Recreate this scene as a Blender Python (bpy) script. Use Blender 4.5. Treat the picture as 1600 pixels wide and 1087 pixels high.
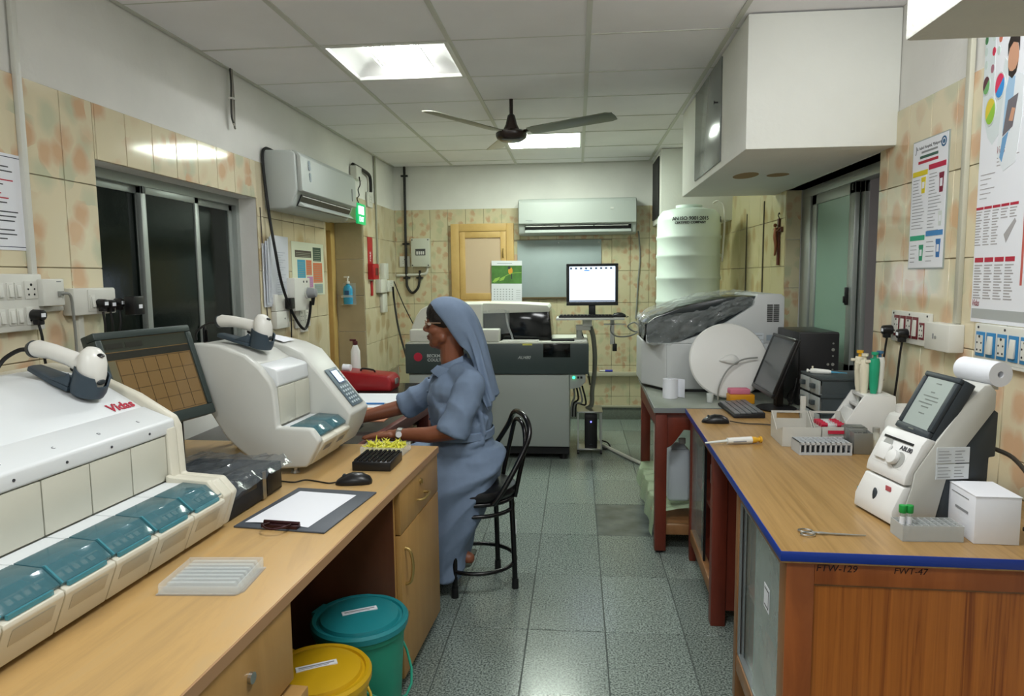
import bpy, bmesh, math, random
from mathutils import Vector, Matrix, Euler
random.seed(7)
for o in list(bpy.data.objects): bpy.data.objects.remove(o)
S = bpy.context.scene
COL = S.collection
PI = math.pi
# ------------------------------------------------------------------ camera, world, lamps, exposure
EYE = 1.35
cd = bpy.data.cameras.new('camera'); cam = bpy.data.objects.new('camera', cd); COL.objects.link(cam)
_yaw, _pitch, _roll, _f = 0.0942349, 0.1022339, 0.0106325, 1083.3
fw = Vector((-math.sin(_yaw)*math.cos(_pitch), math.cos(_yaw)*math.cos(_pitch), -math.sin(_pitch)))
rt = Vector((math.cos(_yaw), math.sin(_yaw), 0)); dn = fw.cross(rt)
r2 = math.cos(_roll)*rt + math.sin(_roll)*dn; d2 = -math.sin(_roll)*rt + math.cos(_roll)*dn
Rm = Matrix((r2, -d2, -fw)).transposed()
cam.matrix_world = Matrix.Translation((0, 0, EYE)) @ Rm.to_4x4()
cd.sensor_width = 36; cd.sensor_fit = 'HORIZONTAL'; cd.lens = _f/1600*36; cd.clip_start = .05
S.camera = cam
w = bpy.data.worlds.new('world'); S.world = w; w.use_nodes = True
w.node_tree.nodes['Background'].inputs[0].default_value = (.8, .85, .8, 1); w.node_tree.nodes['Background'].inputs[1].default_value = .06
S.view_settings.view_transform = 'Standard'; S.view_settings.look = 'None'
S.view_settings.exposure = 0.68; S.view_settings.gamma = 1; S.view_settings.use_curve_mapping = False
def lamp(name, loc, size, power, color, rot=(0, 0, 0)):
    l = bpy.data.lights.new(name, 'AREA'); l.shape = 'RECTANGLE'; l.size, l.size_y = size; l.energy = power; l.color = color
    o = bpy.data.objects.new(name, l); COL.objects.link(o); o.location = loc; o.rotation_euler = rot; return o
NEUT = (.97, 1, 1.0); 
lamp('front_fixture_lamp', (-.858, 3.41, 2.441), (.23, .38), 19, NEUT)
# the rear fitting is its own lit diffuser, further down
lamp('fixture_lamp_behind', (.12, 1.45, 2.375), (.56, .5), 15, NEUT)
lamp('batten_lamp_on_near_loft', (.98, 1.675, 2.16), (.50, .07), 2.9, NEUT, (PI/2, 0, 0))
lamp('fixture_lamp_far_behind', (-.6, -.4, 2.37), (.56, .5), 17, NEUT)
lamp('side_room_lamp', (2.1, 3.8, 2.3), (.4, .4), 9, (1, .97, .95))
# ------------------------------------------------------------------ materials
def s2l(c):
    if isinstance(c, str):
        c = c.lstrip('#'); c = [int(c[i:i+2], 16)/255 for i in (0, 2, 4)]
    return tuple((x/12.92 if x <= .04045 else ((x+.055)/1.055)**2.4) for x in c)+(1,)
MATS = {}
def mat(name, col, rough=.5, metal=0, emit=None, es=1, trans=0, alpha=1, bump=0, bscale=80, var=0, vscale=6, coat=0, ior=1.45, spec=.5):
    if name in MATS: return MATS[name]
    m = bpy.data.materials.new(name); m.use_nodes = True; N = m.node_tree.nodes; L = m.node_tree.links
    b = N['Principled BSDF']; b.inputs['Base Color'].default_value = s2l(col); b.inputs['Roughness'].default_value = rough
    b.inputs['Metallic'].default_value = metal; b.inputs['IOR'].default_value = ior; b.inputs['Specular IOR Level'].default_value = spec
    if trans: b.inputs['Transmission Weight'].default_value = trans
    if alpha < 1: b.inputs['Alpha'].default_value = alpha
    if coat: b.inputs['Coat Weight'].default_value = coat; b.inputs['Coat Roughness'].default_value = .08
    if emit: b.inputs['Emission Color'].default_value = s2l(emit); b.inputs['Emission Strength'].default_value = es
    if bump or var:
        g = N.new('ShaderNodeNewGeometry')
    if var:
        n = N.new('ShaderNodeTexNoise'); n.inputs['Scale'].default_value = vscale; n.inputs['Detail'].default_value = 5
        L.new(g.outputs['Position'], n.inputs['Vector'])
        r = N.new('ShaderNodeValToRGB'); c = s2l(col)
        r.color_ramp.elements[0].position = .3; r.color_ramp.elements[1].position = .7
        r.color_ramp.elements[0].color = tuple(x*(1-var) for x in c[:3])+(1,); r.color_ramp.elements[1].color = tuple(min(1, x*(1+var)) for x in c[:3])+(1,)
        L.new(n.outputs[0], r.inputs[0]); L.new(r.outputs[0], b.inputs['Base Color'])
    if bump:
        n2 = N.new('ShaderNodeTexNoise'); n2.inputs['Scale'].default_value = bscale; n2.inputs['Detail'].default_value = 4
        L.new(g.outputs['Position'], n2.inputs['Vector'])
        bp = N.new('ShaderNodeBump'); bp.inputs['Strength'].default_value = bump; bp.inputs['Distance'].default_value = .004
        L.new(n2.outputs[0], bp.inputs['Height']); L.new(bp.outputs[0], b.inputs['Normal'])
    MATS[name] = m; return m
def wood(name, c1, c2, scale, rough=.4, c3=None, mix=.5, coat=0):
    """stretched noise grain; scale is the noise frequency along object x, y, z"""
    if name in MATS: return MATS[name]
    m = mat(name, c1, rough, coat=coat); N = m.node_tree.nodes; L = m.node_tree.links; b = N['Principled BSDF']
    t = N.new('ShaderNodeTexCoord'); mp = N.new('ShaderNodeMapping'); mp.inputs['Scale'].default_value = scale
    L.new(t.outputs['Object'], mp.inputs['Vector'])
    n = N.new('ShaderNodeTexNoise'); n.inputs['Scale'].default_value = 1; n.inputs['Detail'].default_value = 6; n.inputs['Roughness'].default_value = .65; n.inputs['Distortion'].default_value = .6
    L.new(mp.outputs[0], n.inputs['Vector'])
    r = N.new('ShaderNodeValToRGB'); e = r.color_ramp.elements
    e[0].position = .33; e[0].color = s2l(c2); e[1].position = .66; e[1].color = s2l(c1)
    if c3: k = e.new(mix); k.color = s2l(c3)
    L.new(n.outputs[0], r.inputs[0]); L.new(r.outputs[0], b.inputs['Base Color'])
    return m
def tile_mat(name, base, blob1, blob2, rough=.1, sx=11, dens=.5):
    m = mat(name, base, rough); N = m.node_tree.nodes; L = m.node_tree.links; b = N['Principled BSDF']
    g = N.new('ShaderNodeNewGeometry')
    def blobs(seed, scale, keep):
        mp = N.new('ShaderNodeMapping'); mp.inputs['Location'].default_value = (seed, seed*1.7, seed*.6); mp.inputs['Scale'].default_value = (1, 1, .85)
        L.new(g.outputs['Position'], mp.inputs['Vector'])
        n = N.new('ShaderNodeTexNoise'); n.inputs['Scale'].default_value = scale*1.3; n.inputs['Detail'].default_value = 2; L.new(mp.outputs[0], n.inputs['Vector'])
        ad = N.new('ShaderNodeVectorMath'); ad.operation = 'MULTIPLY_ADD'; ad.inputs[1].default_value = (.045, .045, .045); L.new(n.outputs['Color'], ad.inputs[0]); L.new(mp.outputs[0], ad.inputs[2])
        v = N.new('ShaderNodeTexVoronoi'); v.inputs['Scale'].default_value = scale; v.inputs['Randomness'].default_value = .8; L.new(ad.outputs[0], v.inputs['Vector'])
        sp = N.new('ShaderNodeSeparateColor'); L.new(v.outputs['Color'], sp.inputs[0])
        cs = N.new('ShaderNodeMapRange'); cs.inputs[1].default_value = 1-keep; cs.inputs[2].default_value = 1-keep*.4; L.new(sp.outputs[0], cs.inputs[0])
        ds = N.new('ShaderNodeMapRange'); ds.inputs[1].default_value = .62; ds.inputs[2].default_value = .30; L.new(v.outputs['Distance'], ds.inputs[0])
        mu = N.new('ShaderNodeMath'); mu.operation = 'MULTIPLY'; L.new(cs.outputs[0], mu.inputs[0]); L.new(ds.outputs[0], mu.inputs[1]); return mu
    a = blobs(3.1, sx, dens); c = blobs(9.4, sx*.8, .5)
    m1 = N.new('ShaderNodeMix'); m1.data_type = 'RGBA'; m1.inputs[6].default_value = s2l(base); m1.inputs[7].default_value = s2l(blob2)
    k1 = N.new('ShaderNodeMath'); k1.operation = 'MULTIPLY'; k1.inputs[1].default_value = .75; L.new(c.outputs[0], k1.inputs[0]); L.new(k1.outputs[0], m1.inputs[0])
    m2 = N.new('ShaderNodeMix'); m2.data_type = 'RGBA'; m2.inputs[7].default_value = s2l(blob1); L.new(m1.outputs[2], m2.inputs[6])
    k2 = N.new('ShaderNodeMath'); k2.operation = 'MULTIPLY'; k2.inputs[1].default_value = .9; L.new(a.outputs[0], k2.inputs[0]); L.new(k2.outputs[0], m2.inputs[0])
    L.new(m2.outputs[2], b.inputs['Base Color'])
    return m
def granite(name, c1, c2, rough):
    m = mat(name, c1, rough); N = m.node_tree.nodes; L = m.node_tree.links; b = N['Principled BSDF']
    g = N.new('ShaderNodeNewGeometry'); n = N.new('ShaderNodeTexNoise'); n.inputs['Scale'].default_value = 150; n.inputs['Detail'].default_value = 3; L.new(g.outputs['Position'], n.inputs['Vector'])
    r = N.new('ShaderNodeValToRGB'); e = r.color_ramp.elements; e[0].position = .36; e[0].color = s2l(c2); e[1].position = .62; e[1].color = s2l(c1); L.new(n.outputs[0], r.inputs[0])
    oi = N.new('ShaderNodeObjectInfo'); mr = N.new('ShaderNodeMapRange'); mr.inputs[3].default_value = .82; mr.inputs[4].default_value = 1.18; L.new(oi.outputs['Random'], mr.inputs[0])
    mx = N.new('ShaderNodeMix'); mx.data_type = 'RGBA'; mx.blend_type = 'MULTIPLY'; mx.inputs[0].default_value = 1
    L.new(r.outputs[0], mx.inputs[6]); L.new(mr.outputs[0], mx.inputs[7]); L.new(mx.outputs[2], b.inputs['Base Color'])
    n3 = N.new('ShaderNodeTexNoise'); n3.inputs['Scale'].default_value = 14; L.new(g.outputs['Position'], n3.inputs['Vector'])
    m3 = N.new('ShaderNodeMapRange'); m3.inputs[3].default_value = rough*.7; m3.inputs[4].default_value = rough*1.4; L.new(n3.outputs[0], m3.inputs[0]); L.new(m3.outputs[0], b.inputs['Roughness'])
    return m
# ------------------------------------------------------------------ mesh builder
class MB:
    def __init__(s): s.v = []; s.f = []; s.m = []
    def add(s, vs, fs, mi=0):
        k = len(s.v); s.v += [tuple(p) for p in vs]; s.f += [tuple(i+k for i in f) for f in fs]; s.m += [mi]*len(fs); return s
    def box(s, x0, x1, y0, y1, z0, z1, mi=0):
        return s.add([(x0, y0, z0), (x1, y0, z0), (x1, y1, z0), (x0, y1, z0), (x0, y0, z1), (x1, y0, z1), (x1, y1, z1), (x0, y1, z1)],
                     [(3, 2, 1, 0), (4, 5, 6, 7), (0, 1, 5, 4), (1, 2, 6, 5), (2, 3, 7, 6), (3, 0, 4, 7)], mi)
    def cyl(s, p0, p1, r0, r1=None, n=14, mi=0, cap=True):
        r1 = r0 if r1 is None else r1; p0 = Vector(p0); p1 = Vector(p1); d = (p1-p0).normalized(); a = d.orthogonal().normalized(); b = d.cross(a)
        vs = []
        for p, r in ((p0, r0), (p1, r1)): vs += [p+r*(math.cos(t)*a+math.sin(t)*b) for t in (2*PI*i/n for i in range(n))]
        fs = [(i, (i+1) % n, n+(i+1) % n, n+i) for i in range(n)]
        if cap: fs += [tuple(range(n-1, -1, -1)), tuple(range(n, 2*n))]
        return s.add(vs, fs, mi)
    def tube(s, pts, r, n=8, mi=0, closed=False, sm=0):
        if sm: pts = spline(pts, sm, closed)
        P = [Vector(p) for p in pts]; m = len(P); vs = []; prev = None
        for i, p in enumerate(P):
            t = (P[(i+1) % m]-P[i-1]) if closed else (P[min(i+1, m-1)]-P[max(i-1, 0)])
            t.normalize()
            a = t.orthogonal().normalized() if prev is None else (prev-t*prev.dot(t)).normalized()
            prev = a; b = t.cross(a); rr = lerpl(r, i/(m-1)) if isinstance(r, (list, tuple)) else r
            vs += [p+rr*(math.cos(2*PI*k/n)*a+math.sin(2*PI*k/n)*b) for k in range(n)]
        fs = []
        for i in range(m if closed else m-1):
            j = (i+1) % m
            fs += [(i*n+k, i*n+(k+1) % n, j*n+(k+1) % n, j*n+k) for k in range(n)]
        if not closed: fs += [tuple(range(n-1, -1, -1)), tuple(range((m-1)*n, m*n))]
        return s.add(vs, fs, mi)
    def lathe(s, prof, c=(0, 0, 0), n=24, mi=0, axis='z', sx=1, sy=1):
        vs = []; k = len(prof)
        for i in range(n):
            t = 2*PI*i/n
            for r, z in prof:
                p = (r*math.cos(t)*sx, r*math.sin(t)*sy, z)
                if axis == 'x': p = (p[2], p[0], p[1])
                if axis == 'y': p = (p[0], -p[2], p[1])
                vs.append((p[0]+c[0], p[1]+c[1], p[2]+c[2]))
        fs = [(i*k+j, ((i+1) % n)*k+j, ((i+1) % n)*k+j+1, i*k+j+1) for i in range(n) for j in range(k-1)]
        return s.add(vs, fs, mi)
    def prism(s, poly, axis, a0, a1, mi=0):
        """poly in the plane normal to axis: x:(y,z) y:(x,z) z:(x,y)"""
        def P(p, a): return {'x': (a, p[0], p[1]), 'y': (p[0], a, p[1]), 'z': (p[0], p[1], a)}[axis]
        n = len(poly); vs = [P(p, a0) for p in poly]+[P(p, a1) for p in poly]
        return s.add(vs, [tuple(range(n-1, -1, -1)), tuple(range(n, 2*n))]+[(i, (i+1) % n, n+(i+1) % n, n+i) for i in range(n)], mi)
    def ball(s, c, r, n=12, mi=0):
        rx, ry, rz = (r, r, r) if not isinstance(r, (tuple, list)) else r
        k = n//2; prof = [(math.sin(PI*j/k), -math.cos(PI*j/k)) for j in range(k+1)]; prof[0] = (.001, -1); prof[-1] = (.001, 1)
        t = MB().lathe(prof, n=n)
        return s.add([(c[0]+x*rx, c[1]+y*ry, c[2]+z*rz) for x, y, z in t.v], t.f, mi)
    def loft(s, rings, mi=0, cap=True, closed=True):
        n = len(rings[0]); vs = [p for r in rings for p in r]; fs = []
        for i in range(len(rings)-1):
            fs += [(i*n+k, i*n+(k+1) % n, (i+1)*n+(k+1) % n, (i+1)*n+k) for k in range(n if closed else n-1)]
        if cap and closed: fs += [tuple(range(n-1, -1, -1)), tuple(range((len(rings)-1)*n, len(rings)*n))]
        return s.add(vs, fs, mi)
    def grid(s, fn, nu, nv, mi=0):
        return s.add([fn(i/nu, j/nv) for i in range(nu+1) for j in range(nv+1)],
                     [(i*(nv+1)+j, (i+1)*(nv+1)+j, (i+1)*(nv+1)+j+1, i*(nv+1)+j+1) for i in range(nu) for j in range(nv)], mi)
    def tf(s, M):
        s.v = [tuple(M @ Vector(p)) for p in s.v]; return s
    def join(s, o, mi=None):
        k = len(s.v); s.v += o.v; s.f += [tuple(i+k for i in f) for f in o.f]; s.m += (o.m if mi is None else [mi]*len(o.m)); return s
def lerpl(l, t):
    x = t*(len(l)-1); k = min(int(x), len(l)-2); return l[k]+(l[k+1]-l[k])*(x-k)
def spline(pts, k, closed=False):
    P = [Vector(p) for p in pts]; m = len(P); out = []
    for i in range(m if closed else m-1):
        a, b, c, d = (P[i-1] if closed or i else P[0]), P[i], P[(i+1) % m], (P[(i+2) % m] if closed or i+2 < m else P[-1])
        for j in range(k):
            t = j/k; out.append(.5*((2*b)+(c-a)*t+(2*a-5*b+4*c-d)*t*t+(3*b-a-3*c+d)*t**3))
    if not closed: out.append(P[-1])
    return out
def TR(loc=(0, 0, 0), rot=(0, 0, 0)): return Matrix.Translation(loc) @ Euler(rot).to_matrix().to_4x4()
def mesh(name, mb, mats, bev=0, seg=2, smooth=True, off=None, fix=True):
    me = bpy.data.meshes.new(name)
    vs = mb.v if off is None else [(p[0]-off[0], p[1]-off[1], p[2]-off[2]) for p in mb.v]
    me.from_pydata(vs, [], mb.f)
    for m in (mats if isinstance(mats, (list, tuple)) else [mats]): me.materials.append(m)
    me.polygons.foreach_set('material_index', mb.m)
    bm = bmesh.new(); bm.from_mesh(me)
    if fix: bmesh.ops.recalc_face_normals(bm, faces=bm.faces[:])
    if bev:
        es = [e for e in bm.edges if len(e.link_faces) == 2 and e.calc_face_angle(0) > .5]
        if es: bmesh.ops.bevel(bm, geom=es, offset=bev, segments=seg, affect='EDGES', profile=.5, clamp_overlap=True)
    bm.to_mesh(me); bm.free()
    if smooth:
        me.polygons.foreach_set('use_smooth', [True]*len(me.polygons)); me.set_sharp_from_angle(angle=math.radians(38))
    return me
def link(name, me, parent=None, loc=(0, 0, 0), rot=(0, 0, 0)):
    o = bpy.data.objects.new(name, me); COL.objects.link(o); o.location = loc; o.rotation_euler = rot
    if parent is not None: o.parent = parent
    return o
def obj(name, mb, mats, parent=None, loc=(0, 0, 0), rot=(0, 0, 0), bev=0, seg=2, off=None, smooth=True, label=None, fix=True):
    o = link(name, mesh(name, mb, mats, bev, seg, smooth, off, fix), parent, loc, rot)
    if label: o['label'] = label
    return o
def tag(o, label, cat, group=None):
    o['label'] = label; o['category'] = cat
    if group: o['group'] = group
    return o
def thing(name, label, cat, loc=(0, 0, 0), rz=0, group=None, rot=None):
    o = bpy.data.objects.new(name, None); COL.objects.link(o); o.location = loc; o.rotation_euler = rot or (0, 0, rz); o.empty_display_size = .05
    return tag(o, label, cat, group)
def one(name, label, cat, mb, mats, loc=(0, 0, 0), rz=0, group=None, rot=None, **k):
    return tag(obj(name, mb, mats, None, loc, rot or (0, 0, rz), **k), label, cat, group)
def struct(name, mb, mats, **k):
    o = obj(name, mb, mats, **k); o['kind'] = 'structure'; return o
def text(body, size, m, parent=None, loc=(0, 0, 0), rot=(0, 0, 0), name='lettering', align='CENTER', ext=.0006, sx=1, shear=0, bold=0):
    c = bpy.data.curves.new(name, 'FONT'); c.body = body; c.size = size; c.align_x = align; c.align_y = 'CENTER'; c.extrude = ext; c.shear = shear; c.resolution_u = 3; c.offset = bold
    t = bpy.data.objects.new(name, c); COL.objects.link(t)
    bpy.context.view_layer.update()
    me = bpy.data.meshes.new_from_object(t.evaluated_get(bpy.context.evaluated_depsgraph_get()))
    bpy.data.objects.remove(t); bpy.data.curves.remove(c)
    me.materials.clear(); me.materials.append(m)
    o = link(name, me, parent, loc, rot); o.scale = (sx, 1, 1); return o
def copy_tree(o, parent=None):
    c = o.copy(); COL.objects.link(c)
    if parent is not None: c.parent = parent
    for ch in o.children: copy_tree(ch, c)
    return c
# faces of walls: rotations that make text / flat prints read on them
ON_LEFT = (PI/2, 0, PI/2)      # on a surface facing +x
ON_RIGHT = (PI/2, 0, -PI/2)    # on a surface facing -x
ON_BACK = (PI/2, 0, 0)         # on a surface facing -y
# ------------------------------------------------------------------ palette
PLASTER = mat('plaster', '#e3e2dd', .85, bump=.25, bscale=45, var=.05, vscale=3)
PLASTER2 = mat('rough_plaster', '#dcdcd4', .9, bump=.6, bscale=60, var=.03)
WHITE = mat('white_plastic', '#dcdcd8', .35)
OFFW = mat('offwhite_plastic', '#d6d5ca', .4)
GREYW = mat('grey_white_plastic', '#c9cac4', .4)
BLACK = mat('black_plastic', '#141416', .35)
BLACKM = mat('black_matt', '#1b1b1d', .6)
CABLE = mat('black_cable', '#0e0e0f', .5)
GCABLE = mat('grey_cable', '#8f918c', .5)
STEEL = mat('steel', '#b9bab8', .28, 1)
ALU = mat('aluminium', '#aab0b2', .35, .75)
DARKG = mat('dark_grey_plastic', '#2f363a', .42)
PAPER = mat('paper', '#e6e8ee', .7)
INK = mat('print_grey', '#8d8f92', .7)
INKD = mat('print_dark', '#3c3d42', .7)
RED = mat('red_plastic', '#9c1420', .35)
REDINK = mat('red_print', '#b2203a', .6)
GLASSD = mat('dark_glass', '#0b1210', .08, spec=.35)
CLEAR = mat('clear_plastic', '#eef4f4', .08, alpha=.28)
FROST = mat('frosted_plastic', '#d8dad6', .3, alpha=.72)
# ------------------------------------------------------------------ the room
XL, XR, YB, ZC, YF = -1.72, 1.265, 6.52, 2.385, -1.6
TILE = tile_mat('floral_wall_tile', '#ded3b4', '#d2ab88', '#bfc4a8', .09, sx=12, dens=.62)
TILE_B = tile_mat('floral_back_tile', '#d0c6a4', '#c4a080', '#b8ba98', .12, sx=19, dens=.5)
MARBLE_T = tile_mat('pale_marble_tile', '#cfc4a6', '#b7a37f', '#bfb795', .12, sx=7, dens=.35)
GROUT = mat('grout', '#a59a82', .8)
TOPZ = 1.985; RH = .2945; TW = .17
_tc = {}
def slab_tile(w_, h_, m, t=.006):
    k = (round(w_, 3), round(h_, 3), m.name)
    if k not in _tc:
        _tc[k] = mesh('tile', MB().box(-w_/2, w_/2, -h_/2, h_/2, 0, t), m, bev=.0015, seg=1)
    return _tc[k]
def cut(rects, hole):
    out = []
    for a0, a1, b0, b1 in rects:
        c0, c1, e0, e1 = hole
        if c1 <= a0 or c0 >= a1 or e1 <= b0 or e0 >= b1: out.append((a0, a1, b0, b1)); continue
        if b0 < e0: out.append((a0, a1, b0, e0))
        if e1 < b1: out.append((a0, a1, e1, b1))
        lo, hi = max(b0, e0), min(b1, e1)
        if a0 < c0: out.append((a0, c0, lo, hi))
        if c1 < a1: out.append((c1, a1, lo, hi))
    return out
def tiles(wall, place, a_lo, a_hi, z_lo, m, holes=(), a_ref=0, top=TOPZ, tw=TW, rh=RH):
    """place(a, z) -> (location, rotation); cells of tw x rh below top, cut round the holes"""
    i = math.floor((a_lo-a_ref)/tw)
    while a_ref+i*tw < a_hi:
        a0, a1 = max(a_lo, a_ref+i*tw), min(a_hi, a_ref+(i+1)*tw); i += 1
        if a1-a0 < .012: continue
        z1 = top
        while z1 > z_lo+.01:
            z0 = max(z1-rh, z_lo); rs = [(a0, a1, z0, z1)]
            for h in holes: rs = cut(rs, h)
            for r in rs:
                if r[1]-r[0] < .012 or r[3]-r[2] < .012: continue
                loc, rot = place((r[0]+r[1])/2, (r[2]+r[3])/2)
                link('tile', slab_tile(r[1]-r[0]-.003, r[3]-r[2]-.003, m), wall, loc, rot)
            z1 -= rh
def wall_boxes(mb, fixed, a0, a1, z0, z1, holes):
    for r in [q for q in _cutall([(a0, a1, z0, z1)], holes)]: fixed(mb, r)
def _cutall(rs, holes):
    for h in holes: rs = cut(rs, h)
    return rs
# left wall with the window and the door opening
WIN_L = (2.39, 3.655, .86, 1.785); DOOR_L = (4.68, 5.53, 0, 1.80)
mb = MB(); wall_boxes(mb, lambda q, r: q.box(XL-.32, XL-.006, r[0], r[1], r[2], r[3]), YF, YB+.3, 0, ZC+.2, [WIN_L, DOOR_L])
wl = struct('wall_left', mb, PLASTER, smooth=False)
obj('grout_bed', MB().box(0, .0015, 1.0, 2.39, .6, TOPZ).box(0, .0015, 3.655, 4.68, .3, TOPZ).box(0, .0015, 5.53, YB, .2, TOPZ).box(0, .0015, 2.39, 3.655, 1.785, TOPZ).box(0, .0015, 4.68, 5.53, 1.8, TOPZ), GROUT, wl, (XL-.006, 0, 0), smooth=False)
tiles(wl, lambda a, z: ((XL-.005, a, z), ON_LEFT), 1.3, 2.39, .75, TILE, (), .022)
tiles(wl, lambda a, z: ((XL-.005, a, z), ON_LEFT), 2.39, 3.655, 1.785, TILE, (), .022)
tiles(wl, lambda a, z: ((XL-.005, a, z), ON_LEFT), 3.655, 4.68, .7, MARBLE_T, (), .055)
tiles(wl, lambda a, z: ((XL-.005, a, z), ON_LEFT), 4.68, 5.53, 1.80, MARBLE_T, (), .055)
tiles(wl, lambda a, z: ((XL-.005, a, z), ON_LEFT), 5.53, YB, .5, MARBLE_T, (), .03)
# tiled reveal of the door opening, far side
tiles(wl, lambda a, z: ((a, 5.53-.0005, z), ON_BACK), XL-.235, XL-.004, .5, mat('marble_reveal', '#b5a88a', .2, var=.1, vscale=5), (), XL-.235, 1.80, .24)
# back wall
mb = MB().box(XL-.3, 1.6, YB+.006, YB+.25, 0, ZC+.2)
wb = struct('wall_back', mb, PLASTER, smooth=False)
obj('grout_bed', MB().box(XL, 1.45, YB+.0045, YB+.006, .1, TOPZ), GROUT, wb, smooth=False)
tiles(wb, lambda a, z: ((a, YB+.005, z), ON_BACK), XL, .72, .12, TILE_B, [(-1.16, -.60, 1.11, 1.83), (-.55, .22, 1.14, 1.68)], XL)
tiles(wb, lambda a, z: ((a, YB+.005, z), ON_BACK), .72, 1.42, 1.1, TILE_B, (), XL)
bb = struct('baseboard_back', MB().box(XL, .8, YB-.006, YB+.004, 0, .115), mat('granite_skirting', '#6f756c', .3, var=.15, vscale=60), bev=.002)
# right wall: near stretch, window, far stretch
WIN_R = (3.10, 4.42, .80, 1.853)
mb = MB(); wall_boxes(mb, lambda q, r: q.box(XR+.006, XR+.20, r[0], r[1], r[2], r[3]), YF, YB+.3, 0, ZC+.2, [WIN_R])
wr = struct('wall_right', mb, PLASTER, smooth=False)
obj('grout_bed', MB().box(XR+.0045, XR+.006, .8, 3.10, .6, TOPZ).box(XR+.0045, XR+.006, 4.42, YB, .6, TOPZ), GROUT, wr, smooth=False)
tiles(wr, lambda a, z: ((XR+.005, a, z), ON_RIGHT), 1.7, 3.10, .70, TILE, (), .3)
tiles(wr, lambda a, z: ((XR+.005, a, z), ON_RIGHT), 4.42, YB, .9, tile_mat('streaky_tile', '#cbc196', '#b59f6c', '#bdb585', .15, sx=9, dens=.4), (), 4.42, TOPZ, .30)
tiles(wr, lambda a, z: ((a, 4.42-.0005, z), ON_BACK), XR, XR+.09, .9, TILE_B, (), XR, 1.853, .14)
# front wall, behind the camera, so the room keeps its light
struct('wall_front', MB().box(XL-.3, 1.6, YF-.2, YF, 0, ZC+.2), PLASTER, smooth=False)
# floor
fl = struct('floor', MB().box(XL-.4, 2.9, YF-.2, YB+.3, -.12, -.004), mat('floor_bed', '#4c5450', .6), smooth=False)
G1 = granite('floor_granite', '#97a39b', '#464f4b', .2); G2 = mat('floor_marble', '#5e6663', .22, var=.35, vscale=9)
fx = [-.19+.2955*i for i in range(-6, 6)]; fy = [2.54+.5*i for i in range(-3, 9)]
_fm = {}
for i in range(len(fx)-1):
    for j in range(len(fy)-1):
        x0, x1, y0, y1 = max(fx[i], XL), min(fx[i+1], XR), fy[j], min(fy[j+1], YB)
        if x1-x0 < .03 or y1-y0 < .03: continue
        m = G2 if (abs(x0-.105) < .02 and abs(y0-3.54) < .02) else G1
        k = (round(x1-x0, 3), round(y1-y0, 3), m.name)
        if k not in _fm: _fm[k] = mesh('tile', MB().box(-(x1-x0)/2+.0019, (x1-x0)/2-.0019, -(y1-y0)/2+.0019, (y1-y0)/2-.0019, -.012, 0), m, bev=.0012, seg=1)
        link('tile', _fm[k], fl, ((x0+x1)/2, (y0+y1)/2, random.uniform(-.0008, .0004)))
# ceiling: slab, tee grid, lay-in tiles
cl = struct('ceiling', MB().box(XL-.4, 1.6, YF-.2, YB+.3, ZC+.20, ZC+.32), PLASTER, smooth=False)
CT = mat('ceiling_board', '#f0eef0', .9, bump=.15, bscale=120, var=.035, vscale=2.5); TEE = mat('tee_bar', '#c9c9c0', .5)
cx = [XL, -1.155, -.56, .05, .655, XR+.01]; cy = [6.52, 6.29, 5.75, 5.17, 4.70, 4.18, 3.69, 3.13, 2.58, 2.03, 1.48, .93, .38, -.17, -.72, -1.6]
_cm = {}
for i in range(5):
    for j in range(len(cy)-1):
        x0, x1, y1, y0 = cx[i], cx[i+1], cy[j], cy[j+1]
        if (i == 1 and j == 6) or (i == 2 and j == 2): continue          # the two lit fittings
        k = (i, round(y1-y0, 3))
        if k not in _cm: _cm[k] = mesh('ceiling_tile', MB().box(-(x1-x0)/2+.004, (x1-x0)/2-.004, -(y1-y0)/2+.004, (y1-y0)/2-.004, 0, .012), CT, bev=.001, seg=1)
        sag = random.uniform(-.004, .004)
        link('ceiling_tile', _cm[k], cl, ((x0+x1)/2, (y0+y1)/2, ZC+.001), (random.uniform(-.006, .006)+(.006 if i == 3 else 0), random.uniform(-.004, .004), 0))
for x in cx[1:-1]: obj('tee_bar', MB().box(x-.011, x+.011, YF, YB, ZC-.003, ZC+.03), TEE, cl, smooth=False)
for j, y in enumerate(cy[1:-1]): obj('tee_bar', MB().box(XL, XR, y-.004, y+.004, ZC-.001, ZC+.03), TEE, cl, smooth=False)
obj('wall_angle', MB().box(XL, XL+.02, YF, YB, ZC-.004, ZC+.02).box(XL, .66, YB-.02, YB, ZC-.004, ZC+.02), TEE, cl, smooth=False)
# lofts built out from the right wall
LF = mat('loft_plaster', '#e4e5de', .85, bump=.3, bscale=50, var=.03, vscale=3)
l1 = struct('trim_1', MB().box(.680, XR+.0049, 2.955, 4.67, 1.853, ZC-.004).box(XR-.001, XR+.11, 3.10, 4.42, 1.853, 1.95), LF, bev=.006)
l1['label'] = 'cream plaster loft box hanging over the right window'
obj('loft_shutter', MB().box(-.008, 0, 3.44, 4.15, 1.885, 2.365), mat('grey_laminate', '#7d8280', .16), l1, (.680, 0, 0), bev=.002)
obj('latch', MB().cyl((-.028, 3.50, 2.17), (-.006, 3.50, 2.17), .004).cyl((-.03, 3.50, 2.17), (-.026, 3.50, 2.17), .009), BLACK, l1, (.680, 0, 0))
mb = MB()
for x, y, a, b in ((.86, 3.72, .10, .06), (1.02, 3.72, .09, .035)): mb.lathe([(.001, 0), (1, 0)], (x, y, 1.8524), 18, sx=a*.6, sy=b*2)
obj('rust_stain', mb, mat('rust_stain', '#a58a62', .9), l1)
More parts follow.
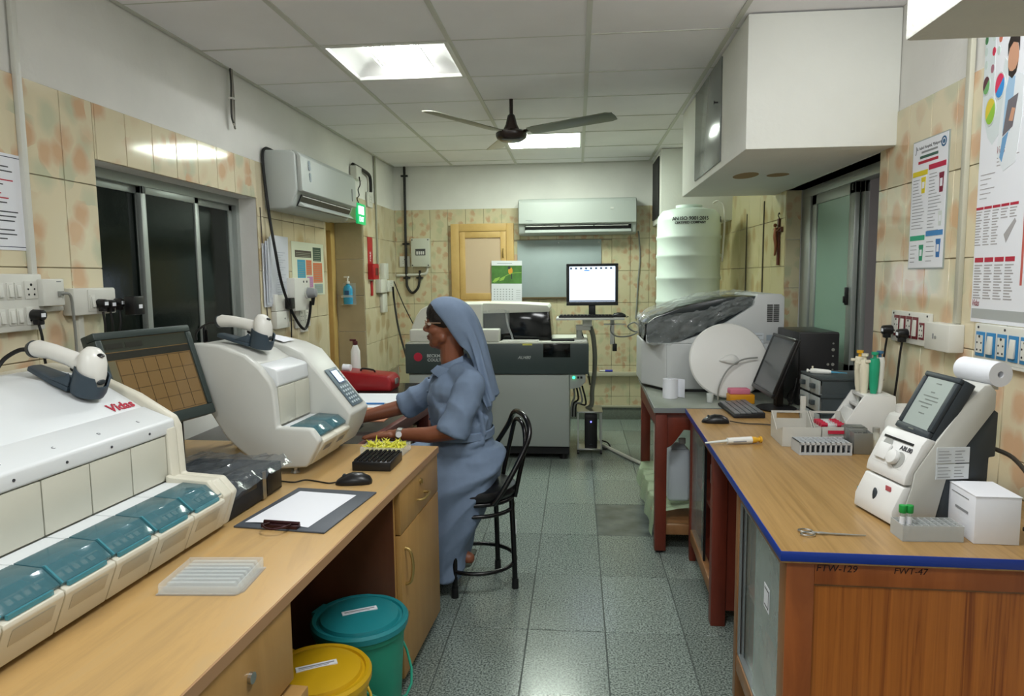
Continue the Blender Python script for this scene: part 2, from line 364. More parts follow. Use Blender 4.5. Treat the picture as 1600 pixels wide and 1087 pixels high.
l2 = struct('trim_2', MB().box(.715, XR+.0049, .2, 1.655, 1.853, ZC-.004), PLASTER2, bev=.008)
l2['label'] = 'rough white plaster loft overhead nearest the camera'
l3 = struct('trim_3', MB().box(.69, XR+.0049, 5.90, YB+.0049, 1.795, ZC-.004), LF, bev=.004)
l3['label'] = 'small plaster loft box in the far right corner'
obj('loft_shutter', MB().box(-.012, -.001, 6.02, 6.46, 1.84, 2.34), BLACKM, l3, (.69, 0, 0))
# left sliding window
FR = mat('window_aluminium', '#a9afab', .4, .55)
DG = mat('dark_window_glass', '#0d1512', .12, bump=.1, bscale=25, spec=.3)
w1 = struct('window_1', MB().box(-.05, 0, 2.39, 3.655, .86, .90).box(-.05, 0, 2.39, 3.655, 1.745, 1.785).box(-.05, 0, 2.39, 2.42, .9, 1.745).box(-.05, 0, 3.62, 3.655, .9, 1.745), FR, loc=(XL-.10, 0, 0), bev=.002)
for k, (y0, y1, dx) in enumerate(((2.42, 2.84, -.035), (2.80, 3.25, -.012), (3.215, 3.62, -.035))):
    s_ = obj('sash', MB().box(dx-.012, dx+.010, y0, y0+.035, .9, 1.745).box(dx-.012, dx+.010, y1-.035, y1, .9, 1.745).box(dx-.012, dx+.010, y0, y1, .9, .94).box(dx-.012, dx+.010, y0, y1, 1.715, 1.745), FR, w1, bev=.002)
    obj('pane', MB().box(dx-.003, dx+.003, y0+.034, y1-.034, .939, 1.716), DG, s_, smooth=False)
    if k == 1: obj('handle', MB().box(dx+.010, dx+.022, y1-.028, y1-.010, 1.03, 1.13).box(dx+.022, dx+.034, y1-.026, y1-.012, 1.05, 1.11), BLACK, s_, bev=.005)
    if k: obj('roller_cap', MB().box(dx+.010, dx+.016, y0+.005, y0+.02, 1.716, 1.745), BLACK, s_)
struct('trim_4', MB().box(XL-.36, XL-.31, 2.2, 3.9, .6, 2.0), BLACKM, smooth=False)['label'] = 'dark backing sheet added behind the left window for the night'  # added dark backing stands in for the night outside
# left door lining seen edge on
DW = wood('cream_painted_wood', '#c9a866', '#b8955a', (3, 3, 1.2), .5)
d1 = struct('door_1', MB().box(XL-.32, XL-.235, 5.43, 5.528, 0, 1.80).box(XL-.32, XL-.235, 4.682, 4.76, 0, 1.80).box(XL-.32, XL-.235, 4.76, 5.43, 1.73, 1.80), DW, bev=.004)
dl = obj('door_leaf', MB().box(XL-.31, XL-.27, 4.76, 5.43, .01, 1.73).box(XL-.272, XL-.262, 4.86, 5.33, .2, .8).box(XL-.272, XL-.262, 4.86, 5.33, .95, 1.6), DW, d1, bev=.004)
# right sliding window (partly open) and the side room behind it
w2 = struct('window_2', MB().box(0, .07, 3.10, 4.42, .80, .84).box(0, .07, 3.10, 4.42, 1.80, 1.853).box(0, .07, 4.27, 4.42, .84, 1.80).box(0, .07, 3.10, 3.115, .84, 1.80), FR, loc=(1.36, 0, 0), bev=.003)
FG = mat('green_frosted_glass', '#8fb3a0', .22, spec=.4)
def sash(dx, y0, y1, rails=.05):
    s_ = obj('sash', MB().box(dx, dx+.024, y0, y0+rails, .84, 1.80).box(dx, dx+.024, y1-rails, y1, .84, 1.80).box(dx, dx+.024, y0, y1, .84, .89).box(dx, dx+.024, y0, y1, 1.745, 1.80), FR, w2, bev=.002)
    obj('pane', MB().box(dx+.009, dx+.015, y0+rails-.001, y1-rails+.001, .889, 1.746), FG, s_, smooth=False); return s_
s_ = sash(.006, 3.62, 4.25, .07); obj('handle', MB().box(-.010, .007, 3.66, 3.675, 1.19, 1.28).box(-.018, -.008, 3.662, 3.673, 1.2, 1.235), BLACK, s_, bev=.004)
obj('roller_cap', MB().box(0, .007, 3.635, 3.655, 1.76, 1.79), BLACK, s_)
sash(.036, 3.58, 4.27)
wo = struct('wall_outer', MB().box(2.55, 2.65, 2.2, YB, 1.32, 2.6).box(1.48, 2.6, YB-.4, YB-.3, 0, 2.6), mat('outer_wall_paint', '#b9b4b4', .7), smooth=False)
obj('dado_band', MB().box(2.545, 2.555, 2.2, YB, 0, 1.36), mat('dado_paint', '#6f6a68', .6), wo, smooth=False)
obj('louvre', MB().box(2.52, 2.548, 4.4, 6.2, 2.08, 2.10).box(2.52, 2.548, 4.4, 6.2, 2.13, 2.15).box(2.52, 2.548, 4.4, 6.2, 2.18, 2.2), WHITE, wo)
# ------------------------------------------------------------------ left counter and what stands on it
DA = math.radians(2.94)
DL = (-.53, 2.56, 0); DT = .71
def at_d(u, v, wz=0):
    return (DL[0]+u*math.cos(DA)+v*math.sin(DA), DL[1]-u*math.sin(DA)+v*math.cos(DA), DT+wz)
BEECH = wood('beech_laminate', '#b5986a', '#a98a5b', (9, 1.2, 9), .38, '#bd9962')
BEECHV = wood('beech_laminate_upright', '#ae8750', '#9f7943', (9, 9, 1.1), .42)
KNEE_SHADE = wood('knee_shade_laminate', '#6a3f28', '#553020', (8, 8, 1), .45)  # darker copy of the counter wood, knee space shade put into the colour
EDGE = mat('brown_edge_band', '#a5805c', .5)
BRASS = mat('dull_brass', '#b09860', .35, .8)
d = thing('lab_counter', 'long beech laminate counter along the left wall with a drawer cupboard and open knee space', 'counter', DL, -DA)
obj('worktop', MB().box(-1.06, -.002, -2.35, 0, .687, DT), BEECH, d, bev=.002)
obj('edge_band', MB().box(-.002, .002, -2.35, 0, .685, DT-.001), EDGE, d)
pd = obj('pedestal', MB().box(-.52, -.022, -.018, 0, .05, .686).box(-.52, -.022, -.49, -.470, .05, .686).box(-.52, -.5, -.47, -.018, .05, .686).box(-.52, -.03, -.47, -.018, .05, .07).box(-.5, -.03, -.47, -.018, .525, .54), BEECHV, d, bev=.001)
for v in (-.06, -.43):
    for u in (-.07, -.45): obj('foot', MB().cyl((u, v, 0), (u, v, .05), .022, .017), BLACK, pd)
dr = obj('drawer', MB().box(-.022, -.004, -.474, -.002, .537, .683), BEECHV, d, bev=.002)
obj('handle', MB().tube([(-.004, -.285, .592), (.018, -.28, .594), (.024, -.24, .597), (.018, -.2, .594), (-.004, -.195, .592)], .0045, sm=3), BRASS, dr)
obj('lock', MB().cyl((-.004, -.24, .645), (.001, -.24, .645), .010).box(.001, .006, -.243, -.237, .638, .652), BRASS, dr)
do = obj('door', MB().box(-.022, -.004, -.474, -.002, .055, .533), BEECHV, d, bev=.002)
obj('handle', MB().tube([(-.004, -.435, .36), (.014, -.435, .37), (.022, -.435, .42), (.014, -.435, .47), (-.004, -.435, .48)], .0055, sm=4), BRASS, do)
obj('lock', MB().cyl((-.004, -.43, .255), (.002, -.43, .255), .009), BRASS, do)
obj('back_panel', MB().box(-.62, -.6, -1.24, -.47, .02, .686), KNEE_SHADE, d)
obj('side_panel', MB().box(-.62, -.022, -.494, -.4902, .03, .686), KNEE_SHADE, d)
p2 = obj('pedestal', MB().box(-.62, -.022, -1.24, -1.222, .03, .686).box(-.62, -.022, -2.35, -2.33, .03, .686).box(-.62, -.60, -2.33, -1.24, .03, .686).box(-.6, -.03, -2.33, -1.24, .03, .05), BEECHV, d, bev=.001)
dr = obj('drawer', MB().box(-.022, -.004, -1.78, -1.224, .51, .683), BEECHV, d, bev=.002)
obj('lock', MB().cyl((-.004, -1.395, .615), (.003, -1.395, .615), .011), STEEL, dr)
obj('drawer', MB().box(-.06, .028, -1.78, -1.226, .30, .498), BEECHV, d, bev=.002)
obj('drawer', MB().box(-.022, -.004, -1.78, -1.224, .06, .292), BEECHV, d, bev=.002)
obj('drawer', MB().box(-.022, -.004, -2.33, -1.79, .06, .683), BEECHV, d, bev=.002)
# pedal-less lidded buckets in the knee space
def bucket(name, label, c1, c2, x, y, r, h, ang):
    t = thing(name, label, 'bin', (x, y, 0), ang, 'lidded plastic buckets under the counter')
    bm_ = mat(name+'_body', c1, .4); lm_ = mat(name+'_lid', c2, .42)
    obj('pail', MB().lathe([(.001, .004), (r*.78, .004), (r*.80, 0), (r*.81, .01), (r*.95, h-.03), (r*.99, h-.03), (r*.99, h-.005), (r*.94, h-.005), (r*.93, h-.02), (r*.77, .02), (.001, .02)], n=40), bm_, t)
    obj('lid', MB().lathe([(r*1.0, h-.012), (r*1.04, h-.012), (r*1.045, h+.004), (r*1.0, h+.012), (r*.93, h+.010), (r*.91, h+.004), (r*.86, h+.004), (r*.83, h+.014), (r*.6, h+.022), (.001, h+.026)], n=48).box(-.03, .03, r*1.0, r*1.10, h-.005, h+.008), lm_, t)
    obj('bail_handle', MB().tube([(r*1.02, 0, h-.05)]+[(r*1.06*math.cos(a), -r*1.10*math.sin(a), h-.05-.16*math.sin(a)) for a in [PI*k/10 for k in range(1, 10)]]+[(-r*1.02, 0, h-.05)], .004), bm_, t)
    sl = obj('label_strip', MB().box(-.052, .052, -.011, .011, h+.0235, h+.0262), PAPER, t, rot=(0, 0, .5-ang))
    obj('print', MB().box(-.045, .045, -.001, .004, h+.0262, h+.0266).box(-.045, .03, -.006, -.004, h+.0262, h+.0266), INK, sl)
bucket('teal_bin', 'teal lidded bucket behind the yellow one under the counter', '#1f8a70', '#1d7f86', -.65, 1.935, .138, .335, 1.3)
bucket('yellow_bin', 'yellow lidded bucket under the counter at the bottom edge of the photo', '#c9a51c', '#c99f14', -.672, 1.645, .134, .33, 1.0)
# immunoassay analyser with a row of teal lids
AN = mat('analyser_white', '#dfe3e5', .38); ANB = mat('analyser_beige', '#d3cfbf', .42); ANP = mat('analyser_panel', '#c9c8ba', .45); TEAL = mat('teal_window', '#4a7680', .1, alpha=.72); TEALE = mat('teal_edge', '#4f98a6', .15, alpha=.7)
t = thing('immunoassay_analyser', 'large white bench analyser with a row of teal lids filling the left foreground', 'analyser', (DL[0], DL[1], DT), -DA)
cap = [(-.96, .02), (-.96, .40), (-.80, .428), (-.70, .415), (-.62, .380), (-.55, .350), (-.51, .326), (-.455, .294), (-.443, .27), (-.438, .145), (-.331, .139), (-.298, .101), (-.328, .012)]
obj('end_panel', MB().prism(cap, 'y', -.931, -.902), ANB, t, bev=.007, seg=3)
obj('end_panel', MB().prism([p for p in cap if p[0] > -.47 and p[1] < .28]+[(-.455, .012), (-.455, .27)], 'y', -.965, -.9312), ANB, t, bev=.004)
obj('end_panel', MB().prism([(-.445, .155), (-.433, .150), (-.333, .144), (-.303, .104), (-.322, .062), (-.345, .09), (-.36, .122), (-.445, .127)], 'y', -.982, -.965), ANB, t, bev=.003)
V0 = -1.78
top = [(-.95, .02), (-.95, .395), (-.80, .415), (-.70, .402), (-.62, .368), (-.53, .318), (-.53, .02)]
obj('body', MB().prism(top, 'y', V0, -.9315), AN, t, bev=.004)
obj('front_flap', MB().prism([(-.5295, .30), (-.5295, .321), (-.450, .291), (-.446, .286), (-.446, .257), (-.455, .252), (-.462, .252), (-.462, .27)], 'y', V0, -.932), AN, t, bev=.003)
obj('inner_frame', MB().box(-.53, -.458, V0, -.967, .02, .262).box(-.458, -.335, V0, -.967, .02, .118), GREYW, t)
vs = [-.965-.1285*k for k in range(7)]
for k in range(6):
    a, b = vs[k+1]+.0015, vs[k]-.0015
    obj('reaction_door', MB().box(-.4575, -.449, a, b, .140, .2515), ANP, t, bev=.0015)
    obj('shelf', MB().prism([(-.4485, .137), (-.400, .137), (-.400, .125), (-.4485, .125)], 'y', a, b), AN, t)
    li = obj('lid', MB().prism([(-.3995, .120), (-.3995, .140), (-.338, .136), (-.305, .108), (-.309, .100), (-.345, .122)], 'y', a, b), TEAL, t, bev=.0015)
    obj('rim', MB().prism([(-.342, .1375), (-.337, .1385), (-.303, .109), (-.306, .106)], 'y', a, a+.004).box(-.306, -.300, a+.012, b-.02, .099, .107), TEALE, li)
    fr_ = obj('drawer_front', MB().prism([(-.34, .105), (-.309, .100), (-.298, .096), (-.297, .088), (-.327, .014), (-.36, .014)], 'y', a, b), ANB, t, bev=.002)
    obj('grip', MB().prism([(-.3005, .077), (-.2995, .079), (-.3115, .050), (-.3135, .050)], 'y', a+.018, b-.018), mat('grip_beige', '#bdb8a8', .5), fr_, bev=.001)  # grip in a darker beige than the drawer front
    lt = 'EDCBA'[k] if k < 5 else ' '
    if lt != ' ': text(lt, .011, INK, t, (-.475, (a+b)/2, .3010), (.36, 0, PI/2), ext=.0005)
    obj('screw', MB().cyl((-.447, (a+b)/2, .272), (-.4445, (a+b)/2, .272), .003), INKD, t)
    for m_ in (.25, .5, .75): pass
for k in range(5):
    mb = MB()
    for q in range(5): mb.prism([(-.332, .116), (-.312, .099), (-.316, .097), (-.335, .113)], 'y', vs[k+1]+.02+q*.019, vs[k+1]+.032+q*.019)
    obj('sample_strips', mb, OFFW, t)['kind'] = 'stuff'
text('Vidas', .040, REDINK, t, (-.550, -.99, .3307), (.507, 0, PI/2), ext=.0006, shear=.3, bold=.0008)
for v in (-1.0, -1.7): obj('foot', MB().cyl((-.42, v, 0), (-.42, v, .021), .015), BLACK, t)
for v in (-1.0, -1.7): obj('foot', MB().cyl((-.9, v, 0), (-.9, v, .021), .015), BLACK, t)
# compact analyser with keypad
t = thing('compact_analyser', 'smaller white bench analyser with keypad and lit display at the counter end', 'analyser', (DL[0], DL[1], DT), -DA)
side = [(-.87, .40), (-.78, .428), (-.69, .434), (-.62, .426), (-.53, .395), (-.48, .353), (-.445, .308), (-.434, .28), (-.428, .157), (-.312, .154), (-.281, .114), (-.330, .026), (-.43, .018), (-.50, .032), (-.565, .079), (-.61, .12), (-.66, .20), (-.75, .25), (-.87, .26)]
obj('side_panel', MB().prism(side, 'y', -.434, -.398), GREYW, t, bev=.009, seg=3)
bodyp = [(-.87, .39), (-.78, .418), (-.69, .424), (-.62, .415), (-.55, .392), (-.50, .362), (-.50, .05), (-.56, .09), (-.66, .2), (-.75, .25), (-.87, .26)]
obj('body', MB().prism(bodyp, 'y', -.3985, -.165), GREYW, t, bev=.004)
obj('front_flap', MB().prism([(-.499, .362), (-.445, .345), (-.436, .338), (-.432, .292), (-.438, .285), (-.499, .285)], 'y', -.3985, -.168), AN, t, bev=.004)
obj('inner_frame', MB().box(-.499, -.44, -.3985, -.165, .03, .286).box(-.44, -.33, -.3985, -.165, .03, .135), GREYW, t)
for a, b in ((-.398, -.285), (-.282, -.170)):
    obj('reaction_door', MB().box(-.4395, -.431, a, b, .158, .284), ANP, t, bev=.0015)
    obj('shelf', MB().box(-.4305, -.400, a, b, .135, .152), AN, t)
    obj('lid', MB().prism([(-.3995, .135), (-.3995, .156), (-.325, .152), (-.295, .128), (-.299, .118), (-.333, .138)], 'y', a, b), TEAL, t, bev=.0015)
    fr_ = obj('drawer_front', MB().prism([(-.335, .12), (-.299, .117), (-.283, .110), (-.281, .102), (-.328, .028), (-.35, .028)], 'y', a, b), ANB, t, bev=.002)
    obj('grip', MB().prism([(-.2905, .084), (-.2895, .086), (-.3, .069), (-.302, .069)], 'y', a+.03, b-.03), INK, fr_)
kp = [(-.87, .39), (-.78, .418), (-.69, .424), (-.60, .418), (-.52, .400), (-.458, .372), (-.40, .302), (-.278, .150), (-.30, .085), (-.335, .026), (-.43, .018), (-.56, .09), (-.66, .2), (-.87, .26)]
obj('keypad_housing', MB().prism(kp, 'y', -.1645, .018), GREYW, t, bev=.008, seg=3)
sl_ = math.atan2(.302-.150, -.278+.40)                     # slope of the keypad face
kb = obj('keypad', MB().box(-.085, .085, -.052, .052, 0, .003), mat('keypad_blue_grey', '#5d6e78', .4), t, (-.344, -.062, .2365), (0, sl_, 0), bev=.002)
obj('display', MB().box(-.078, -.012, -.024, .034, .003, .005), mat('display_frame', '#2b3f66', .3), kb)
obj('display_glow', MB().box(-.070, -.020, -.018, .028, .005, .0056), mat('display_lit', '#cfe6ff', .3, emit='#bfe0ff', es=1.2), kb)
mb = MB()
for i in range(5):
    for j in range(4): mb.cyl((.002+i*.017, -.036+j*.02, .003), (.002+i*.017, -.036+j*.02, .0055), .005, n=8)
for i in range(4): mb.cyl((-.07+i*.017, .043, .003), (-.07+i*.017, .043, .0055), .004, n=8)
obj('keys', mb, mat('key_grey', '#c5d0d6', .4), kb)
obj('paper_slip', MB().grid(lambda a, b: (-.70+.16*a, -.135+.09*b, .4285+.012*math.sin(a*3)-.02*a), 8, 1), PAPER, t)
for v in (-.40, -.03):
    obj('foot', MB().cyl((-.385, v, .006), (-.385, v, .03), .007).cyl((-.385, v, 0), (-.385, v, .008), .016, .011), STEEL, t)
    obj('foot', MB().cyl((-.80, v, 0), (-.80, v, .262), .016), BLACK, t)
# handheld scanners in their cradles
SCW = mat('scanner_white', '#e2e1db', .32)
def scanner(label, loc, rz, tilt):
    t = thing('barcode_scanner', label, 'scanner', loc, group='handheld scanners on the analysers', rot=(0, tilt, rz))
    h = obj('handle', MB().tube([(-.156, 0, .050), (-.146, 0, .056), (-.105, 0, .064), (-.055, 0, .067), (-.012, 0, .066)], [.019, .0215, .0195, .0195, .023], n=18), SCW, t)
    obj('collar', MB().cyl((-.163, 0, .046), (-.154, 0, .0515), .0195, .0225, n=18), DARKG, h)
    hd = MB()
    rings = []
    for k, (z, rx, ry, cx_) in enumerate(((.012, .018, .024, .020), (.03, .026, .031, .018), (.055, .031, .035, .012), (.08, .031, .034, .007), (.100, .026, .029, .003), (.112, .015, .017, 0), (.115, .006, .007, 0))):
        rings.append([(cx_+rx*math.cos(2*PI*i/20), ry*math.sin(2*PI*i/20), z) for i in range(20)])
    obj('head', hd.loft(rings), SCW, t)
    obj('badge', MB().ball((.0435, 0, .042), (.004, .014, .007)), DARKG, t); obj('window', MB().ball((.022, 0, .104), (.011, .010, .004)), BLACK, t)
    obj('trigger', MB().ball((-.035, 0, .043), (.013, .007, .006)), BLACK, t)
    ell = lambda rx, ry, z, lift=0: [(.014+rx*math.cos(2*PI*i/28), ry*math.sin(2*PI*i/28), z+(lift*(1-math.cos(2*PI*i/28))/2 if lift > 0 else 0)-(.020 if lift and abs(math.cos(2*PI*i/28)-1) < .12 else 0)) for i in range(28)]
    cup = MB().loft([ell(.036, .036, 0), ell(.040, .040, .012), ell(.041, .041, .052, .012), ell(.036, .037, .052, .012), ell(.034, .036, .012)])
    sm = MB(); sm.prism([(-.145, -.020), (-.148, 0), (-.145, .020), (-.06, .034), (-.012, .036), (-.012, -.036), (-.06, -.034)], 'z', 0, .013)
    for s2 in (-1, 1): sm.prism([(-.07, .013), (-.028, .036), (-.022, .046), (-.012, .036), (-.012, .013)], 'y', s2*.033-.003, s2*.033+.003)
    obj('cradle', cup, mat('cradle_slate', '#36444f', .45), t); obj('cradle_tongue', sm, mat('cradle_slate', '#36444f', .45), t, bev=.003)
    return t
s1 = scanner('white handheld scanner in slate cradle on the large foreground analyser', at_d(-.617, -1.03, .3735), -DA-.05, .36)
scanner('white handheld scanner in slate cradle on top of the smaller analyser', at_d(-.558, -.295, .409), -DA-.05, .24)
one('scanner_cord', 'black cord curling from the foreground scanner to the wall', 'cord', MB().tube([at_d(-.745, -1.022, .470), at_d(-.785, -1.02, .474), at_d(-.82, -1.03, .455), at_d(-.828, -1.05, .43), at_d(-.82, -1.07, .414)], .0055, sm=5), CABLE)
one('scanner_cord', 'thin black cord looping behind the scanner on the smaller analyser', 'cord', MB().tube([at_d(-.706, -.288, .490), at_d(-.745, -.285, .488), at_d(-.79, -.28, .46), at_d(-.80, -.27, .43)], .004, sm=5), CABLE)
# touchscreen on its stand
t = thing('touchscreen_monitor', 'dark touchscreen monitor with amber grid display between the two analysers', 'monitor', (-1.258, 1.969, 1.064), rot=(-.316, 0, 1.359))
MONF = mat('monitor_slate', '#2f3a38', .4)
W2, H2 = .18, .15
obj('bezel', MB().box(-W2, W2, 0, .032, H2-.022, H2).box(-W2, W2, 0, .032, -H2, -H2+.034).box(-W2, -W2+.022, 0, .032, -H2+.034, H2-.022).box(W2-.022, W2, 0, .032, -H2+.034, H2-.022).box(-W2, W2, .03, .05, -H2, H2), MONF, t, bev=.004)
sc = obj('screen', MB().box(-W2+.0225, W2-.0225, .006, .0295, -H2+.0345, H2-.0225), mat('amber_screen', '#4a3c26', .2, emit='#8a6d43', es=.27), t)
mb = MB()
for k in range(7): mb.box(-.128+k*.047, -.1268+k*.047, .0052, .006, -.112, .062)
for k in range(5): mb.box(-.128, .155, .0052, .006, -.112+k*.0435, -.1108+k*.0435)
obj('grid_lines', mb, mat('screen_line', '#3a2d1c', .3), sc)
obj('header', MB().box(-.157, .157, .0055, .0062, .09, .127), mat('screen_slate', '#34382f', .3), sc); obj('menu_bar', MB().box(-.157, .157, .0052, .006, .066, .088).box(-.15, -.09, .0046, .0055, .099, .115).box(-.08, -.02, .0046, .0055, .099, .115), mat('screen_dark', '#2a2a24', .3), sc)
obj('sidebar', MB().box(-.157, -.131, .0052, .006, -.112, .064), mat('screen_grey', '#55503c', .3, emit='#55503c', es=.3), sc)
Mi = TR((-1.258, 1.969, 1.064), (-.316, 0, 1.359)).inverted(); pb = Mi.inverted() @ Vector((0, .085, -.03))
obj('stand', MB().box(-.04, .04, .05, .10, -.06, .04).cyl((0, .085, -.03), Mi @ Vector((pb.x, pb.y, .722)), .02).join(MB().lathe([(.001, 0), (.09, 0), (.09, .008), (.02, .014), (.001, .014)], (pb.x, pb.y, .7105)).tf(Mi)), MONF, t)
# desktop computer under plastic
t = thing('desktop_computer', 'black desktop computer lying flat between the analysers', 'computer', (DL[0], DL[1], DT), -DA)
obj('case', MB().box(-.62, -.345, -.875, -.575, .004, .088), BLACKM, t, bev=.003)
obj('front_trim', MB().box(-.3455, -.340, -.70, -.68, .006, .086), STEEL, t)
obj('drive_bay', MB().box(-.346, -.342, -.85, -.73, .05, .08).box(-.346, -.342, -.67, -.585, .012, .08), BLACK, t, bev=.001)
random.seed(3)
def crumple(x0, x1, y0, y1, z, amp, nu, nv, drop=0):
    H = [[random.uniform(-amp, amp) for _ in range(nv+1)] for _ in range(nu+1)]
    return lambda a, b: (x0+(x1-x0)*a, y0+(y1-y0)*b, z+H[round(a*nu)][round(b*nv)]-drop*max(0, a-.93)*14)
PLAST = mat('crumpled_plastic', '#596066', .12, alpha=.55, bump=.5, bscale=22, spec=.8)
one('plastic_sheet', 'crumpled clear plastic sheet over the black desktop computer', 'plastic sheet', MB().grid(crumple(-.63, -.318, -.895, -.555, .100, .007, 22, 16, .022), 22, 16), PLAST, (DL[0], DL[1], DT), -DA, fix=False)
# clipboard, sheet, mouse, trays, tip racks
CB = mat('clipboard_slate', '#4a5058', .5)
t = thing('clipboard', 'dark slate clipboard with a metal clip lying on the counter', 'clipboard', at_d(-.175, -.75), -DA-.06)
obj('board', MB().box(-.128, .128, -.168, .168, 0, .005), CB, t, bev=.002)
cm = mat('clip_maroon', '#3a1c20', .35, .5)
obj('clip', MB().box(-.05, .05, -.166, -.145, .005, .014).tube([(-.03, -.158, .015), (-.03, -.19, .02), (0, -.205, .018), (.03, -.19, .02), (.03, -.158, .015)], .003, sm=4).tube([(-.05, -.15, .016), (.05, -.15, .016)], .005), cm, t, bev=.001)
one('paper_sheet', 'blank white sheet clipped on the slate clipboard', 'paper', MB().grid(lambda a, b: (-.10+.185*a, -.142+.272*b, .0056+.004*(1-b)*math.sin(a*PI)), 6, 6), PAPER, at_d(-.183, -.75), -DA-.10, fix=False)
def mouse(name, label, loc, rz, cord):
    t = thing(name, label, 'mouse', loc, rz)
    rings = []
    for x, wy, h in ((-.055, .012, .010), (-.048, .024, .022), (-.025, .031, .034), (.005, .031, .036), (.035, .028, .026), (.052, .018, .014), (.058, .006, .006)):
        rings.append([(x, wy*math.cos(a), max(.0, h*(.25+.75*math.sin(a))) if math.sin(a) >= 0 else 0) for a in [2*PI*i/14 for i in range(14)]])
    obj('shell', MB().loft(rings), BLACK, t)
    obj('wheel', MB().cyl((.03, -.004, .0262), (.03, .004, .0262), .006), DARKG, t)
    obj('cord', MB().tube(cord, .0022, n=6, sm=6), CABLE, t)
mouse('computer_mouse', 'black wired mouse on the left counter beyond the clipboard', at_d(-.142, -.50), PI-DA+.25, [(.056, 0, .006), (.08, -.004, .003), (.12, -.03, .003), (.16, -.05, .003), (.19, -.03, .003), (.235, -.045, .004)])
t = thing('blister_tray', 'clear ribbed plastic blister tray on the near counter', 'tray', at_d(-.182, -1.215), -DA+.12)
mb = MB().loft([[(-.095, -.075, 0), (.095, -.075, 0), (.095, .075, 0), (-.095, .075, 0)], [(-.09, -.07, .010), (.09, -.07, .010), (.09, .07, .010), (-.09, .07, .010)]])
obj('flange', MB().prism([(-.088, -.068), (.075, -.068), (.088, -.05), (.088, .068), (-.075, .068), (-.088, .05)], 'z', 0, .003), CLEAR, t)
mb = MB()
for k in range(7): mb.loft([[(-.078, -.058+k*.018, .003), (.078, -.058+k*.018, .003), (.078, -.045+k*.018, .003), (-.078, -.045+k*.018, .003)], [(-.07, -.056+k*.018, .022), (.07, -.056+k*.018, .022), (.07, -.047+k*.018, .022), (-.07, -.047+k*.018, .022)]])
obj('rib', mb, CLEAR, t); t.children[-1]['kind'] = 'stuff'
obj('wall', MB().box(-.083, .083, .066, .068, .003, .026).box(-.083, .083, -.068, -.066, .003, .02).box(.081, .083, -.066, .066, .003, .024).box(-.083, -.081, -.066, .066, .003, .024), CLEAR, t, bev=.001)
t = thing('tip_rack', 'black pipette tip rack of small wells on the counter', 'rack', at_d(-.138, -.29), -DA+.04)
obj('body', MB().box(-.066, .066, -.075, .075, 0, .032), BLACK, t, bev=.003)
mb = MB()
for i in range(8):
    for j in range(12):
        x, y = -.056+i*.016, -.066+j*.012
        mb.lathe([(.0052, .032), (.0052, .038), (.0038, .038), (.0038, .033), (.0001, .033)], (x, y, 0), 8)
wl_ = obj('wells', mb, mat('black_wells', '#1c1c1f', .25), t); wl_['kind'] = 'stuff'
t = thing('tip_box', 'clear box heaped with yellow pipette tips behind the black rack', 'box', at_d(-.168, -.115), -DA)
obj('tray', MB().box(-.08, .08, -.05, .05, 0, .004).box(-.08, .08, -.05, -.048, .004, .03).box(-.08, .08, .048, .05, .004, .03).box(-.08, -.078, -.048, .048, .004, .03).box(.078, .08, -.048, .048, .004, .03), CLEAR, t)
mb = MB(); random.seed(5)
for k in range(210):
    x, y, z = random.uniform(-.07, .068), random.uniform(-.042, .042), random.uniform(.008, .034)
    dv = Vector((random.uniform(-1, 1), random.uniform(-1, 1), random.uniform(-.2, .7))).normalized()*.028
    z2 = max(.006, z+dv.z); mb.cyl((x, y, z), (max(-.075, min(.075, x+dv.x)), max(-.046, min(.046, y+dv.y)), z2), .0032, .0008, n=5)
tp = obj('tips', mb, mat('yellow_tip', '#e3e04a', .3, alpha=.9), t); tp['kind'] = 'stuff'
# low table beyond the counter
RW = wood('red_brown_wood', '#6b2f28', '#51211c', (7, 7, 1.2), .4)
t = thing('writing_table', 'low dark table with red-brown edge in the corner beyond the counter', 'table', (0, 0, 0))
obj('tabletop', MB().prism([(-1.70, 2.66), (-.918, 2.66), (-.835, 3.68), (-.80, 4.45), (-1.70, 4.45)], 'z', .63, .66), mat('dark_table_top', '#3a3633', .15), t, bev=.002)
obj('edge_strip', MB().prism([(-.9175, 2.66), (-.885, 2.66), (-.800, 3.68), (-.765, 4.45), (-.7995, 4.45), (-.8345, 3.68)], 'z', .615, .668), mat('maroon_edge', '#6b3a3a', .4), t, bev=.003)
for x, y in ((-.905, 2.70), (-.83, 3.66), (-.82, 4.40), (-1.66, 2.72), (-1.66, 4.40)): obj('leg', MB().box(x-.028, x+.028, y-.028, y+.028, 0, .63), RW, t, bev=.003)
obj('shelf', MB().box(-1.6, -.9, 3.3, 4.38, .40, .42).box(-1.6, -.9, 4.36, 4.38, .42, .63), RW, t)
one('carton', 'pale carton with a pink card under the low table', 'carton', MB().box(-1.25, -.93, 3.5, 3.9, .42, .50), mat('pale_carton', '#b8ab90', .7), bev=.003)
one('folder', 'pinkish folder lying on the carton under the low table', 'folder', MB().box(-1.24, -.94, 3.47, 3.85, .50, .512), mat('salmon_card', '#c79a83', .7), bev=.002)
t = thing('red_case', 'long red hard case against the wall beyond the counter', 'case', (-1.30, 4.20, .66))
obj('body', MB().prism([(-.17, 0), (.17, 0), (.175, .06), (.15, .095), (-.165, .125), (-.178, .06)], 'y', -.10, .10), mat('case_red', '#8e1218', .32), t, bev=.012, seg=3)
obj('latch', MB().box(.172, .182, -.03, .03, .035, .07), STEEL, t, bev=.002)
obj('handle', MB().tube([(-.05, 0, .112), (-.04, 0, .128), (.03, 0, .12), (.04, 0, .103)], .006, sm=3), BLACK, t)
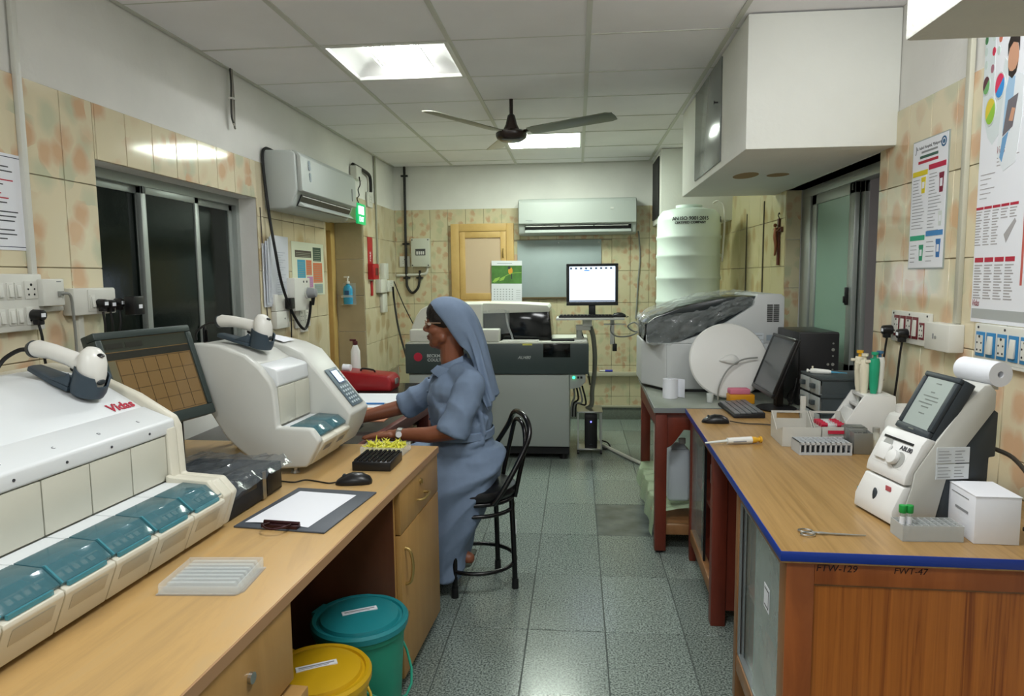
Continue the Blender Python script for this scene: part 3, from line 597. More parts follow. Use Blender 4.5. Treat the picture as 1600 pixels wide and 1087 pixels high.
one('tape_roll', 'small white roll on the left end of the red case', 'roll', MB().cyl((-1.45, 4.16, .801), (-1.40, 4.16, .797), .022, n=18), PAPER)
t = thing('dispenser_bottle', 'white dispenser bottle with dark red cap behind the red case', 'bottle', (-1.44, 4.38, .66))
obj('body', MB().lathe([(.001, 0), (.032, 0), (.033, .02), (.03, .22), (.018, .25), (.014, .26), (.001, .26)]), WHITE, t)
obj('cap', MB().cyl((0, 0, .26), (0, 0, .285), .016).box(-.035, .006, -.006, .006, .285, .298), mat('cap_maroon', '#4a1a1e', .4), t, bev=.002)
one('paper_sheet', 'large white sheet spread on the low table', 'paper', MB().box(-1.42, -.95, 3.55, 4.02, .6602, .663), PAPER)
one('folder', 'orange card folder on the low table beside the forearm', 'folder', MB().box(-1.18, -.93, 3.22, 3.56, .6605, .665), mat('orange_card', '#c98a6a', .7), rz=0)
t = thing('ballpoint_pen', 'blue pen lying on the white sheet', 'pen', (-1.10, 3.66, .668), rot=(0, 0, .03))
obj('barrel', MB().cyl((-.075, 0, 0), (.05, 0, 0), .005, n=8), mat('pen_blue', '#3f7fc0', .4), t); obj('tip', MB().cyl((.05, 0, 0), (.068, 0, 0), .0045, .001, n=8), STEEL, t)
one('record_book', 'thin yellow-edged booklet beside the orange folder', 'booklet', MB().box(-1.42, -1.2, 3.06, 3.25, .6605, .674), mat('booklet_cream', '#c9c08a', .6), bev=.001)
t = thing('keyboard', 'black keyboard on the low table under the hands', 'keyboard', (-1.06, 2.93, .661), PI/2+.06)
obj('base', MB().box(-.2, .2, -.07, .07, 0, .012), BLACKM, t, bev=.003)
mb = MB()
for i in range(14):
    for j in range(5): mb.box(-.188+i*.027, -.165+i*.027, -.062+j*.0255, -.041+j*.0255, .012, .018)
kk = obj('keys', mb, BLACK, t); kk['kind'] = 'stuff'
# ------------------------------------------------------------------ right bench and what stands on it
RA = math.radians(1.6); RL = (.462, 1.575, 0); RT = .72
def at_r(x, y, z=0): return (RL[0]+x*math.cos(RA)+y*math.sin(RA), RL[1]-x*math.sin(RA)+y*math.cos(RA), RT+z)
OAK = wood('bench_laminate', '#ab8856', '#8f6f40', (58, 1.8, 58), .3, '#a17f4e')
TEAK = wood('teak_panel', '#c2742f', '#87461a', (64, 64, 1.2), .36, '#b06628', .45)
TEAKF = wood('teak_frame', '#ad622e', '#8c4a22', (12, 12, 1.6), .4)
REDW = wood('red_painted_wood', '#7a3322', '#5f2517', (9, 9, 2), .42)
STILE = wood('pale_stile', '#94683f', '#7d5530', (12, 12, 1.8), .45)
BLUE = mat('blue_edging', '#1b3a94', .35)
FGL = mat('cabinet_glass', '#a9b5b0', .12, alpha=.62, var=.1, vscale=9)
CGL = mat('clear_glass', '#c4d4cc', .05, alpha=.22)
d = thing('lab_bench', 'wooden laboratory bench with blue edged top and glazed cupboards along the right wall', 'bench', RL, -RA)
obj('worktop', MB().box(.0025, .75, .0025, 1.725, .694, RT), OAK, d)
obj('edging', MB().prism([(.0, .0), (.75, .0), (.75, .0022), (.0022, .0022), (.0022, 1.725), (0, 1.725)], 'z', .698, RT+.0015), BLUE, d, bev=.0008)
for q in ((.02, .075, .03, .085), (.02, .06, .565, .605), (.67, .72, .03, .08), (.67, .72, .565, .605)): obj('post', MB().box(*q, 0, .69), STILE, d, bev=.003)
for q in ((.022, .04, .085, .565, .655, .69), (.022, .05, .085, .565, .10, .155), (.075, .67, .032, .055, .628, .69), (.075, .67, .032, .055, .05, .11)): obj('rail', MB().box(*q), STILE, d, bev=.003)
ep = obj('end_frame', MB().box(.0205, .082, .024, .0295, 0, .69).box(.0825, .7, .024, .0295, .636, .69).box(.66, .72, .024, .0295, 0, .636), TEAKF, d, bev=.001)
obj('end_panel', MB().box(.083, .66, .040, .048, .05, .636), TEAK, d)
obj('back_panel', MB().box(.70, .71, .08, .565, .1, .69).box(.05, .70, .588, .60, .1, .69).box(.05, .70, .06, .59, .10, .115), REDW, d)
obj('shelf', MB().box(.05, .70, .06, .587, .37, .385), REDW, d)
obj('runner', MB().box(.026, .048, .086, .564, .155, .163).box(.026, .048, .086, .564, .647, .655).box(.024, .03, .55, .564, .163, .647).box(.034, .038, .53, .563, .163, .647), ALU, d)
g1 = obj('sliding_pane', MB().box(.028, .032, .088, .365, .163, .647), FGL, d, smooth=False)
obj('sticker', MB().box(.0268, .0278, .20, .255, .47, .535), PAPER, g1); obj('print', MB().box(.0262, .0267, .208, .247, .478, .481).box(.0262, .0267, .208, .247, .524, .527).box(.0262, .0267, .206, .209, .478, .527), INKD, g1)
obj('sliding_pane', MB().box(.040, .043, .33, .563, .163, .647), CGL, d, smooth=False)
for q in ((.02, .075, 1.04, 1.095), (.02, .05, 1.66, 1.70), (.67, .72, 1.04, 1.095), (.67, .72, 1.66, 1.70)): obj('post', MB().box(*q, 0, .69), REDW, d, bev=.003)
obj('rail', MB().box(.022, .05, 1.095, 1.66, .10, .155), STILE, d, bev=.003); obj('rail', MB().box(.022, .04, 1.095, 1.66, .655, .69), STILE, d, bev=.003)
obj('side_panel', MB().box(.075, .70, 1.052, 1.066, .06, .69).box(.05, .70, 1.68, 1.69, .06, .69).box(.70, .71, 1.07, 1.68, .06, .69), REDW, d)
obj('shelf', MB().box(.05, .70, 1.07, 1.68, .10, .115).box(.05, .70, 1.07, 1.68, .385, .40), REDW, d)
obj('sliding_pane', MB().box(.028, .032, 1.30, 1.659, .156, .654), CGL, d, smooth=False)
obj('runner', MB().box(.026, .036, 1.29, 1.30, .156, .654).box(.036, .046, 1.40, 1.41, .156, .654), BLACK, d)
for x, y, s_, sz in ((.13, .022, 'FTW-129', .023), (.29, .022, 'FWT-47', .021)):
    text(s_, sz, mat('marker_ink', '#2b140c', .7), d, (x, .0235, .675), ON_BACK, ext=.0003, shear=.15)
def R1(name, label, cat, mb, m, **k): return one(name, label, cat, mb, m, RL, -RA, **k)
R1('paper_stack', 'bundle of white papers on the cupboard shelf behind the glass', 'papers', MB().box(.09, .40, .30, .57, .3855, .60), PAPER, bev=.003)
t = thing('carton', 'orange and white carton leaning low in the near cupboard', 'carton', at_r(.15, .45, -.605), -RA+.15)
obj('body', MB().box(-.06, .06, -.04, .04, 0, .17), mat('carton_orange', '#d85a25', .55), t, bev=.002); obj('flap', MB().box(-.06, .06, -.042, .042, .17, .215), PAPER, t, bev=.002)
R1('storage_box', 'green box on the floor of the near cupboard', 'box', MB().box(.09, .4, .12, .33, .1155, .19), mat('box_green', '#1f8a63', .5), bev=.004)
R1('storage_box', 'small green tub inside the far bench cupboard', 'box', MB().box(.10, .2, 1.15, 1.26, .4005, .47), mat('box_green', '#1f8a63', .5), bev=.012)
R1('paper_stack', 'white pack standing in the far bench cupboard', 'papers', MB().box(.1, .16, 1.44, 1.55, .1155, .30), PAPER, bev=.003)
R1('paper_stack', 'pale booklet pile on the upper shelf of the far bench cupboard', 'papers', MB().box(.1, .3, 1.40, 1.6, .4005, .49), GREYW, bev=.003)
t = thing('cable_coil', 'coil of dark cable on the floor of the far bench cupboard', 'cable', at_r(.18, 1.22, -.603), -RA)
obj('turns', MB().tube([(.06*math.cos(a), .05*math.sin(a), .006+.004*k) for k in range(3) for a in [2*PI*i/12 for i in range(12)]], .005, n=6), CABLE, t)
# side table carrying the covered analyser
t = thing('side_table', 'red-brown wooden table with metal edged glass top beyond the bench', 'table', (0, 0, 0))
obj('tabletop', MB().prism([(.372, 3.312), (1.22, 3.325), (1.22, 4.36), (.392, 4.36)], 'z', .690, .706), REDW, t)
obj('glass_top', MB().prism([(.368, 3.308), (1.225, 3.321), (1.225, 4.365), (.388, 4.365)], 'z', .7062, .72), mat('glass_top', '#8d9488', .15, spec=.6), t, bev=.002)
obj('edge_strip', MB().prism([(.364, 3.304), (1.23, 3.317), (1.23, 3.3205), (.3678, 3.3075), (.386, 4.365), (.382, 4.365)], 'z', .698, .7215), ALU, t)
for x, y in ((.402, 3.345), (1.17, 3.36), (.425, 4.32), (1.18, 4.32)):
    obj('leg', MB().box(x-.027, x+.027, y-.027, y+.027, .012, .6905), REDW, t, bev=.003)
    obj('foot', MB().cyl((x, y, 0), (x, y, .013), .018), BLACK, t)
obj('apron', MB().prism([(.43, .69), (1.143, .69), (1.143, .60), (1.12, .565), (.51, .61), (.475, .56), (.455, .535), (.43, .52)], 'y', 3.335, 3.355), REDW, t, bev=.002)
obj('apron', MB().box(.39, .41, 3.372, 4.293, .60, .69), REDW, t)
obj('lower_rail', MB().box(.43, 1.143, 3.33, 3.36, .09, .14).box(.43, 1.15, 4.30, 4.33, .09, .14).box(.385, .42, 3.372, 4.293, .09, .14), STILE, t, bev=.003)
obj('lower_shelf', MB().box(.41, 1.16, 3.361, 4.30, .125, .1395), STILE, t)
BW = mat('bubble_wrap', '#a9bd9a', .2, alpha=.8, bump=.9, bscale=120, spec=.8)
random.seed(9)
def bw(a, b):
    x = .62-.27*a; z = .20-.02*a+.008*math.sin(b*17+a*5)+.006*math.sin(b*41)
    if a > .86: x = .388-.02*math.sin((a-.86)*9); z = .18-(a-.86)*(.9-.35*b)+.006*math.sin(b*30)
    return (x-.008*math.sin(b*23)*a, 3.40+.92*b, z)
one('bubble_wrap', 'pale green bubble wrap sheet draped over the lower shelf of the side table', 'bubble wrap', MB().grid(bw, 24, 40), BW, fix=False)
t = thing('jerrycan', 'translucent white plastic canister standing on the side table shelf', 'canister', (.51, 3.52, .21))
JC = mat('canister_plastic', '#c3ccd2', .35)
obj('body', MB().box(-.055, .055, -.05, .05, 0, .27), JC, t, bev=.018, seg=3)
obj('shoulder', MB().loft([[(-.04, -.04, .268), (.04, -.04, .268), (.04, .04, .268), (-.04, .04, .268)], [(-.03, -.02, .292), (.03, -.02, .292), (.03, .02, .292), (-.03, .02, .292)]]), JC, t, bev=.006)
obj('cap', MB().cyl((.02, 0, .29), (.02, 0, .315), .018), WHITE, t)
one('storage_box', 'tall off-white box behind the front leg of the side table', 'box', MB().box(.44, .52, 3.86, 4.0, .215, .60), OFFW, bev=.004)
one('carton', 'white carton on the side table shelf beside the canister', 'carton', MB().box(.60, .70, 3.44, 3.7, .215, .44), PAPER, bev=.003)
# covered analyser
AW = mat('chem_white', '#cdd0d0', .38)
t = thing('electrolyte_analyser', 'white wedge shaped analyser under crumpled plastic on the side table', 'analyser', (0, 0, 0))
fp = [(.365, 4.32), (.365, 3.985), (.385, 3.95), (.475, 3.79), (.50, 3.775), (1.09, 3.775), (1.09, 4.32)]
obj('base', MB().prism([(x+.01*(1 if x < .7 else -1), y+.01*(1 if y < 4 else -1)) for x, y in fp], 'z', .7205, .735), BLACK, t)
obj('lower_body', MB().prism(fp, 'z', .735, .985), AW, t, bev=.008, seg=3)
obj('seam', MB().box(.481, .4825, 3.786, 3.789, .74, .98), INKD, t)
obj('side_body', MB().prism([(.50, .9852), (.545, .99), (.66, 1.03), (.80, 1.10), (.93, 1.185), (.935, 1.21), (.95, 1.245), (1.07, 1.245), (1.088, 1.23), (1.09, .9852)], 'y', 3.776, 4.31), AW, t, bev=.006)
obj('hood', MB().prism([(.372, .985), (.372, 1.09), (.42, 1.125), (.60, 1.19), (.78, 1.225), (.949, 1.235), (.934, 1.205), (.93, 1.187), (.80, 1.101), (.66, 1.031), (.545, .991), (.50, .985)], 'y', 3.80, 4.31), mat('smoked_window', '#23292b', .15), t, bev=.004)
obj('nose', MB().prism([(3.80, .985), (3.80, 1.03), (3.99, 1.09), (4.25, 1.09), (4.25, .985)], 'x', .372, .388), AW, t, bev=.003)
mb = MB()
for i in range(2):
    for j in range(9): mb.box(1.0+i*.033, 1.028+i*.033, 3.772, 3.7765, 1.10+j*.0105, 1.106+j*.0105)
obj('vent_slots', mb, BLACK, t)
s_ = obj('sticker', MB().box(.905, .985, 3.773, 3.7755, 1.005, 1.04), mat('sticker_white', '#d5dbe0', .6), t); obj('print', MB().box(.912, .978, 3.772, 3.773, 1.025, 1.028).box(.912, .96, 3.772, 3.773, 1.015, 1.018), INK, s_)
s_ = obj('sticker', MB().box(.925, .985, 3.773, 3.7755, .965, 1.0), mat('sticker_white', '#d5dbe0', .6), t); obj('print', MB().box(.93, .98, 3.772, 3.773, .985, .988), INK, s_)
obj('sticker', MB().box(1.0, 1.05, 3.773, 3.7755, 1.0, 1.03), mat('sticker_grey', '#9aa6ae', .6), t)
random.seed(4)
def wrapf(a, b):
    P_ = [(.362, 3.90, 1.0), (.362, 3.93, 1.10), (.42, 3.94, 1.137), (.60, 3.95, 1.20), (.78, 3.96, 1.238), (.93, 3.96, 1.25)]
    k = min(int(a*5), 4); f = a*5-k; p = [P_[k][i]*(1-f)+P_[k+1][i]*f for i in range(3)]
    return (p[0]+random.uniform(-.008, .008), 3.79+.5*b+random.uniform(-.006, .006), p[2]+random.uniform(-.003, .018))
CRK = mat('clear_crumple', '#dfe6e6', .06, alpha=.30, bump=.6, bscale=30, spec=1)
one('plastic_cover', 'crumpled clear plastic cover drawn over the sloping analyser hood', 'plastic cover', MB().grid(wrapf, 26, 14), CRK, fix=False)
def wrapd(a, b):
    top_ = 1.10+.125*min(1, a*1.15)+.01*math.sin(a*9); bot = .98 if a < .25 else .98+(a-.25)*.285
    return (.37+.56*a+random.uniform(-.004, .004), 3.7695-.002*math.sin(a*40+b*9)-random.uniform(0, .022), bot+(top_-bot)*b+random.uniform(-.006, .006))
one('plastic_cover', 'crumpled plastic flap hanging over the dark analyser window', 'plastic cover', MB().grid(wrapd, 30, 9), mat('dark_crumple', '#d3dcdc', .08, alpha=.20, bump=1, bscale=30, spec=1), fix=False)
# big round lid leaning on it
t = thing('container_lid', 'large round white lid with a raised grip leaning on the analyser', 'lid', (.765, 3.60, .913), rot=(PI/2-.30, 0, 0))
obj('disc', MB().lathe([(.001, .0), (.175, .0), (.193, .004), (.196, .012), (.19, .020), (.165, .024), (.10, .026), (.001, .027)], n=56, sy=.985), WHITE, t)
obj('grip', MB().loft([[(.048*k*math.cos(a)+.0, (.024+.012*math.sin(a+1))*k*math.sin(a)-.005, z) for a in [2*PI*i/22 for i in range(22)]] for k, z in ((1.05, .026), (1.0, .034), (.75, .042), (.3, .045))]), WHITE, t)
one('tubing', 'thin grey tube curving in front of the round lid', 'tube', MB().tube([(.70, 3.505, .725), (.705, 3.50, .80), (.75, 3.515, .88), (.82, 3.535, .925), (.90, 3.55, .935)], .004, sm=6), GCABLE)
t = thing('paper_roll', 'white toilet paper roll on the corner of the side table', 'roll', (.478, 3.60, .7205))
obj('roll', MB().lathe([(.018, .001), (.038, 0), (.0385, .05), (.038, .098), (.018, .098), (.017, .05), (.018, .001)], n=28), PAPER, t)
obj('loose_end', MB().grid(lambda a, b: (.036+.035*a, .012-.03*a*a, .002+.095*b), 6, 1), PAPER, t, fix=False)
t = thing('sample_cup', 'small clear cup on the side table before the round lid', 'cup', (.655, 3.47, .7205))
obj('cup', MB().lathe([(.001, .002), (.015, .001), (.018, .045), (.0165, .045), (.014, .004), (.001, .004)]), mat('cup_plastic', '#dfe4e0', .15, alpha=.5), t)
obj('contents', MB().lathe([(.001, .005), (.0138, .005), (.0145, .018), (.001, .018)]), PAPER, t)
t = thing('sponge_box', 'yellow box topped by a pink sponge at the end of the bench', 'box', (.80, 3.46, .7215), .05)
obj('box', MB().box(-.06, .06, -.035, .035, 0, .045), mat('amber_box', '#d8951f', .4), t, bev=.004)
obj('sponge', MB().box(-.058, .04, -.03, .03, .0455, .072), mat('pink_sponge', '#d8798f', .8), t, bev=.006)
# bench top, far end
mouse('computer_mouse', 'black wired mouse on the right bench near its edge', at_r(.088, 1.415, .001), PI-.1, [(-.058, 0, .008), (-.09, 0, .003), (-.13, .02, .003), (-.18, .02, .003), (-.25, .04, .003), (-.30, .06, .003)])
t = thing('keyboard', 'slim grey keyboard on the far end of the right bench', 'keyboard', (.752, 3.19, .7206), -PI/2+.02)
obj('base', MB().prism([(-.068, 0), (.068, 0), (.068, .024), (-.068, .012)], 'x', -.21, .105), BLACKM, t, bev=.003)
mb = MB()
for i in range(11):
    for j in range(5): mb.box(-.203+i*.0275, -.179+i*.0275, -.06+j*.0245, -.0385+j*.0245, .015+j*.0021, .0205+j*.0021)
kk = obj('keys', mb, mat('key_slate', '#6f7375', .35), t); kk['kind'] = 'stuff'
t = thing('monitor', 'black flat monitor turned edge on at the far end of the bench', 'monitor', (.915, 3.343, .930), rot=(-.362, 0, -1.57))
obj('bezel', MB().box(-.178, .178, 0, .016, .128, .142).box(-.178, .178, 0, .016, -.142, -.122).box(-.178, -.166, 0, .016, -.122, .128).box(.166, .178, 0, .016, -.122, .128).box(-.178, .178, .014, .026, -.142, .142).box(-.10, .10, .026, .036, -.09, .07), BLACK, t, bev=.003)
obj('screen', MB().box(-.1655, .1655, .004, .0138, -.1215, .1275), mat('screen_off', '#3b4144', .22), t)
Mi = TR((.915, 3.343, .930), (-.362, 0, -1.57)).inverted()
obj('stand', MB().join(MB().box(.925, .955, 3.29, 3.34, .732, .90).lathe([(.001, 0), (.085, 0), (.09, .006), (.03, .014), (.001, .014)], (.93, 3.315, .7206), 28, sy=1.15).tf(Mi)), BLACK, t)
t = thing('computer_tower', 'black computer tower behind the edge-on monitor', 'computer', (1.145, 3.56, .7206))
obj('case', MB().box(-.092, .092, -.155, .20, 0, .352), BLACK, t, bev=.004)
obj('front', MB().box(-.09, .09, -.166, -.155, .004, .348), BLACKM, t, bev=.004)
mb = MB()
for k, z in enumerate((.30, .27, .24, .20, .175, .145)): mb.cyl((.062, -.169, z), (.062, -.1662, z), .0075 if k % 2 else .004, n=10)
for z in (.20, .145): mb.cyl((.04, -.169, z), (.04, -.1662, z), .006, n=10)
obj('ports', mb, STEEL, t)
one('cable_bundle', 'tangle of black cables behind the monitor foot', 'cable', MB().tube([(1.0, 3.36, .726), (1.02, 3.35, .80), (1.035, 3.36, .86), (1.03, 3.38, .80), (1.015, 3.36, .735), (1.0, 3.38, .77), (1.03, 3.35, .83)], .004, sm=5, n=6), CABLE)
# drawer organiser
OG = mat('organiser_grey', '#343c3f', .4); DRW = mat('organiser_drawer', '#aab0ae', .25, alpha=.75)
t = thing('drawer_organiser', 'dark grey six drawer organiser on the bench against the window', 'organiser', (.955, 2.95, .7206), .03)
obj('case', MB().box(.014, .245, -.115, .115, .205, .212).box(.014, .245, -.115, .115, 0, .006).box(.014, .245, -.115, -.109, .006, .205).box(.014, .245, .109, .115, .006, .205).box(.238, .245, -.109, .109, .006, .205).box(.014, .238, -.004, .004, .006, .205).box(.014, .238, -.109, .109, .070, .075).box(.014, .238, -.109, .109, .138, .143), OG, t, bev=.001)
obj('ridge', MB().box(.008, .25, -.119, -.115, .066, .080).box(.008, .25, -.119, -.115, .134, .148).box(.008, .25, -.119, .119, .205, .214), OG, t, bev=.001)
for y in (-.056, .056):
    for z in (.0385, .1065, .174):
        q = obj('drawer', MB().box(.004, .012, y-.049, y+.049, z-.029, z+.028).box(.012, .2, y-.048, y+.048, z-.029, z-.026), DRW, t, bev=.002)
        obj('pull', MB().box(-.012, .004, y-.014, y+.014, z-.008, z+.012), OG, q, bev=.002)
        obj('contents', MB().box(.02, .19, y-.04, y+.04, z-.0255, z+.006), GREYW, q)
def pipette(name, label, loc, rot, c, group, c2=None):
    t = thing(name, label, 'pipette', loc, rot=rot, group=group)
    obj('body', MB().lathe([(.001, -.02), (.009, -.02), (.012, 0), (.0145, .05), (.0155, .10), (.013, .115), (.001, .115)], n=14, sx=1.25), mat('pipette_'+(c2 or 'ivory'), {'ivory': '#dcd6c0', 'white': '#dfe0da', 'green': '#1f9a74'}[c2 or 'ivory'], .35), t)
    obj('shaft', MB().lathe([(.001, -.12), (.0022, -.12), (.005, -.06), (.0075, -.02), (.001, -.02)], n=10), mat('pipette_tipcone', '#cfd4cf', .3) if c != 'tipblue' else mat('tip_blue', '#3d8fb0', .3), t)
    obj('plunger', MB().lathe([(.001, .115), (.006, .115), (.006, .128), (.0125, .129), (.0125, .139), (.001, .140)], n=12), mat('plunger_'+c, {'yellow': '#d8a52c', 'green': '#1f9a74', 'blue': '#3a6a8c', 'ivory': '#dcd6c0', 'tipblue': '#dfe0da'}[c], .35), t)
    obj('finger_hook', MB().box(.014, .034, -.006, .006, .098, .108), mat('pipette_ivory', '#dcd6c0', .35), t, bev=.002)
    return t
pipette('pipette', 'white pipette with blue tip lying on the grey drawer organiser', (1.035, 2.955, .9445), (0, -PI/2-.0, -.55), 'tipblue', 'pipettes on the bench', 'white').scale = (.6, .6, .6)
# white angled pipette stand
t = thing('pipette_stand', 'angular white pipette stand on the bench', 'stand', (1.09, 2.77, .7206), -.05)
for y in (-.085, .055): obj('side', MB().prism([(-.115, 0), (.115, 0), (.10, .17), (-.01, .17)], 'y', y, y+.012), WHITE, t, bev=.002)
obj('top', MB().box(-.01, .10, -.0729, .0549, .158, .17), WHITE, t, bev=.002)
obj('front', MB().prism([(-.103, .012), (-.092, .012), (-.03, .108), (-.041, .108)], 'y', -.0729, .0549), WHITE, t, bev=.001)
obj('cross_bar', MB().box(-.02, .05, -.0729, .0549, .118, .128), WHITE, t, bev=.001)
obj('back', MB().box(.09, .1, -.0729, .0549, .01, .156), WHITE, t)
PG = 'pipettes hanging in the white stand'
pipette('pipette', 'ivory pipette at the rear left of the white stand with yellow plunger', (1.098, 2.80, .912), (0, 0, PI), 'yellow', PG)
pipette('pipette', 'ivory pipette at the front left of the white stand', (1.098, 2.752, .905), (0, 0, PI), 'ivory', PG)
pipette('pipette', 'green bodied pipette in the white stand', (1.128, 2.738, .912), (0, 0, PI), 'green', PG, 'green')
pipette('pipette', 'white pipette with blue plunger at the right of the white stand', (1.152, 2.752, .915), (0, 0, PI), 'blue', PG, 'white')
# frosted racks and tubes
FR2 = mat('frosted_rack', '#d2d0c8', .3, alpha=.68)
def tray(name, label, loc, rz, w_, dp, h, hb):
    t = thing(name, label, 'rack', loc, rz)
    obj('floor', MB().box(0, w_, 0, dp, 0, .004), FR2, t)
    obj('front_wall', MB().box(0, w_, 0, .003, .004, h), FR2, t)
    obj('back_wall', MB().box(0, w_, dp-.003, dp, .004, hb-.03).box(0, .02, dp-.003, dp, hb-.03, hb-.008).box(w_-.02, w_, dp-.003, dp, hb-.03, hb-.008).box(0, w_, dp-.003, dp, hb-.008, hb), FR2, t)
    obj('side_wall', MB().prism([(.003, .004), (dp-.003, .004), (dp-.003, hb), (.09, h*.6), (.003, h)], 'x', 0, .003), FR2, t)
    obj('side_wall', MB().prism([(.003, .004), (dp-.003, .004), (dp-.003, hb), (.09, h*.6), (.003, h)], 'x', w_-.003, w_), FR2, t)
    return t
tray('specimen_tray', 'left frosted plastic tray behind the grey tube rack', (.748, 2.575, .7206), -.04, .135, .18, .072, .10)
tray('specimen_tray', 'right frosted plastic tray holding red capped tubes', (.887, 2.57, .7206), -.04, .12, .18, .075, .10)
one('tray_divider', 'upright frosted post behind the frosted trays', 'rack', MB().box(.87, .888, 2.762, 2.775, .7206, .875), FR2, bev=.001)
for k in range(5):
    t = thing('specimen_tube', ['nearest', 'second', 'middle', 'fourth', 'farthest'][k]+' of five red capped tubes lying low in the right frosted tray', 'tube', (.904, 2.60+k*.0235, .7445+(k % 2)*.003), rot=(0, PI/2, .02*k), group='red capped tubes in the frosted tray')
    obj('tube', MB().cyl((0, 0, 0), (0, 0, .05), .0065, n=10), CLEAR, t); obj('cap', MB().cyl((0, 0, .05), (0, 0, .072), .0085, n=12), mat('cap_red', '#b01a38', .4), t)
for k in range(4):
    t = thing('specimen_tube', ['nearest', 'second', 'third', 'farthest'][k]+' of four red capped tubes on the frosted ledge', 'tube', (.895, 2.61+k*.024, .795), rot=(0, PI/2, -.05+.03*k), group='red capped tubes in the upper row')
    obj('tube', MB().cyl((0, 0, .02), (0, 0, .055), .0065, n=10), CLEAR, t); obj('cap', MB().cyl((0, 0, .0), (0, 0, .022), .0085, n=12).cyl((0, 0, .055), (0, 0, .08), .0085, n=12), mat('cap_red', '#b01a38', .4), t)
one('tube_shelf', 'frosted ledge carrying the upper red tubes in the tray', 'rack', MB().box(.893, 1.003, 2.60, 2.71, .783, .786).box(.893, .896, 2.60, 2.71, .725, .783).box(1.0, 1.003, 2.60, 2.71, .725, .783), FR2)
one('label_card', 'small red label card clipped on the right frosted tray', 'label', MB().box(.905, .975, 2.5625, 2.5655, .772, .784), mat('card_red', '#b8203a', .5), rz=0)
TG = mat('rack_grey', '#b6babd', .45)
t = thing('tube_rack', 'grey ten column tube rack with dark slots on the bench', 'rack', (.772, 2.452, .7206), .02)
mb = MB().box(0, .178, 0, .09, 0, .008).box(0, .178, .082, .09, .008, .044).box(.0, .004, .008, .082, .008, .044).box(.174, .178, .008, .082, .008, .044)
for k in range(11): mb.box(-.0+k*.01725, .0055+k*.01725, 0, .008, .008, .044)
mb.box(0, .178, 0, .008, .036, .044)
for k in range(11): mb.box(k*.01725, .0055+k*.01725, .008, .082, .040, .044)
for k in range(6): mb.box(.004, .174, .008+k*.0135, .0125+k*.0135, .0385, .044)
obj('frame', mb, TG, t); obj('inside', MB().box(.0045, .1735, .0085, .0815, .0085, .012), BLACK, t)
MR = mat('brushed_block', '#8f928f', .4, .7)
t = thing('metal_rack', 'brushed metal tube block standing right of the grey rack', 'rack', (.962, 2.475, .7206), -.08)
obj('block', MB().box(0, .062, 0, .003, 0, .075).box(0, .062, .057, .06, 0, .075).box(0, .003, .003, .057, 0, .075).box(.059, .062, .003, .057, 0, .075).box(.003, .059, .003, .057, .064, .067), MR, t, bev=.001)
mb = MB()
for i in range(3):
    for j in range(2): mb.lathe([(.0075, 0), (.0075, .0008), (.001, .0008)], (.014+i*.017, .02+j*.021, .0672), 12)
h_ = obj('holes', mb, BLACK, t); h_['kind'] = 'stuff'
t = thing('metal_rack', 'second metal block behind the brushed tube block', 'rack', (.96, 2.549, .7206), -.04)
obj('block', MB().box(0, .075, 0, .05, 0, .078).box(.006, .069, .004, .046, .078, .082), MR, t, bev=.002); obj('window', MB().box(.012, .06, -.001, .0005, .045, .072), PAPER, t)
t = thing('glass_vial', 'clear glass vial between the metal block and the blood gas analyser', 'bottle', (1.045, 2.50, .7206))
obj('glass', MB().lathe([(.001, 0), (.02, 0), (.021, .05), (.012, .062), (.011, .075), (.001, .075)]), mat('vial_glass', '#cfd3c4', .08, alpha=.45), t); obj('stopper', MB().cyl((0, 0, .075), (0, 0, .09), .012), mat('stopper_grey', '#8f8f88', .5), t)
t = thing('plastic_jar', 'white round shouldered jar behind the blood gas analyser', 'jar', (1.165, 2.545, .7206))
obj('body', MB().lathe([(.001, 0), (.065, 0), (.068, .02), (.068, .10), (.055, .128), (.035, .136), (.001, .136)], n=28), WHITE, t, )
obj('cap', MB().cyl((0, 0, .136), (0, 0, .162), .036, n=24), WHITE, t)
# pipette lying at the bench edge
t = thing('pipette', 'yellow ended white pipette lying across the bench edge', 'pipette', (.575, 2.60, .734), rot=(0, 0, .22))
obj('barrel', MB().cyl((-.02, 0, 0), (.075, 0, 0), .0115, .0135, n=14), WHITE, t); obj('print', MB().box(.0, .05, -.0134, -.0115, -.004, .001), INK, t)
obj('shaft', MB().cyl((-.105, 0, -.004), (-.02, 0, 0), .0035, .006, n=10), mat('pipette_tipcone', '#cfd4cf', .3), t)
obj('plunger', MB().cyl((.075, 0, 0), (.094, 0, 0), .0135, .011, n=14).cyl((.094, 0, 0), (.108, 0, .0), .008, n=12).cyl((.108, 0, 0), (.114, 0, 0), .0125, n=14), mat('plunger_yellow', '#d8a52c', .35), t)
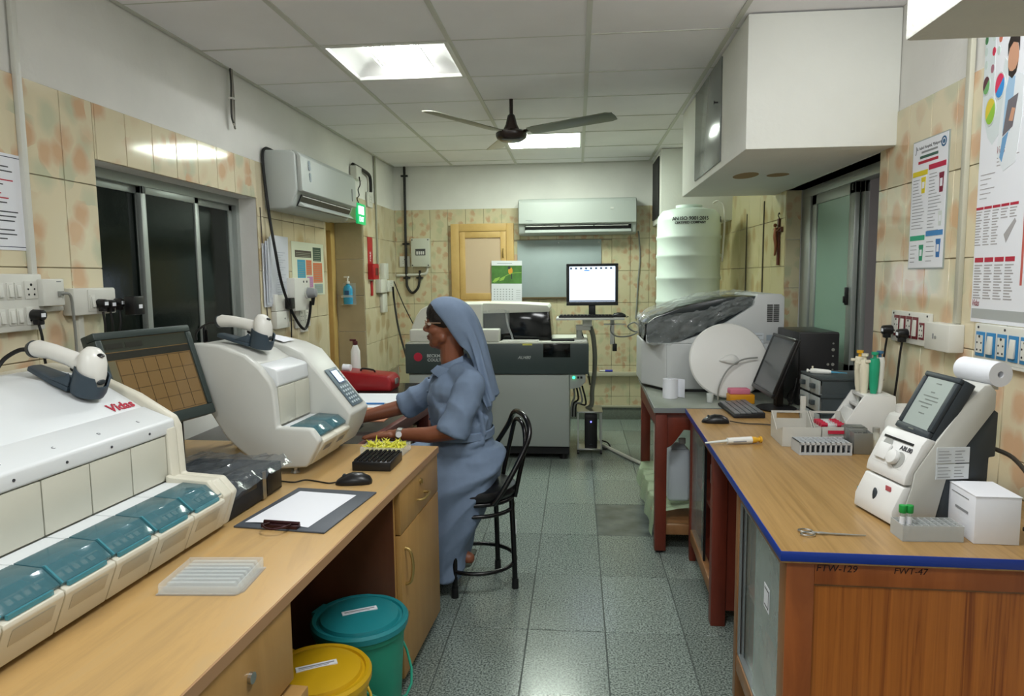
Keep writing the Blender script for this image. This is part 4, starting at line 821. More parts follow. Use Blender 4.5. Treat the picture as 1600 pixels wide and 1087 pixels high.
# blood gas analyser
BA = math.atan2(.166, .986); BL = (.781, 1.75, .7206)
AB = mat('gas_white', '#e0e0de', .35); ABG = mat('gas_grey', '#c5c5bf', .4); ABD = mat('gas_slate', '#31383e', .45)
t = thing('blood_gas_analyser', 'white and slate blood gas analyser with tilted touchscreen on the bench', 'analyser', BL, BA)
Wd = .165
obj('side_body', MB().prism([(.016, .010), (.045, .10), (.05, .135), (.104, .214), (.17, .305), (.22, .352), (.236, .354), (.252, .335), (.252, .292), (.184, .203), (.135, .123), (.108, .010)], 'y', -.001, Wd+.001), ABG, t, bev=.004)
obj('rear_body', MB().prism([(.1085, .0), (.1355, .123), (.1845, .203), (.25, .2895), (.262, .282), (.26, .171), (.244, .169), (.242, .093), (.205, .002)], 'y', .002, Wd-.002), ABD, t, bev=.003)
obj('front_upper', MB().prism([(.024, .104), (.028, .128), (.066, .205), (.080, .222), (.104, .2135), (.05, .135), (.045, .104)], 'y', .001, Wd-.001), AB, t, bev=.004)
fd = obj('front_door', MB().prism([(-.006, .006), (-.004, .04), (.024, .099), (.045, .099), (.017, .010), (.01, .004)], 'y', .001, Wd-.001), AB, t, bev=.004)
obj('latch', MB().ball((.0035, .085, .056), (.006, .007, .020)), ABD, fd); obj('sticker', MB().box(.0125, .0150, .036, .056, .078, .090), mat('sticker_red', '#b5575e', .6), fd, rot=(0, 0, 0))
ks = math.atan2(.066-.028, .205-.128)
kp = obj('inlet_panel', MB().box(-.001, .0015, -.06, .06, -.035, .03), AB, t, (.047, .088, .166), (0, ks, 0), bev=.001)
obj('inlet_door', MB().box(-.009, -.001, .005, .05, -.025, .018), AB, kp, bev=.003)
obj('inlet_knob', MB().cyl((-.016, -.022, -.01), (-.001, -.022, -.01), .019, n=22), AB, kp, bev=.003)
for y_, z_, r_ in ((-.036, -.012, .022), (.03, .02, .018)): obj('recess', MB().cyl((-.002, y_, z_), (-.0012, y_, z_), r_, n=22), mat('recess_grey', '#9fa09c', .5), kp)
obj('slot', MB().box(-.003, -.0012, -.062, .055, .034, .040), BLACK, kp)
text('ABL80', .017, INKD, kp, (-.0018, -.045, .020), (PI/2, 0, -PI/2), ext=.0004, bold=.0003)
sc = obj('screen_housing', MB().box(-.078, .078, 0, .012, -.084, -.066).box(-.078, .078, 0, .012, .070, .084).box(-.078, -.060, 0, .012, -.066, .070).box(.060, .078, 0, .012, -.066, .070).box(-.078, .078, .011, .042, -.084, .084), ABD, t, (.128, .081, .296), (-.48, 0, -1.682), bev=.004)
obj('screen', MB().box(-.0598, .0598, .004, .0108, -.0658, .0698), mat('lcd_grey', '#8d9691', .18, emit='#7d8682', es=.28), sc)
mb = MB()
for k, (a, b, z) in enumerate(((-.01, .012, .055), (-.012, .004, .03), (-.035, .03, .018), (-.02, .035, .008), (-.04, .02, -.002), (-.02, .012, -.012), (-.015, .01, -.03))): mb.box(a, b, .0034, .0041, z, z+.003)
obj('print', mb, mat('lcd_ink', '#6b726e', .5), sc); obj('brand_mark', MB().box(-.012, .012, -.001, .0005, -.077, -.074), STEEL, sc)
obj('sticker', MB().box(.005, .045, .012, .03, .084, .0848), PAPER, sc)
pr_ = obj('printer', MB().prism([(.17, .30), (.215, .345), (.245, .35), (.25, .335), (.25, .30)], 'y', .012, .150), AB, t, bev=.003)
obj('paper_roll', MB().lathe([(.008, 0), (.031, 0), (.031, .125), (.008, .125), (.008, 0)], (.258, -.002+.125, .378), 26, axis='y'), PAPER, t)
obj('roll_cradle', MB().box(.235, .28, .03, .12, .335, .350), ABG, t)
for z0, z1 in ((.160, .199), (.119, .157)):
    s_ = obj('label_sheet', MB().box(.103, .188, -.0035, -.0015, z0, z1), mat('label_white', '#d3d8dc', .6), t)
    mb = MB()
    for k in range(4): mb.box(.107, .14-.006*(k % 2), -.0042, -.0035, z0+.005+k*.008, z0+.0065+k*.008).box(.15, .175-.004*(k % 3), -.0042, -.0035, z0+.005+k*.008, z0+.0068+k*.008)
    obj('print', mb, INK, s_)
one('reagent_tab', 'small teal tab behind the blood gas analyser front', 'tab', MB().box(.770, .80, 1.935, 1.95, .7206, .765), mat('tab_teal', '#1f7f86', .4), bev=.002)
# clear rack with two green capped tubes, white box, forceps
t = thing('tube_rack', 'frosted clear tube rack holding two green capped tubes', 'rack', (.762, 1.656, .7206), .02)
mb = MB().box(0, .138, 0, .062, 0, .003).box(0, .138, 0, .0015, .003, .038).box(0, .138, .0605, .062, .003, .038).box(0, .0015, .0015, .0605, .003, .038).box(.1365, .138, .0015, .0605, .003, .038)
for k in range(1, 9): mb.box(k*.01533-.0006, k*.01533+.0006, .0015, .0605, .003, .038)
for k in range(1, 4): mb.box(.0015, .1365, k*.0155-.0006, k*.0155+.0006, .003, .036)
obj('grid', mb, mat('rack_frost', '#cfd3d2', .25, alpha=.5), t)
for k, (x, y) in enumerate(((.0085, .0235), (.0238, .0235))):
    q = thing('specimen_tube', ('left' if k == 0 else 'right')+' of two green capped tubes in the frosted rack', 'tube', (.762+x, 1.656+y, .7245), group='green capped tubes')
    obj('tube', MB().lathe([(.001, 0), (.004, .001), (.0058, .006), (.0058, .062), (.001, .062)], n=14), mat('tube_glass', '#dbe4dc', .1, alpha=.5), q)
    obj('label_strip', MB().lathe([(.0061, .022), (.0061, .05)], n=14), PAPER, q); obj('cap', MB().cyl((0, 0, .058), (0, 0, .077), .0085, .0088, n=16), mat('cap_green', '#1c9440', .4), q, bev=.0015)
t = thing('carton', 'plain white cardboard box at the right end of the bench', 'carton', (.918, 1.652, .7206), -.04)
obj('body', MB().box(0, .098, 0, .125, 0, .112), PAPER, t, bev=.001)
obj('lid', MB().prism([(-.001, -.001), (.099, -.001), (.099, .126), (-.001, .126)], 'z', .1122, .1135).box(.001, .097, .125, .126, .09, .112), PAPER, t); obj('print', MB().box(-.0008, -.0002, .03, .09, .06, .066).box(-.0008, -.0002, .03, .11, .095, .097), INK, t)
t = thing('surgical_forceps', 'steel scissor handled forceps lying on the bench', 'forceps', (.575, 1.69, .7235), rot=(0, 0, -.07))
for sgn, y0 in ((1, .013), (-1, -.013)):
    a = obj('arm', MB().tube([(.115, .0, 0), (.05, sgn*.001, 0), (.012, -sgn*.0015, .001), (-.006, sgn*.005, .001)], [.0012, .0022, .0028, .0022], sm=3), STEEL, t)
    obj('ring', MB().tube([(-.02+.016*math.cos(q), sgn*.0125+.0095*math.sin(q), .001) for q in [2*PI*i/18 for i in range(18)]], .0021, n=6, closed=True), STEEL, a)
one('power_cable', 'grey brown cable looping down behind the blood gas analyser', 'cable', MB().tube([(1.06, 1.86, .90), (1.10, 1.83, .88), (1.135, 1.80, .82), (1.145, 1.78, .75), (1.14, 1.75, .7265), (1.16, 1.69, .7265)], .0055, sm=6), mat('brown_cable', '#4a443c', .5))
one('power_cable', 'short black cable at the right edge on the bench', 'cable', MB().tube([(1.06, 1.71, .738), (1.10, 1.695, .735), (1.16, 1.67, .728)], .005, sm=5), CABLE)
# ------------------------------------------------------------------ back of the room
CG = mat('chem_grey', '#a6aca7', .45); CS = mat('chem_slate', '#3f4a4a', .4); CWH = mat('chem_hood_white', '#d2d3c9', .4)
t = thing('chemistry_analyser', 'wide floor standing analyser with grey doors, slate band and white hood by the back wall', 'analyser', (0, 0, 0))
Y0 = 5.0
obj('plinth', MB().box(-1.22, -.06, Y0+.03, Y0+.62, .045, .10), BLACKM, t)
for x in (-1.15, -.64, -.10):
    for y in (Y0+.08, Y0+.55): obj('foot', MB().cyl((x, y, 0), (x, y, .05), .03, .022), BLACK, t)
obj('cabinet', MB().box(-1.245, -.056, Y0+.02, Y0+.65, .10, .641), CG, t, bev=.004)
obj('door', MB().box(-1.24, -.63, Y0+.002, Y0+.02, .105, .636), CG, t, bev=.004); obj('door', MB().box(-.625, -.060, Y0+.002, Y0+.02, .105, .636), CG, t, bev=.004)
obj('band', MB().prism([(-1.265, .645), (.083, .645), (.083, .865), (-1.265, .865)], 'y', Y0-.008, Y0+.66), CS, t, bev=.006)
obj('deck', MB().box(-1.255, .076, Y0+.0, Y0+.655, .8652, .878), CWH, t, bev=.003)
obj('display_slot', MB().box(-.245, -.05, Y0-.012, Y0-.0075, .768, .866), mat('slot_black', '#0c0f10', .12), t, bev=.001)
obj('control_box', MB().prism([(-.0555, .64), (.06, .64), (.06, .585), (.02, .545), (-.0555, .53)], 'y', Y0+.01, Y0+.30), CG, t, bev=.004)
obj('power_lamp', MB().cyl((-.025, Y0+.004, .618), (-.025, Y0+.0105, .618), .010, n=14), mat('lamp_green', '#2fe08a', .3, emit='#32ff9a', es=2.5), t)
obj('switch', MB().box(.0, .015, Y0+.004, Y0+.0105, .61, .626), BLACK, t); obj('switch', MB().box(.022, .038, Y0+.004, Y0+.0105, .61, .626), BLACK, t)
obj('hood_left', MB().prism([(-1.262, .8785), (-1.235, .99), (-1.20, 1.07), (-1.165, 1.115), (-1.12, 1.14), (-1.06, 1.152), (-.70, 1.156), (-.70, .8785)], 'y', Y0+.10, Y0+.62), CWH, t, bev=.012, seg=3)
obj('front_ledge', MB().box(-1.235, -.565, Y0+.012, Y0+.12, .8785, .972), CWH, t, bev=.012, seg=3)
obj('hood_top', MB().prism([(-.699, 1.08), (-.699, 1.156), (-.42, 1.15), (-.22, 1.138), (-.205, 1.118), (-.205, 1.09)], 'y', Y0+.13, Y0+.62), CWH, t, bev=.004)
obj('hood_window', MB().prism([(-.699, .8785), (-.699, 1.09), (-.22, 1.108), (-.205, 1.09), (-.188, .90), (-.188, .8785)], 'y', Y0+.14, Y0+.61), mat('hood_glass', '#15181a', .1), t, bev=.006)
obj('tape_strip', MB().tube([(-.53, Y0+.135, 1.105), (-.515, Y0+.13, 1.0), (-.49, Y0+.125, .93), (-.475, Y0+.11, .885)], .010, n=4, sm=4), CLEAR, t)
random.seed(8)
obj('plastic_film', MB().grid(lambda a, b: (-.70+.20*a, Y0+.132-random.uniform(0, .012), .93+.175*b+random.uniform(-.006, .006)), 12, 10), mat('dark_crumple', '#c3cccc', .05, alpha=.22), t, fix=False)
obj('deck_tray', MB().box(-.55, -.28, Y0+.02, Y0+.10, .8785, .888), WHITE, t, bev=.003); obj('deck_tray', MB().box(-.19, -.02, Y0+.05, Y0+.14, .8785, .892), BLACK, t, bev=.003)
obj('deck_label', MB().box(-.395, -.325, Y0-.0105, Y0-.008, .855, .868), mat('label_yellow', '#d4d06a', .6), t)
obj('deck_cover', MB().box(-.02, .07, Y0+.02, Y0+.3, .8785, .886), WHITE, t, bev=.002)
text('AU480', .032, mat('print_pale', '#c4cac8', .6), t, (-.385, Y0-.0085, .765), ON_BACK, ext=.0004, shear=.3)
text('BECKMAN\nCOULTER', .031, mat('print_pale', '#c4cac8', .6), t, (-1.03, Y0-.0085, .762), ON_BACK, ext=.0004, bold=.0006)
obj('emblem', MB().cyl((-1.168, Y0-.0105, .77), (-1.168, Y0-.008, .77), .032, n=24), REDINK, t)
for k in range(4): obj('cable', MB().tube([(-.03+.022*k, Y0+.12, .54), (-.02+.028*k, Y0+.13, .46-.02*k), (-.04+.012*k, Y0+.14, .40), (-.045+.01*k, Y0+.16, .30)], .007, sm=5, n=6), CABLE if k % 2 else GCABLE, t)
# monitor arm, tray, monitor, keyboard
t = thing('monitor_shelf', 'white swing arm shelf over the floor standing analyser', 'shelf', (0, 0, 0))
obj('shelf', MB().box(-.155, .345, 5.10, 5.34, 1.028, 1.045), WHITE, t, bev=.004)
obj('bracket', MB().box(.04, .11, 5.2, 5.28, .975, 1.0275), GREYW, t, bev=.004); obj('arm', MB().box(-.01, .10, 5.22, 5.27, .945, .985), GREYW, t, bev=.004)
obj('post', MB().cyl((.015, 5.245, .879), (.015, 5.245, .95), .022), CG, t)
obj('side_bracket', MB().box(.20, .36, 5.2, 5.215, .985, .995).box(.245, .275, 5.2, 5.22, .84, 1.0275), GREYW, t, bev=.001)
t = thing('monitor', 'small square monitor showing a lit table on the swing arm shelf', 'monitor', (.112, 5.24, 1.0455))
obj('bezel', MB().box(-.192, .192, -.02, 0, .085, .113).box(-.192, .192, -.02, 0, .376, .396).box(-.192, -.170, -.02, 0, .113, .376).box(.170, .192, -.02, 0, .113, .376).box(-.19, .19, -.002, .035, .087, .394), mat('monitor_charcoal', '#2d3133', .4), t, bev=.003)
sc = obj('screen', MB().box(-.1695, .1695, -.012, -.003, .1135, .3755), mat('lit_screen', '#e9f2ff', .3, emit='#dcebff', es=.95), t)
mb = MB()
for k in range(16): mb.box(-.10+.0, -.078, -.0128, -.012, .15+k*.0115, .154+k*.0115)
for x in (-.14, -.11, -.06, .0, .06, .12): mb.box(x, x+.0012, -.0128, -.012, .135, .338)
for k in range(18): mb.box(-.165, .158, -.0127, -.012, .1365+k*.0115, .1371+k*.0115)
obj('table_lines', mb, mat('screen_faint', '#b9c6d6', .4, emit='#b9c6d6', es=.7), sc)
mb = MB()
for k in range(9): mb.box(-.165+k*.037, -.148+k*.037, -.0128, -.012, .354, .369)
obj('status_bar', MB().box(-.168, .168, -.0125, -.012, .115, .124), mat('screen_icon', '#56657a', .4, emit='#56657a', es=.5), sc); obj('icons', mb, mat('screen_icon', '#56657a', .4, emit='#56657a', es=.5), sc)['kind'] = 'stuff'
obj('tab', MB().box(-.06, -.02, -.013, -.012, .341, .350), mat('screen_blue', '#3f78c8', .4, emit='#3f78c8', es=.8), sc)
obj('stand', MB().box(-.025, .025, -.005, .02, .012, .10).box(-.09, .09, -.06, .08, 0, .012), mat('monitor_charcoal', '#2d3133', .4), t, bev=.003)
t = thing('keyboard', 'black keyboard on the swing arm shelf', 'keyboard', (.065, 5.165, 1.0455))
obj('base', MB().box(-.20, .20, -.055, .05, 0, .014), BLACKM, t, bev=.003)
mb = MB()
for i in range(15):
    for j in range(4): mb.box(-.19+i*.0255, -.17+i*.0255, -.05+j*.024, -.031+j*.024, .014, .021)
kk = obj('keys', mb, BLACK, t); kk['kind'] = 'stuff'
mouse('computer_mouse', 'small dark mouse at the right end of the swing arm shelf', (.305, 5.17, 1.0455), PI, [(-.058, 0, .008), (-.07, .03, .004), (-.05, .06, .003)])
one('cable', 'thick grey hose hanging from the swing arm to the floor stand', 'cable', MB().tube([(.095, 5.29, .975), (.12, 5.30, .90), (.135, 5.33, .75), (.132, 5.34, .6), (.115, 5.33, .47), (.11, 5.33, .36), (.07, 5.33, .325)], .018, sm=6, n=10), mat('grey_hose', '#76786c', .6))
one('cable', 'thin black cable hanging beside the grey hose', 'cable', MB().tube([(.03, 5.27, .935), (.055, 5.25, .85), (.075, 5.26, .68), (.09, 5.28, .58), (.098, 5.29, .52)], .005, sm=5, n=6), CABLE)
one('cable', 'cables drooping right of the swing arm shelf with a plug', 'cable', MB().tube([(.255, 5.21, 1.0), (.25, 5.19, .94), (.30, 5.2, .90), (.40, 5.22, .905), (.47, 5.24, .95), (.43, 5.26, 1.0), (.38, 5.26, .97), (.44, 5.27, .93), (.52, 5.3, .97), (.55, 5.32, 1.0)], .006, sm=6, n=6), GCABLE)
one('plug', 'small black plug hanging below the shelf cables', 'plug', MB().box(.262, .295, 5.19, 5.22, .79, .845).cyl((.278, 5.205, .845), (.272, 5.205, .93), .004), CABLE, bev=.003)
# computer in its little steel stand
t = thing('computer_stand', 'small steel framed stand beside the floor standing analyser', 'stand', (0, 0, 0))
obj('top', MB().box(-.005, .192, 5.20, 5.46, .318, .330), STEEL, t, bev=.002); obj('base', MB().box(.0, .187, 5.205, 5.455, .03, .042), STEEL, t, bev=.002)
for x in (.006, .181):
    for y in (5.212, 5.448): obj('post', MB().box(x-.006, x+.006, y-.006, y+.006, .0421, .318), STEEL, t); obj('caster', MB().cyl((x-.008, y, .016), (x+.008, y, .016), .016), BLACK, t); obj('caster_fork', MB().box(x-.003, x+.003, y-.003, y+.003, .03, .033), STEEL, t)
t = thing('computer_tower', 'black computer with blue light standing in the steel stand', 'computer', (.104, 5.33, .0425))
obj('case', MB().box(-.047, .047, -.11, .11, 0, .262), BLACK, t, bev=.004)
obj('power_light', MB().cyl((.0, -.113, .205), (.0, -.1102, .205), .006, n=12), mat('led_blue', '#4a4aff', .3, emit='#5a5aff', es=4), t)
obj('drive_slot', MB().box(-.035, .035, -.112, -.1102, .228, .238), BLACKM, t); obj('badge', MB().ball((0, -.111, .03), (.012, .002, .006)), DARKG, t)
one('pipe', 'white pipe lying across the floor beside the computer stand', 'pipe', MB().tube([(.20, 5.44, .014), (.40, 5.02, .014), (.60, 4.62, .014)], .013, n=12), OFFW)
one('cable', 'black cable loop on the floor beside the steel stand', 'cable', MB().tube([(.194, 5.4, .06), (.235, 5.38, .05), (.255, 5.36, .02), (.225, 5.34, .008), (.198, 5.33, .008)], .006, sm=5, n=6), CABLE)
# water tank
TK = mat('tank_plastic', '#e0efe7', .4)
t = thing('water_tank', 'tall white ribbed plastic water tank in the far right corner', 'tank', (.862, 5.55, 0))
pf = [(.001, 0), (.232, 0), (.240, .02)]
for z in (.25, .55, .85, 1.15, 1.33, 1.50, 1.64): pf += [(.240, z-.022), (.246, z-.012), (.246, z+.004), (.240, z+.014)]
pf += [(.240, 1.76), (.234, 1.80), (.20, 1.842), (.10, 1.862), (.001, 1.865)]
obj('body', MB().lathe(pf, n=64), TK, t); obj('lid', MB().cyl((0, 0, 1.862), (0, 0, 1.885), .10, n=32), TK, t, bev=.004)
def wrap(s_, size, z, a0, m):
    o = text(s_, size, m, t, (0, 0, 0), (0, 0, 0), ext=.0004, bold=.0008)
    for v in o.data.vertices:
        a = a0+v.co.x/.2425; q = .2425+v.co.z
        v.co = (q*math.sin(a), -q*math.cos(a), z+v.co.y)
TI = mat('tank_print', '#23282b', .6)
wrap('AN ISO 9001:2015', .036, 1.768, .0-.10, TI); wrap('CERTIFIED COMPANY', .024, 1.738, -.10, TI); wrap('Ke', .06, 1.765, 1.22, TI)
one('tubing', 'pale tube hooked over the top of the water tank', 'tube', MB().tube([(1.09, 5.40, 1.45), (1.10, 5.39, 1.7), (1.095, 5.40, 1.86), (1.05, 5.41, 1.90), (1.02, 5.43, 1.885)], .007, sm=6), OFFW)
# crucifix on the right wall
t = thing('crucifix', 'small brown wooden crucifix on the tiled wall by the window', 'crucifix', (1.2625, 4.53, 1.565))
CX = wood('crucifix_wood', '#6b2f1a', '#4a1e10', (30, 30, 6), .4)
obj('upright', MB().box(-.012, 0, -.016, .016, -.16, .13), CX, t, bev=.002); obj('crossbar', MB().box(-.014, -.001, -.075, .075, .045, .075), CX, t, bev=.002)
obj('figure', MB().tube([(-.022, 0, .075), (-.026, .004, .02), (-.022, -.004, -.04), (-.026, .002, -.10)], [.009, .013, .010, .006], sm=4).tube([(-.018, -.065, .068), (-.022, -.03, .055), (-.024, 0, .05), (-.022, .03, .055), (-.018, .065, .068)], .0045, sm=3).ball((-.026, .006, .088), .012), mat('crucifix_bronze', '#8a5a3c', .35, .6), t)
obj('hook', MB().tube([(-.003, 0, .13), (-.01, .004, .15), (-.006, -.004, .165), (-.002, 0, .155)], .003, sm=3), BLACK, t)
for y in (4.90, 5.38): one('wall_cable', ('nearer' if y < 5 else 'farther')+' black vertical cable on the right wall left of the crucifix', 'cable', MB().tube([(1.262, y, 1.0), (1.2605, y+.004, 1.4), (1.262, y, 1.795 if y > 5 else 1.84)], .006 if y < 5 else .004, sm=3, n=6), mat('dusty_cable', '#5a5644', .6))
# back wall fixtures
PW = wood('painted_cream_wood', '#d3b070', '#c6a262', (5, 5, 5), .5)
t = thing('wall_cupboard', 'cream painted wooden wall cupboard with a panelled door on the back wall', 'cupboard', (0, YB, 0))
obj('frame', MB().box(-1.178, -1.10, -.045, 0, 1.095, 1.845).box(-.655, -.586, -.045, 0, 1.095, 1.845).box(-1.10, -.655, -.045, 0, 1.775, 1.845).box(-1.10, -.655, -.045, 0, 1.095, 1.135), PW, t, bev=.003)
do = obj('door', MB().box(-1.097, -1.045, -.040, -.008, 1.138, 1.772).box(-.71, -.658, -.040, -.008, 1.138, 1.772).box(-1.045, -.71, -.040, -.008, 1.715, 1.772).box(-1.045, -.71, -.040, -.008, 1.138, 1.20), PW, t, bev=.003)
obj('panel', MB().box(-1.0455, -.7095, -.026, -.012, 1.195, 1.7155), mat('panel_pinkish', '#cdb598', .5), do); obj('handle', MB().tube([(-.685, -.041, 1.53), (-.685, -.06, 1.55), (-.685, -.06, 1.59), (-.685, -.041, 1.61)], .006, sm=3), BRASS, do)
t = thing('wall_calendar', 'wall calendar with a bird photograph hung over the cupboard door', 'calendar', (-.655, YB-.0475, 1.30), rot=(0, .012, 0))
obj('sheet', MB().box(-.143, .143, -.003, 0, -.19, .20), PAPER, t)
pc = obj('photo', MB().box(-.142, .142, -.0042, -.003, -.012, .155), mat('photo_green', '#4f7d3c', .5, var=.25, vscale=14), t)
obj('print', MB().tube([(-.12, -.0046, -.005), (-.03, -.0046, .05), (.06, -.0046, .085), (.138, -.0046, .09)], .003, n=4, sm=4).prism([(-.135, .0), (-.11, .035), (-.06, .05), (-.085, .015)], 'y', -.0048, -.0042).prism([(-.07, .01), (-.05, .04), (-.01, .055), (-.03, .02)], 'y', -.0048, -.0042), mat('photo_leaf', '#9cc45a', .5), pc)
obj('bird', MB().lathe([(.001, 0), (1, 0)], (0, 0, 0), 16, axis='y', sx=.021).tf(TR((.035, -.005, .105)) @ Matrix.Diagonal((1, 1, .034, 1))), mat('photo_orange', '#e0a13c', .5), pc, fix=False)
obj('bird_head', MB().cyl((.024, -.0056, .135), (.024, -.0046, .135), .014, n=14).prism([(.045, .03), (.052, .03), (.05, .085), (.04, .085)], 'y', -.0056, -.0046), INKD, pc)
mb = MB()
for i in range(5):
    for j in range(7): mb.box(-.12+j*.028, -.108+j*.028, -.0038, -.003, -.07-i*.023, -.06-i*.023)
for j in range(5): mb.box(.088, .13, -.0038, -.003, -.075-j*.02, -.072-j*.02)
obj('dates', mb.box(-.09, .05, -.0038, -.003, .172, .178), mat('print_pale_grey', '#a9aeb2', .6), t)
t = thing('notice_board', 'plain grey blue board on the back wall under the air conditioner', 'board', (0, YB, 0))
obj('board', MB().box(-.555, .222, -.016, 0, 1.158, 1.685), mat('board_blue_grey', '#a3b0b2', .45, var=.04), t, bev=.001); obj('rail', MB().box(-.555, .05, -.03, 0, 1.145, 1.157), mat('rail_brown', '#6b5a3c', .5), t)
mb = MB()
for x in (-.53, -.17, .2): mb.cyl((x, -.018, 1.66), (x, -.0162, 1.66), .006, n=10).cyl((x, -.018, 1.18), (x, -.0162, 1.18), .006, n=10)
kk = obj('screws', mb, STEEL, t); kk['kind'] = 'stuff'
# air conditioners
ACW = mat('ac_white', '#b2b8b4', .45)
def aircon(name, label, M_, L_):
    t = thing(name, label, 'air conditioner', M_[0], M_[1], 'split air conditioners on the walls')
    h = L_/2
    pf_ = [(0, .02), (0, .32), (-.015, .328), (-.17, .322), (-.205, .305), (-.215, .27), (-.215, .10), (-.205, .085), (-.0, .085)]
    obj('body', MB().prism([(0, .0), (0, .318), (-.02, .323), (-.16, .318), (-.185, .30), (-.19, .11), (-.185, .09), (-.15, .012), (-.12, 0)], 'x', -h, h), ACW, t, bev=.010, seg=3)
    obj('front_panel', MB().prism([(-.160, .3195), (-.19, .312), (-.212, .285), (-.217, .10), (-.209, .095), (-.191, .10), (-.1905, .29), (-.165, .316)], 'x', -h+.008, h-.008), ACW, t, bev=.004, seg=3)
    obj('outlet', MB().prism([(-.187, .085), (-.1925, .082), (-.163, .020), (-.158, .022)], 'x', -h+.06, h-.05), BLACK, t)
    mb = MB()
    for k in range(3): mb.prism([(-.1935, .078), (-.1955, .076), (-.1955, .072), (-.1935, .074)], 'x', -h+.065+k*(L_-.13)/3, -h+.055+(k+1)*(L_-.13)/3)
    obj('vane', MB().prism([(-.178, .045), (-.182, .043), (-.205, .022), (-.203, .016), (-.165, .024)], 'x', -h+.06, h-.05), ACW, t, bev=.002)
    q = obj('fins', MB().join(mb), GREYW, t)
    for k in range(7): mb.box(-h+.1+k*(L_-.2)/6, -h+.103+k*(L_-.2)/6, -.196, -.190, .05, .078)
    q['kind'] = 'stuff'
    return t, h
t, h = aircon('air_conditioner', 'white split air conditioner high on the back wall', ((.0, YB, 1.725), 0), 1.06)
obj('print', MB().box(-.46, -.40, -.2185, -.2165, .125, .128).box(-.44, -.40, -.2185, -.2165, .112, .116), INK, t); obj('emblem', MB().box(.295, .325, -.2185, -.2168, .215, .232), GREYW, t)
t, h = aircon('air_conditioner', 'white split air conditioner on the left wall beside the window', ((XL+.002, 4.225, 1.735), PI/2), .96)
for k, z in enumerate((.29, .265, .225, .205)): obj('sticker', MB().cyl((-.36+.004*k, -.2185, z-.03), (-.36+.004*k, -.2165, z-.03), .015, n=14), mat('sticker_grey', '#9aa6ae', .6), t)
obj('receiver', MB().box(.38, .395, -.2185, -.2165, .13, .21), mat('receiver_grey', '#8a8c8c', .4), t)
# back wall electrics
BC = mat('conduit_black', '#1b1a18', .5)
t = thing('wall_conduit', 'black conduit dropping from the ceiling and looping up into the grey breaker box', 'conduit', (0, YB-.016, 0))
obj('pipe', MB().tube([(-1.61, 0, 2.39), (-1.612, 0, 2.0), (-1.615, 0, 1.6), (-1.615, 0, 1.33), (-1.605, 0, 1.26), (-1.565, -.005, 1.21), (-1.52, -.005, 1.235), (-1.495, 0, 1.29), (-1.485, 0, 1.42)], .012, sm=6), BC, t)
for z in (2.30, 1.67, 1.35): obj('clip', MB().box(-1.645, -1.58, -.008, .015, z-.008, z+.008), BC, t, bev=.002)
obj('clip', MB().box(-1.52, -1.455, -.008, .015, 1.342, 1.358), BC, t, bev=.002)
t = thing('breaker_box', 'pale grey breaker box with a small dark switch window on the back wall', 'box', (-1.465, YB, 1.585))
obj('box', MB().box(-.088, .088, -.07, 0, -.132, .132), mat('box_cream', '#c6c8ba', .45), t, bev=.005)
obj('window', MB().box(-.045, .05, -.0725, -.07, -.025, .035), mat('window_dark', '#4a4c4a', .4), t)
mb = MB()
for k in range(4): mb.box(-.035+k*.02, -.022+k*.02, -.0755, -.0728, -.018, .012)
obj('breakers', mb, WHITE, t); t.children[-1]['kind'] = 'stuff'
for x in (-.075, .075):
    for z in (-.118, .118): obj('screw', MB().cyl((x, -.073, z), (x, -.0702, z), .006, n=10), INKD, t)
one('wall_conduit', 'pale horizontal conduit with an elbow below the breaker box', 'conduit', MB().tube([(-1.71, YB-.014, 1.375), (-1.60, YB-.014, 1.378), (-1.46, YB-.014, 1.383), (-1.42, YB-.014, 1.40), (-1.41, YB-.014, 1.45)], .012, sm=4), OFFW)
one('cable', 'grey cable hanging from the back air conditioner down the wall', 'cable', MB().tube([(.555, YB-.05, 1.75), (.565, YB-.02, 1.70), (.575, YB-.012, 1.5), (.56, YB-.012, 1.3), (.55, YB-.012, 1.1), (.54, YB-.012, .95)], .007, sm=5, n=6), GCABLE)
struct('trim_5', MB().box(.09, 1.2, YB-.05, YB-.001, .415, .455), mat('ledge_pipe', '#b4b09a', .5), bev=.006)['label'] = 'pale pipe ledge along the lower back wall'
t = thing('marker_pen', 'small blue marker lying on the pale ledge of the back wall', 'pen', (.26, YB-.03, .4655)); obj('barrel', MB().cyl((-.05, 0, 0), (.045, 0, 0), .009, n=10), WHITE, t); obj('cap', MB().cyl((.0, 0, 0), (.07, 0, 0), .0105, n=10), mat('marker_blue', '#3036b0', .4), t)
struct('trim_6', MB().box(.09, .69, YB-.02, YB-.001, .115, .135), mat('ledge_pipe', '#b4b09a', .5), bev=.004)['label'] = 'pale strip above the skirting of the back wall'
# ------------------------------------------------------------------ ceiling fittings
LAMPW = mat('lamp_reflector', '#dcdcd8', .35, .2)
t = thing('ceiling_light', 'square recessed ceiling fitting with bare compact tubes nearest the camera', 'ceiling light', (-.858, 3.41, ZC), group='square recessed ceiling lights')
obj('frame', MB().box(-.292, .292, -.276, -.255, -.004, .02).box(-.292, .292, .255, .276, -.004, .02).box(-.292, -.27, -.255, .255, -.004, .02).box(.27, .292, -.255, .255, -.004, .02), LAMPW, t, bev=.002)
obj('reflector', MB().grid(lambda a, b: (-.272+.544*a, -.257+.514*b, .012+.10*(1-max(abs(2*a-1), abs(2*b-1))**3)), 18, 18), LAMPW, t, fix=False)
tube_m = mat('lit_tube', '#ffffff', .3, emit='#f8ffff', es=4)
for k in range(4): obj('lamp_tube', MB().cyl((-.075+k*.05, -.19, .055), (-.075+k*.05, .19, .055), .014, n=10), tube_m, t)
mb = MB()
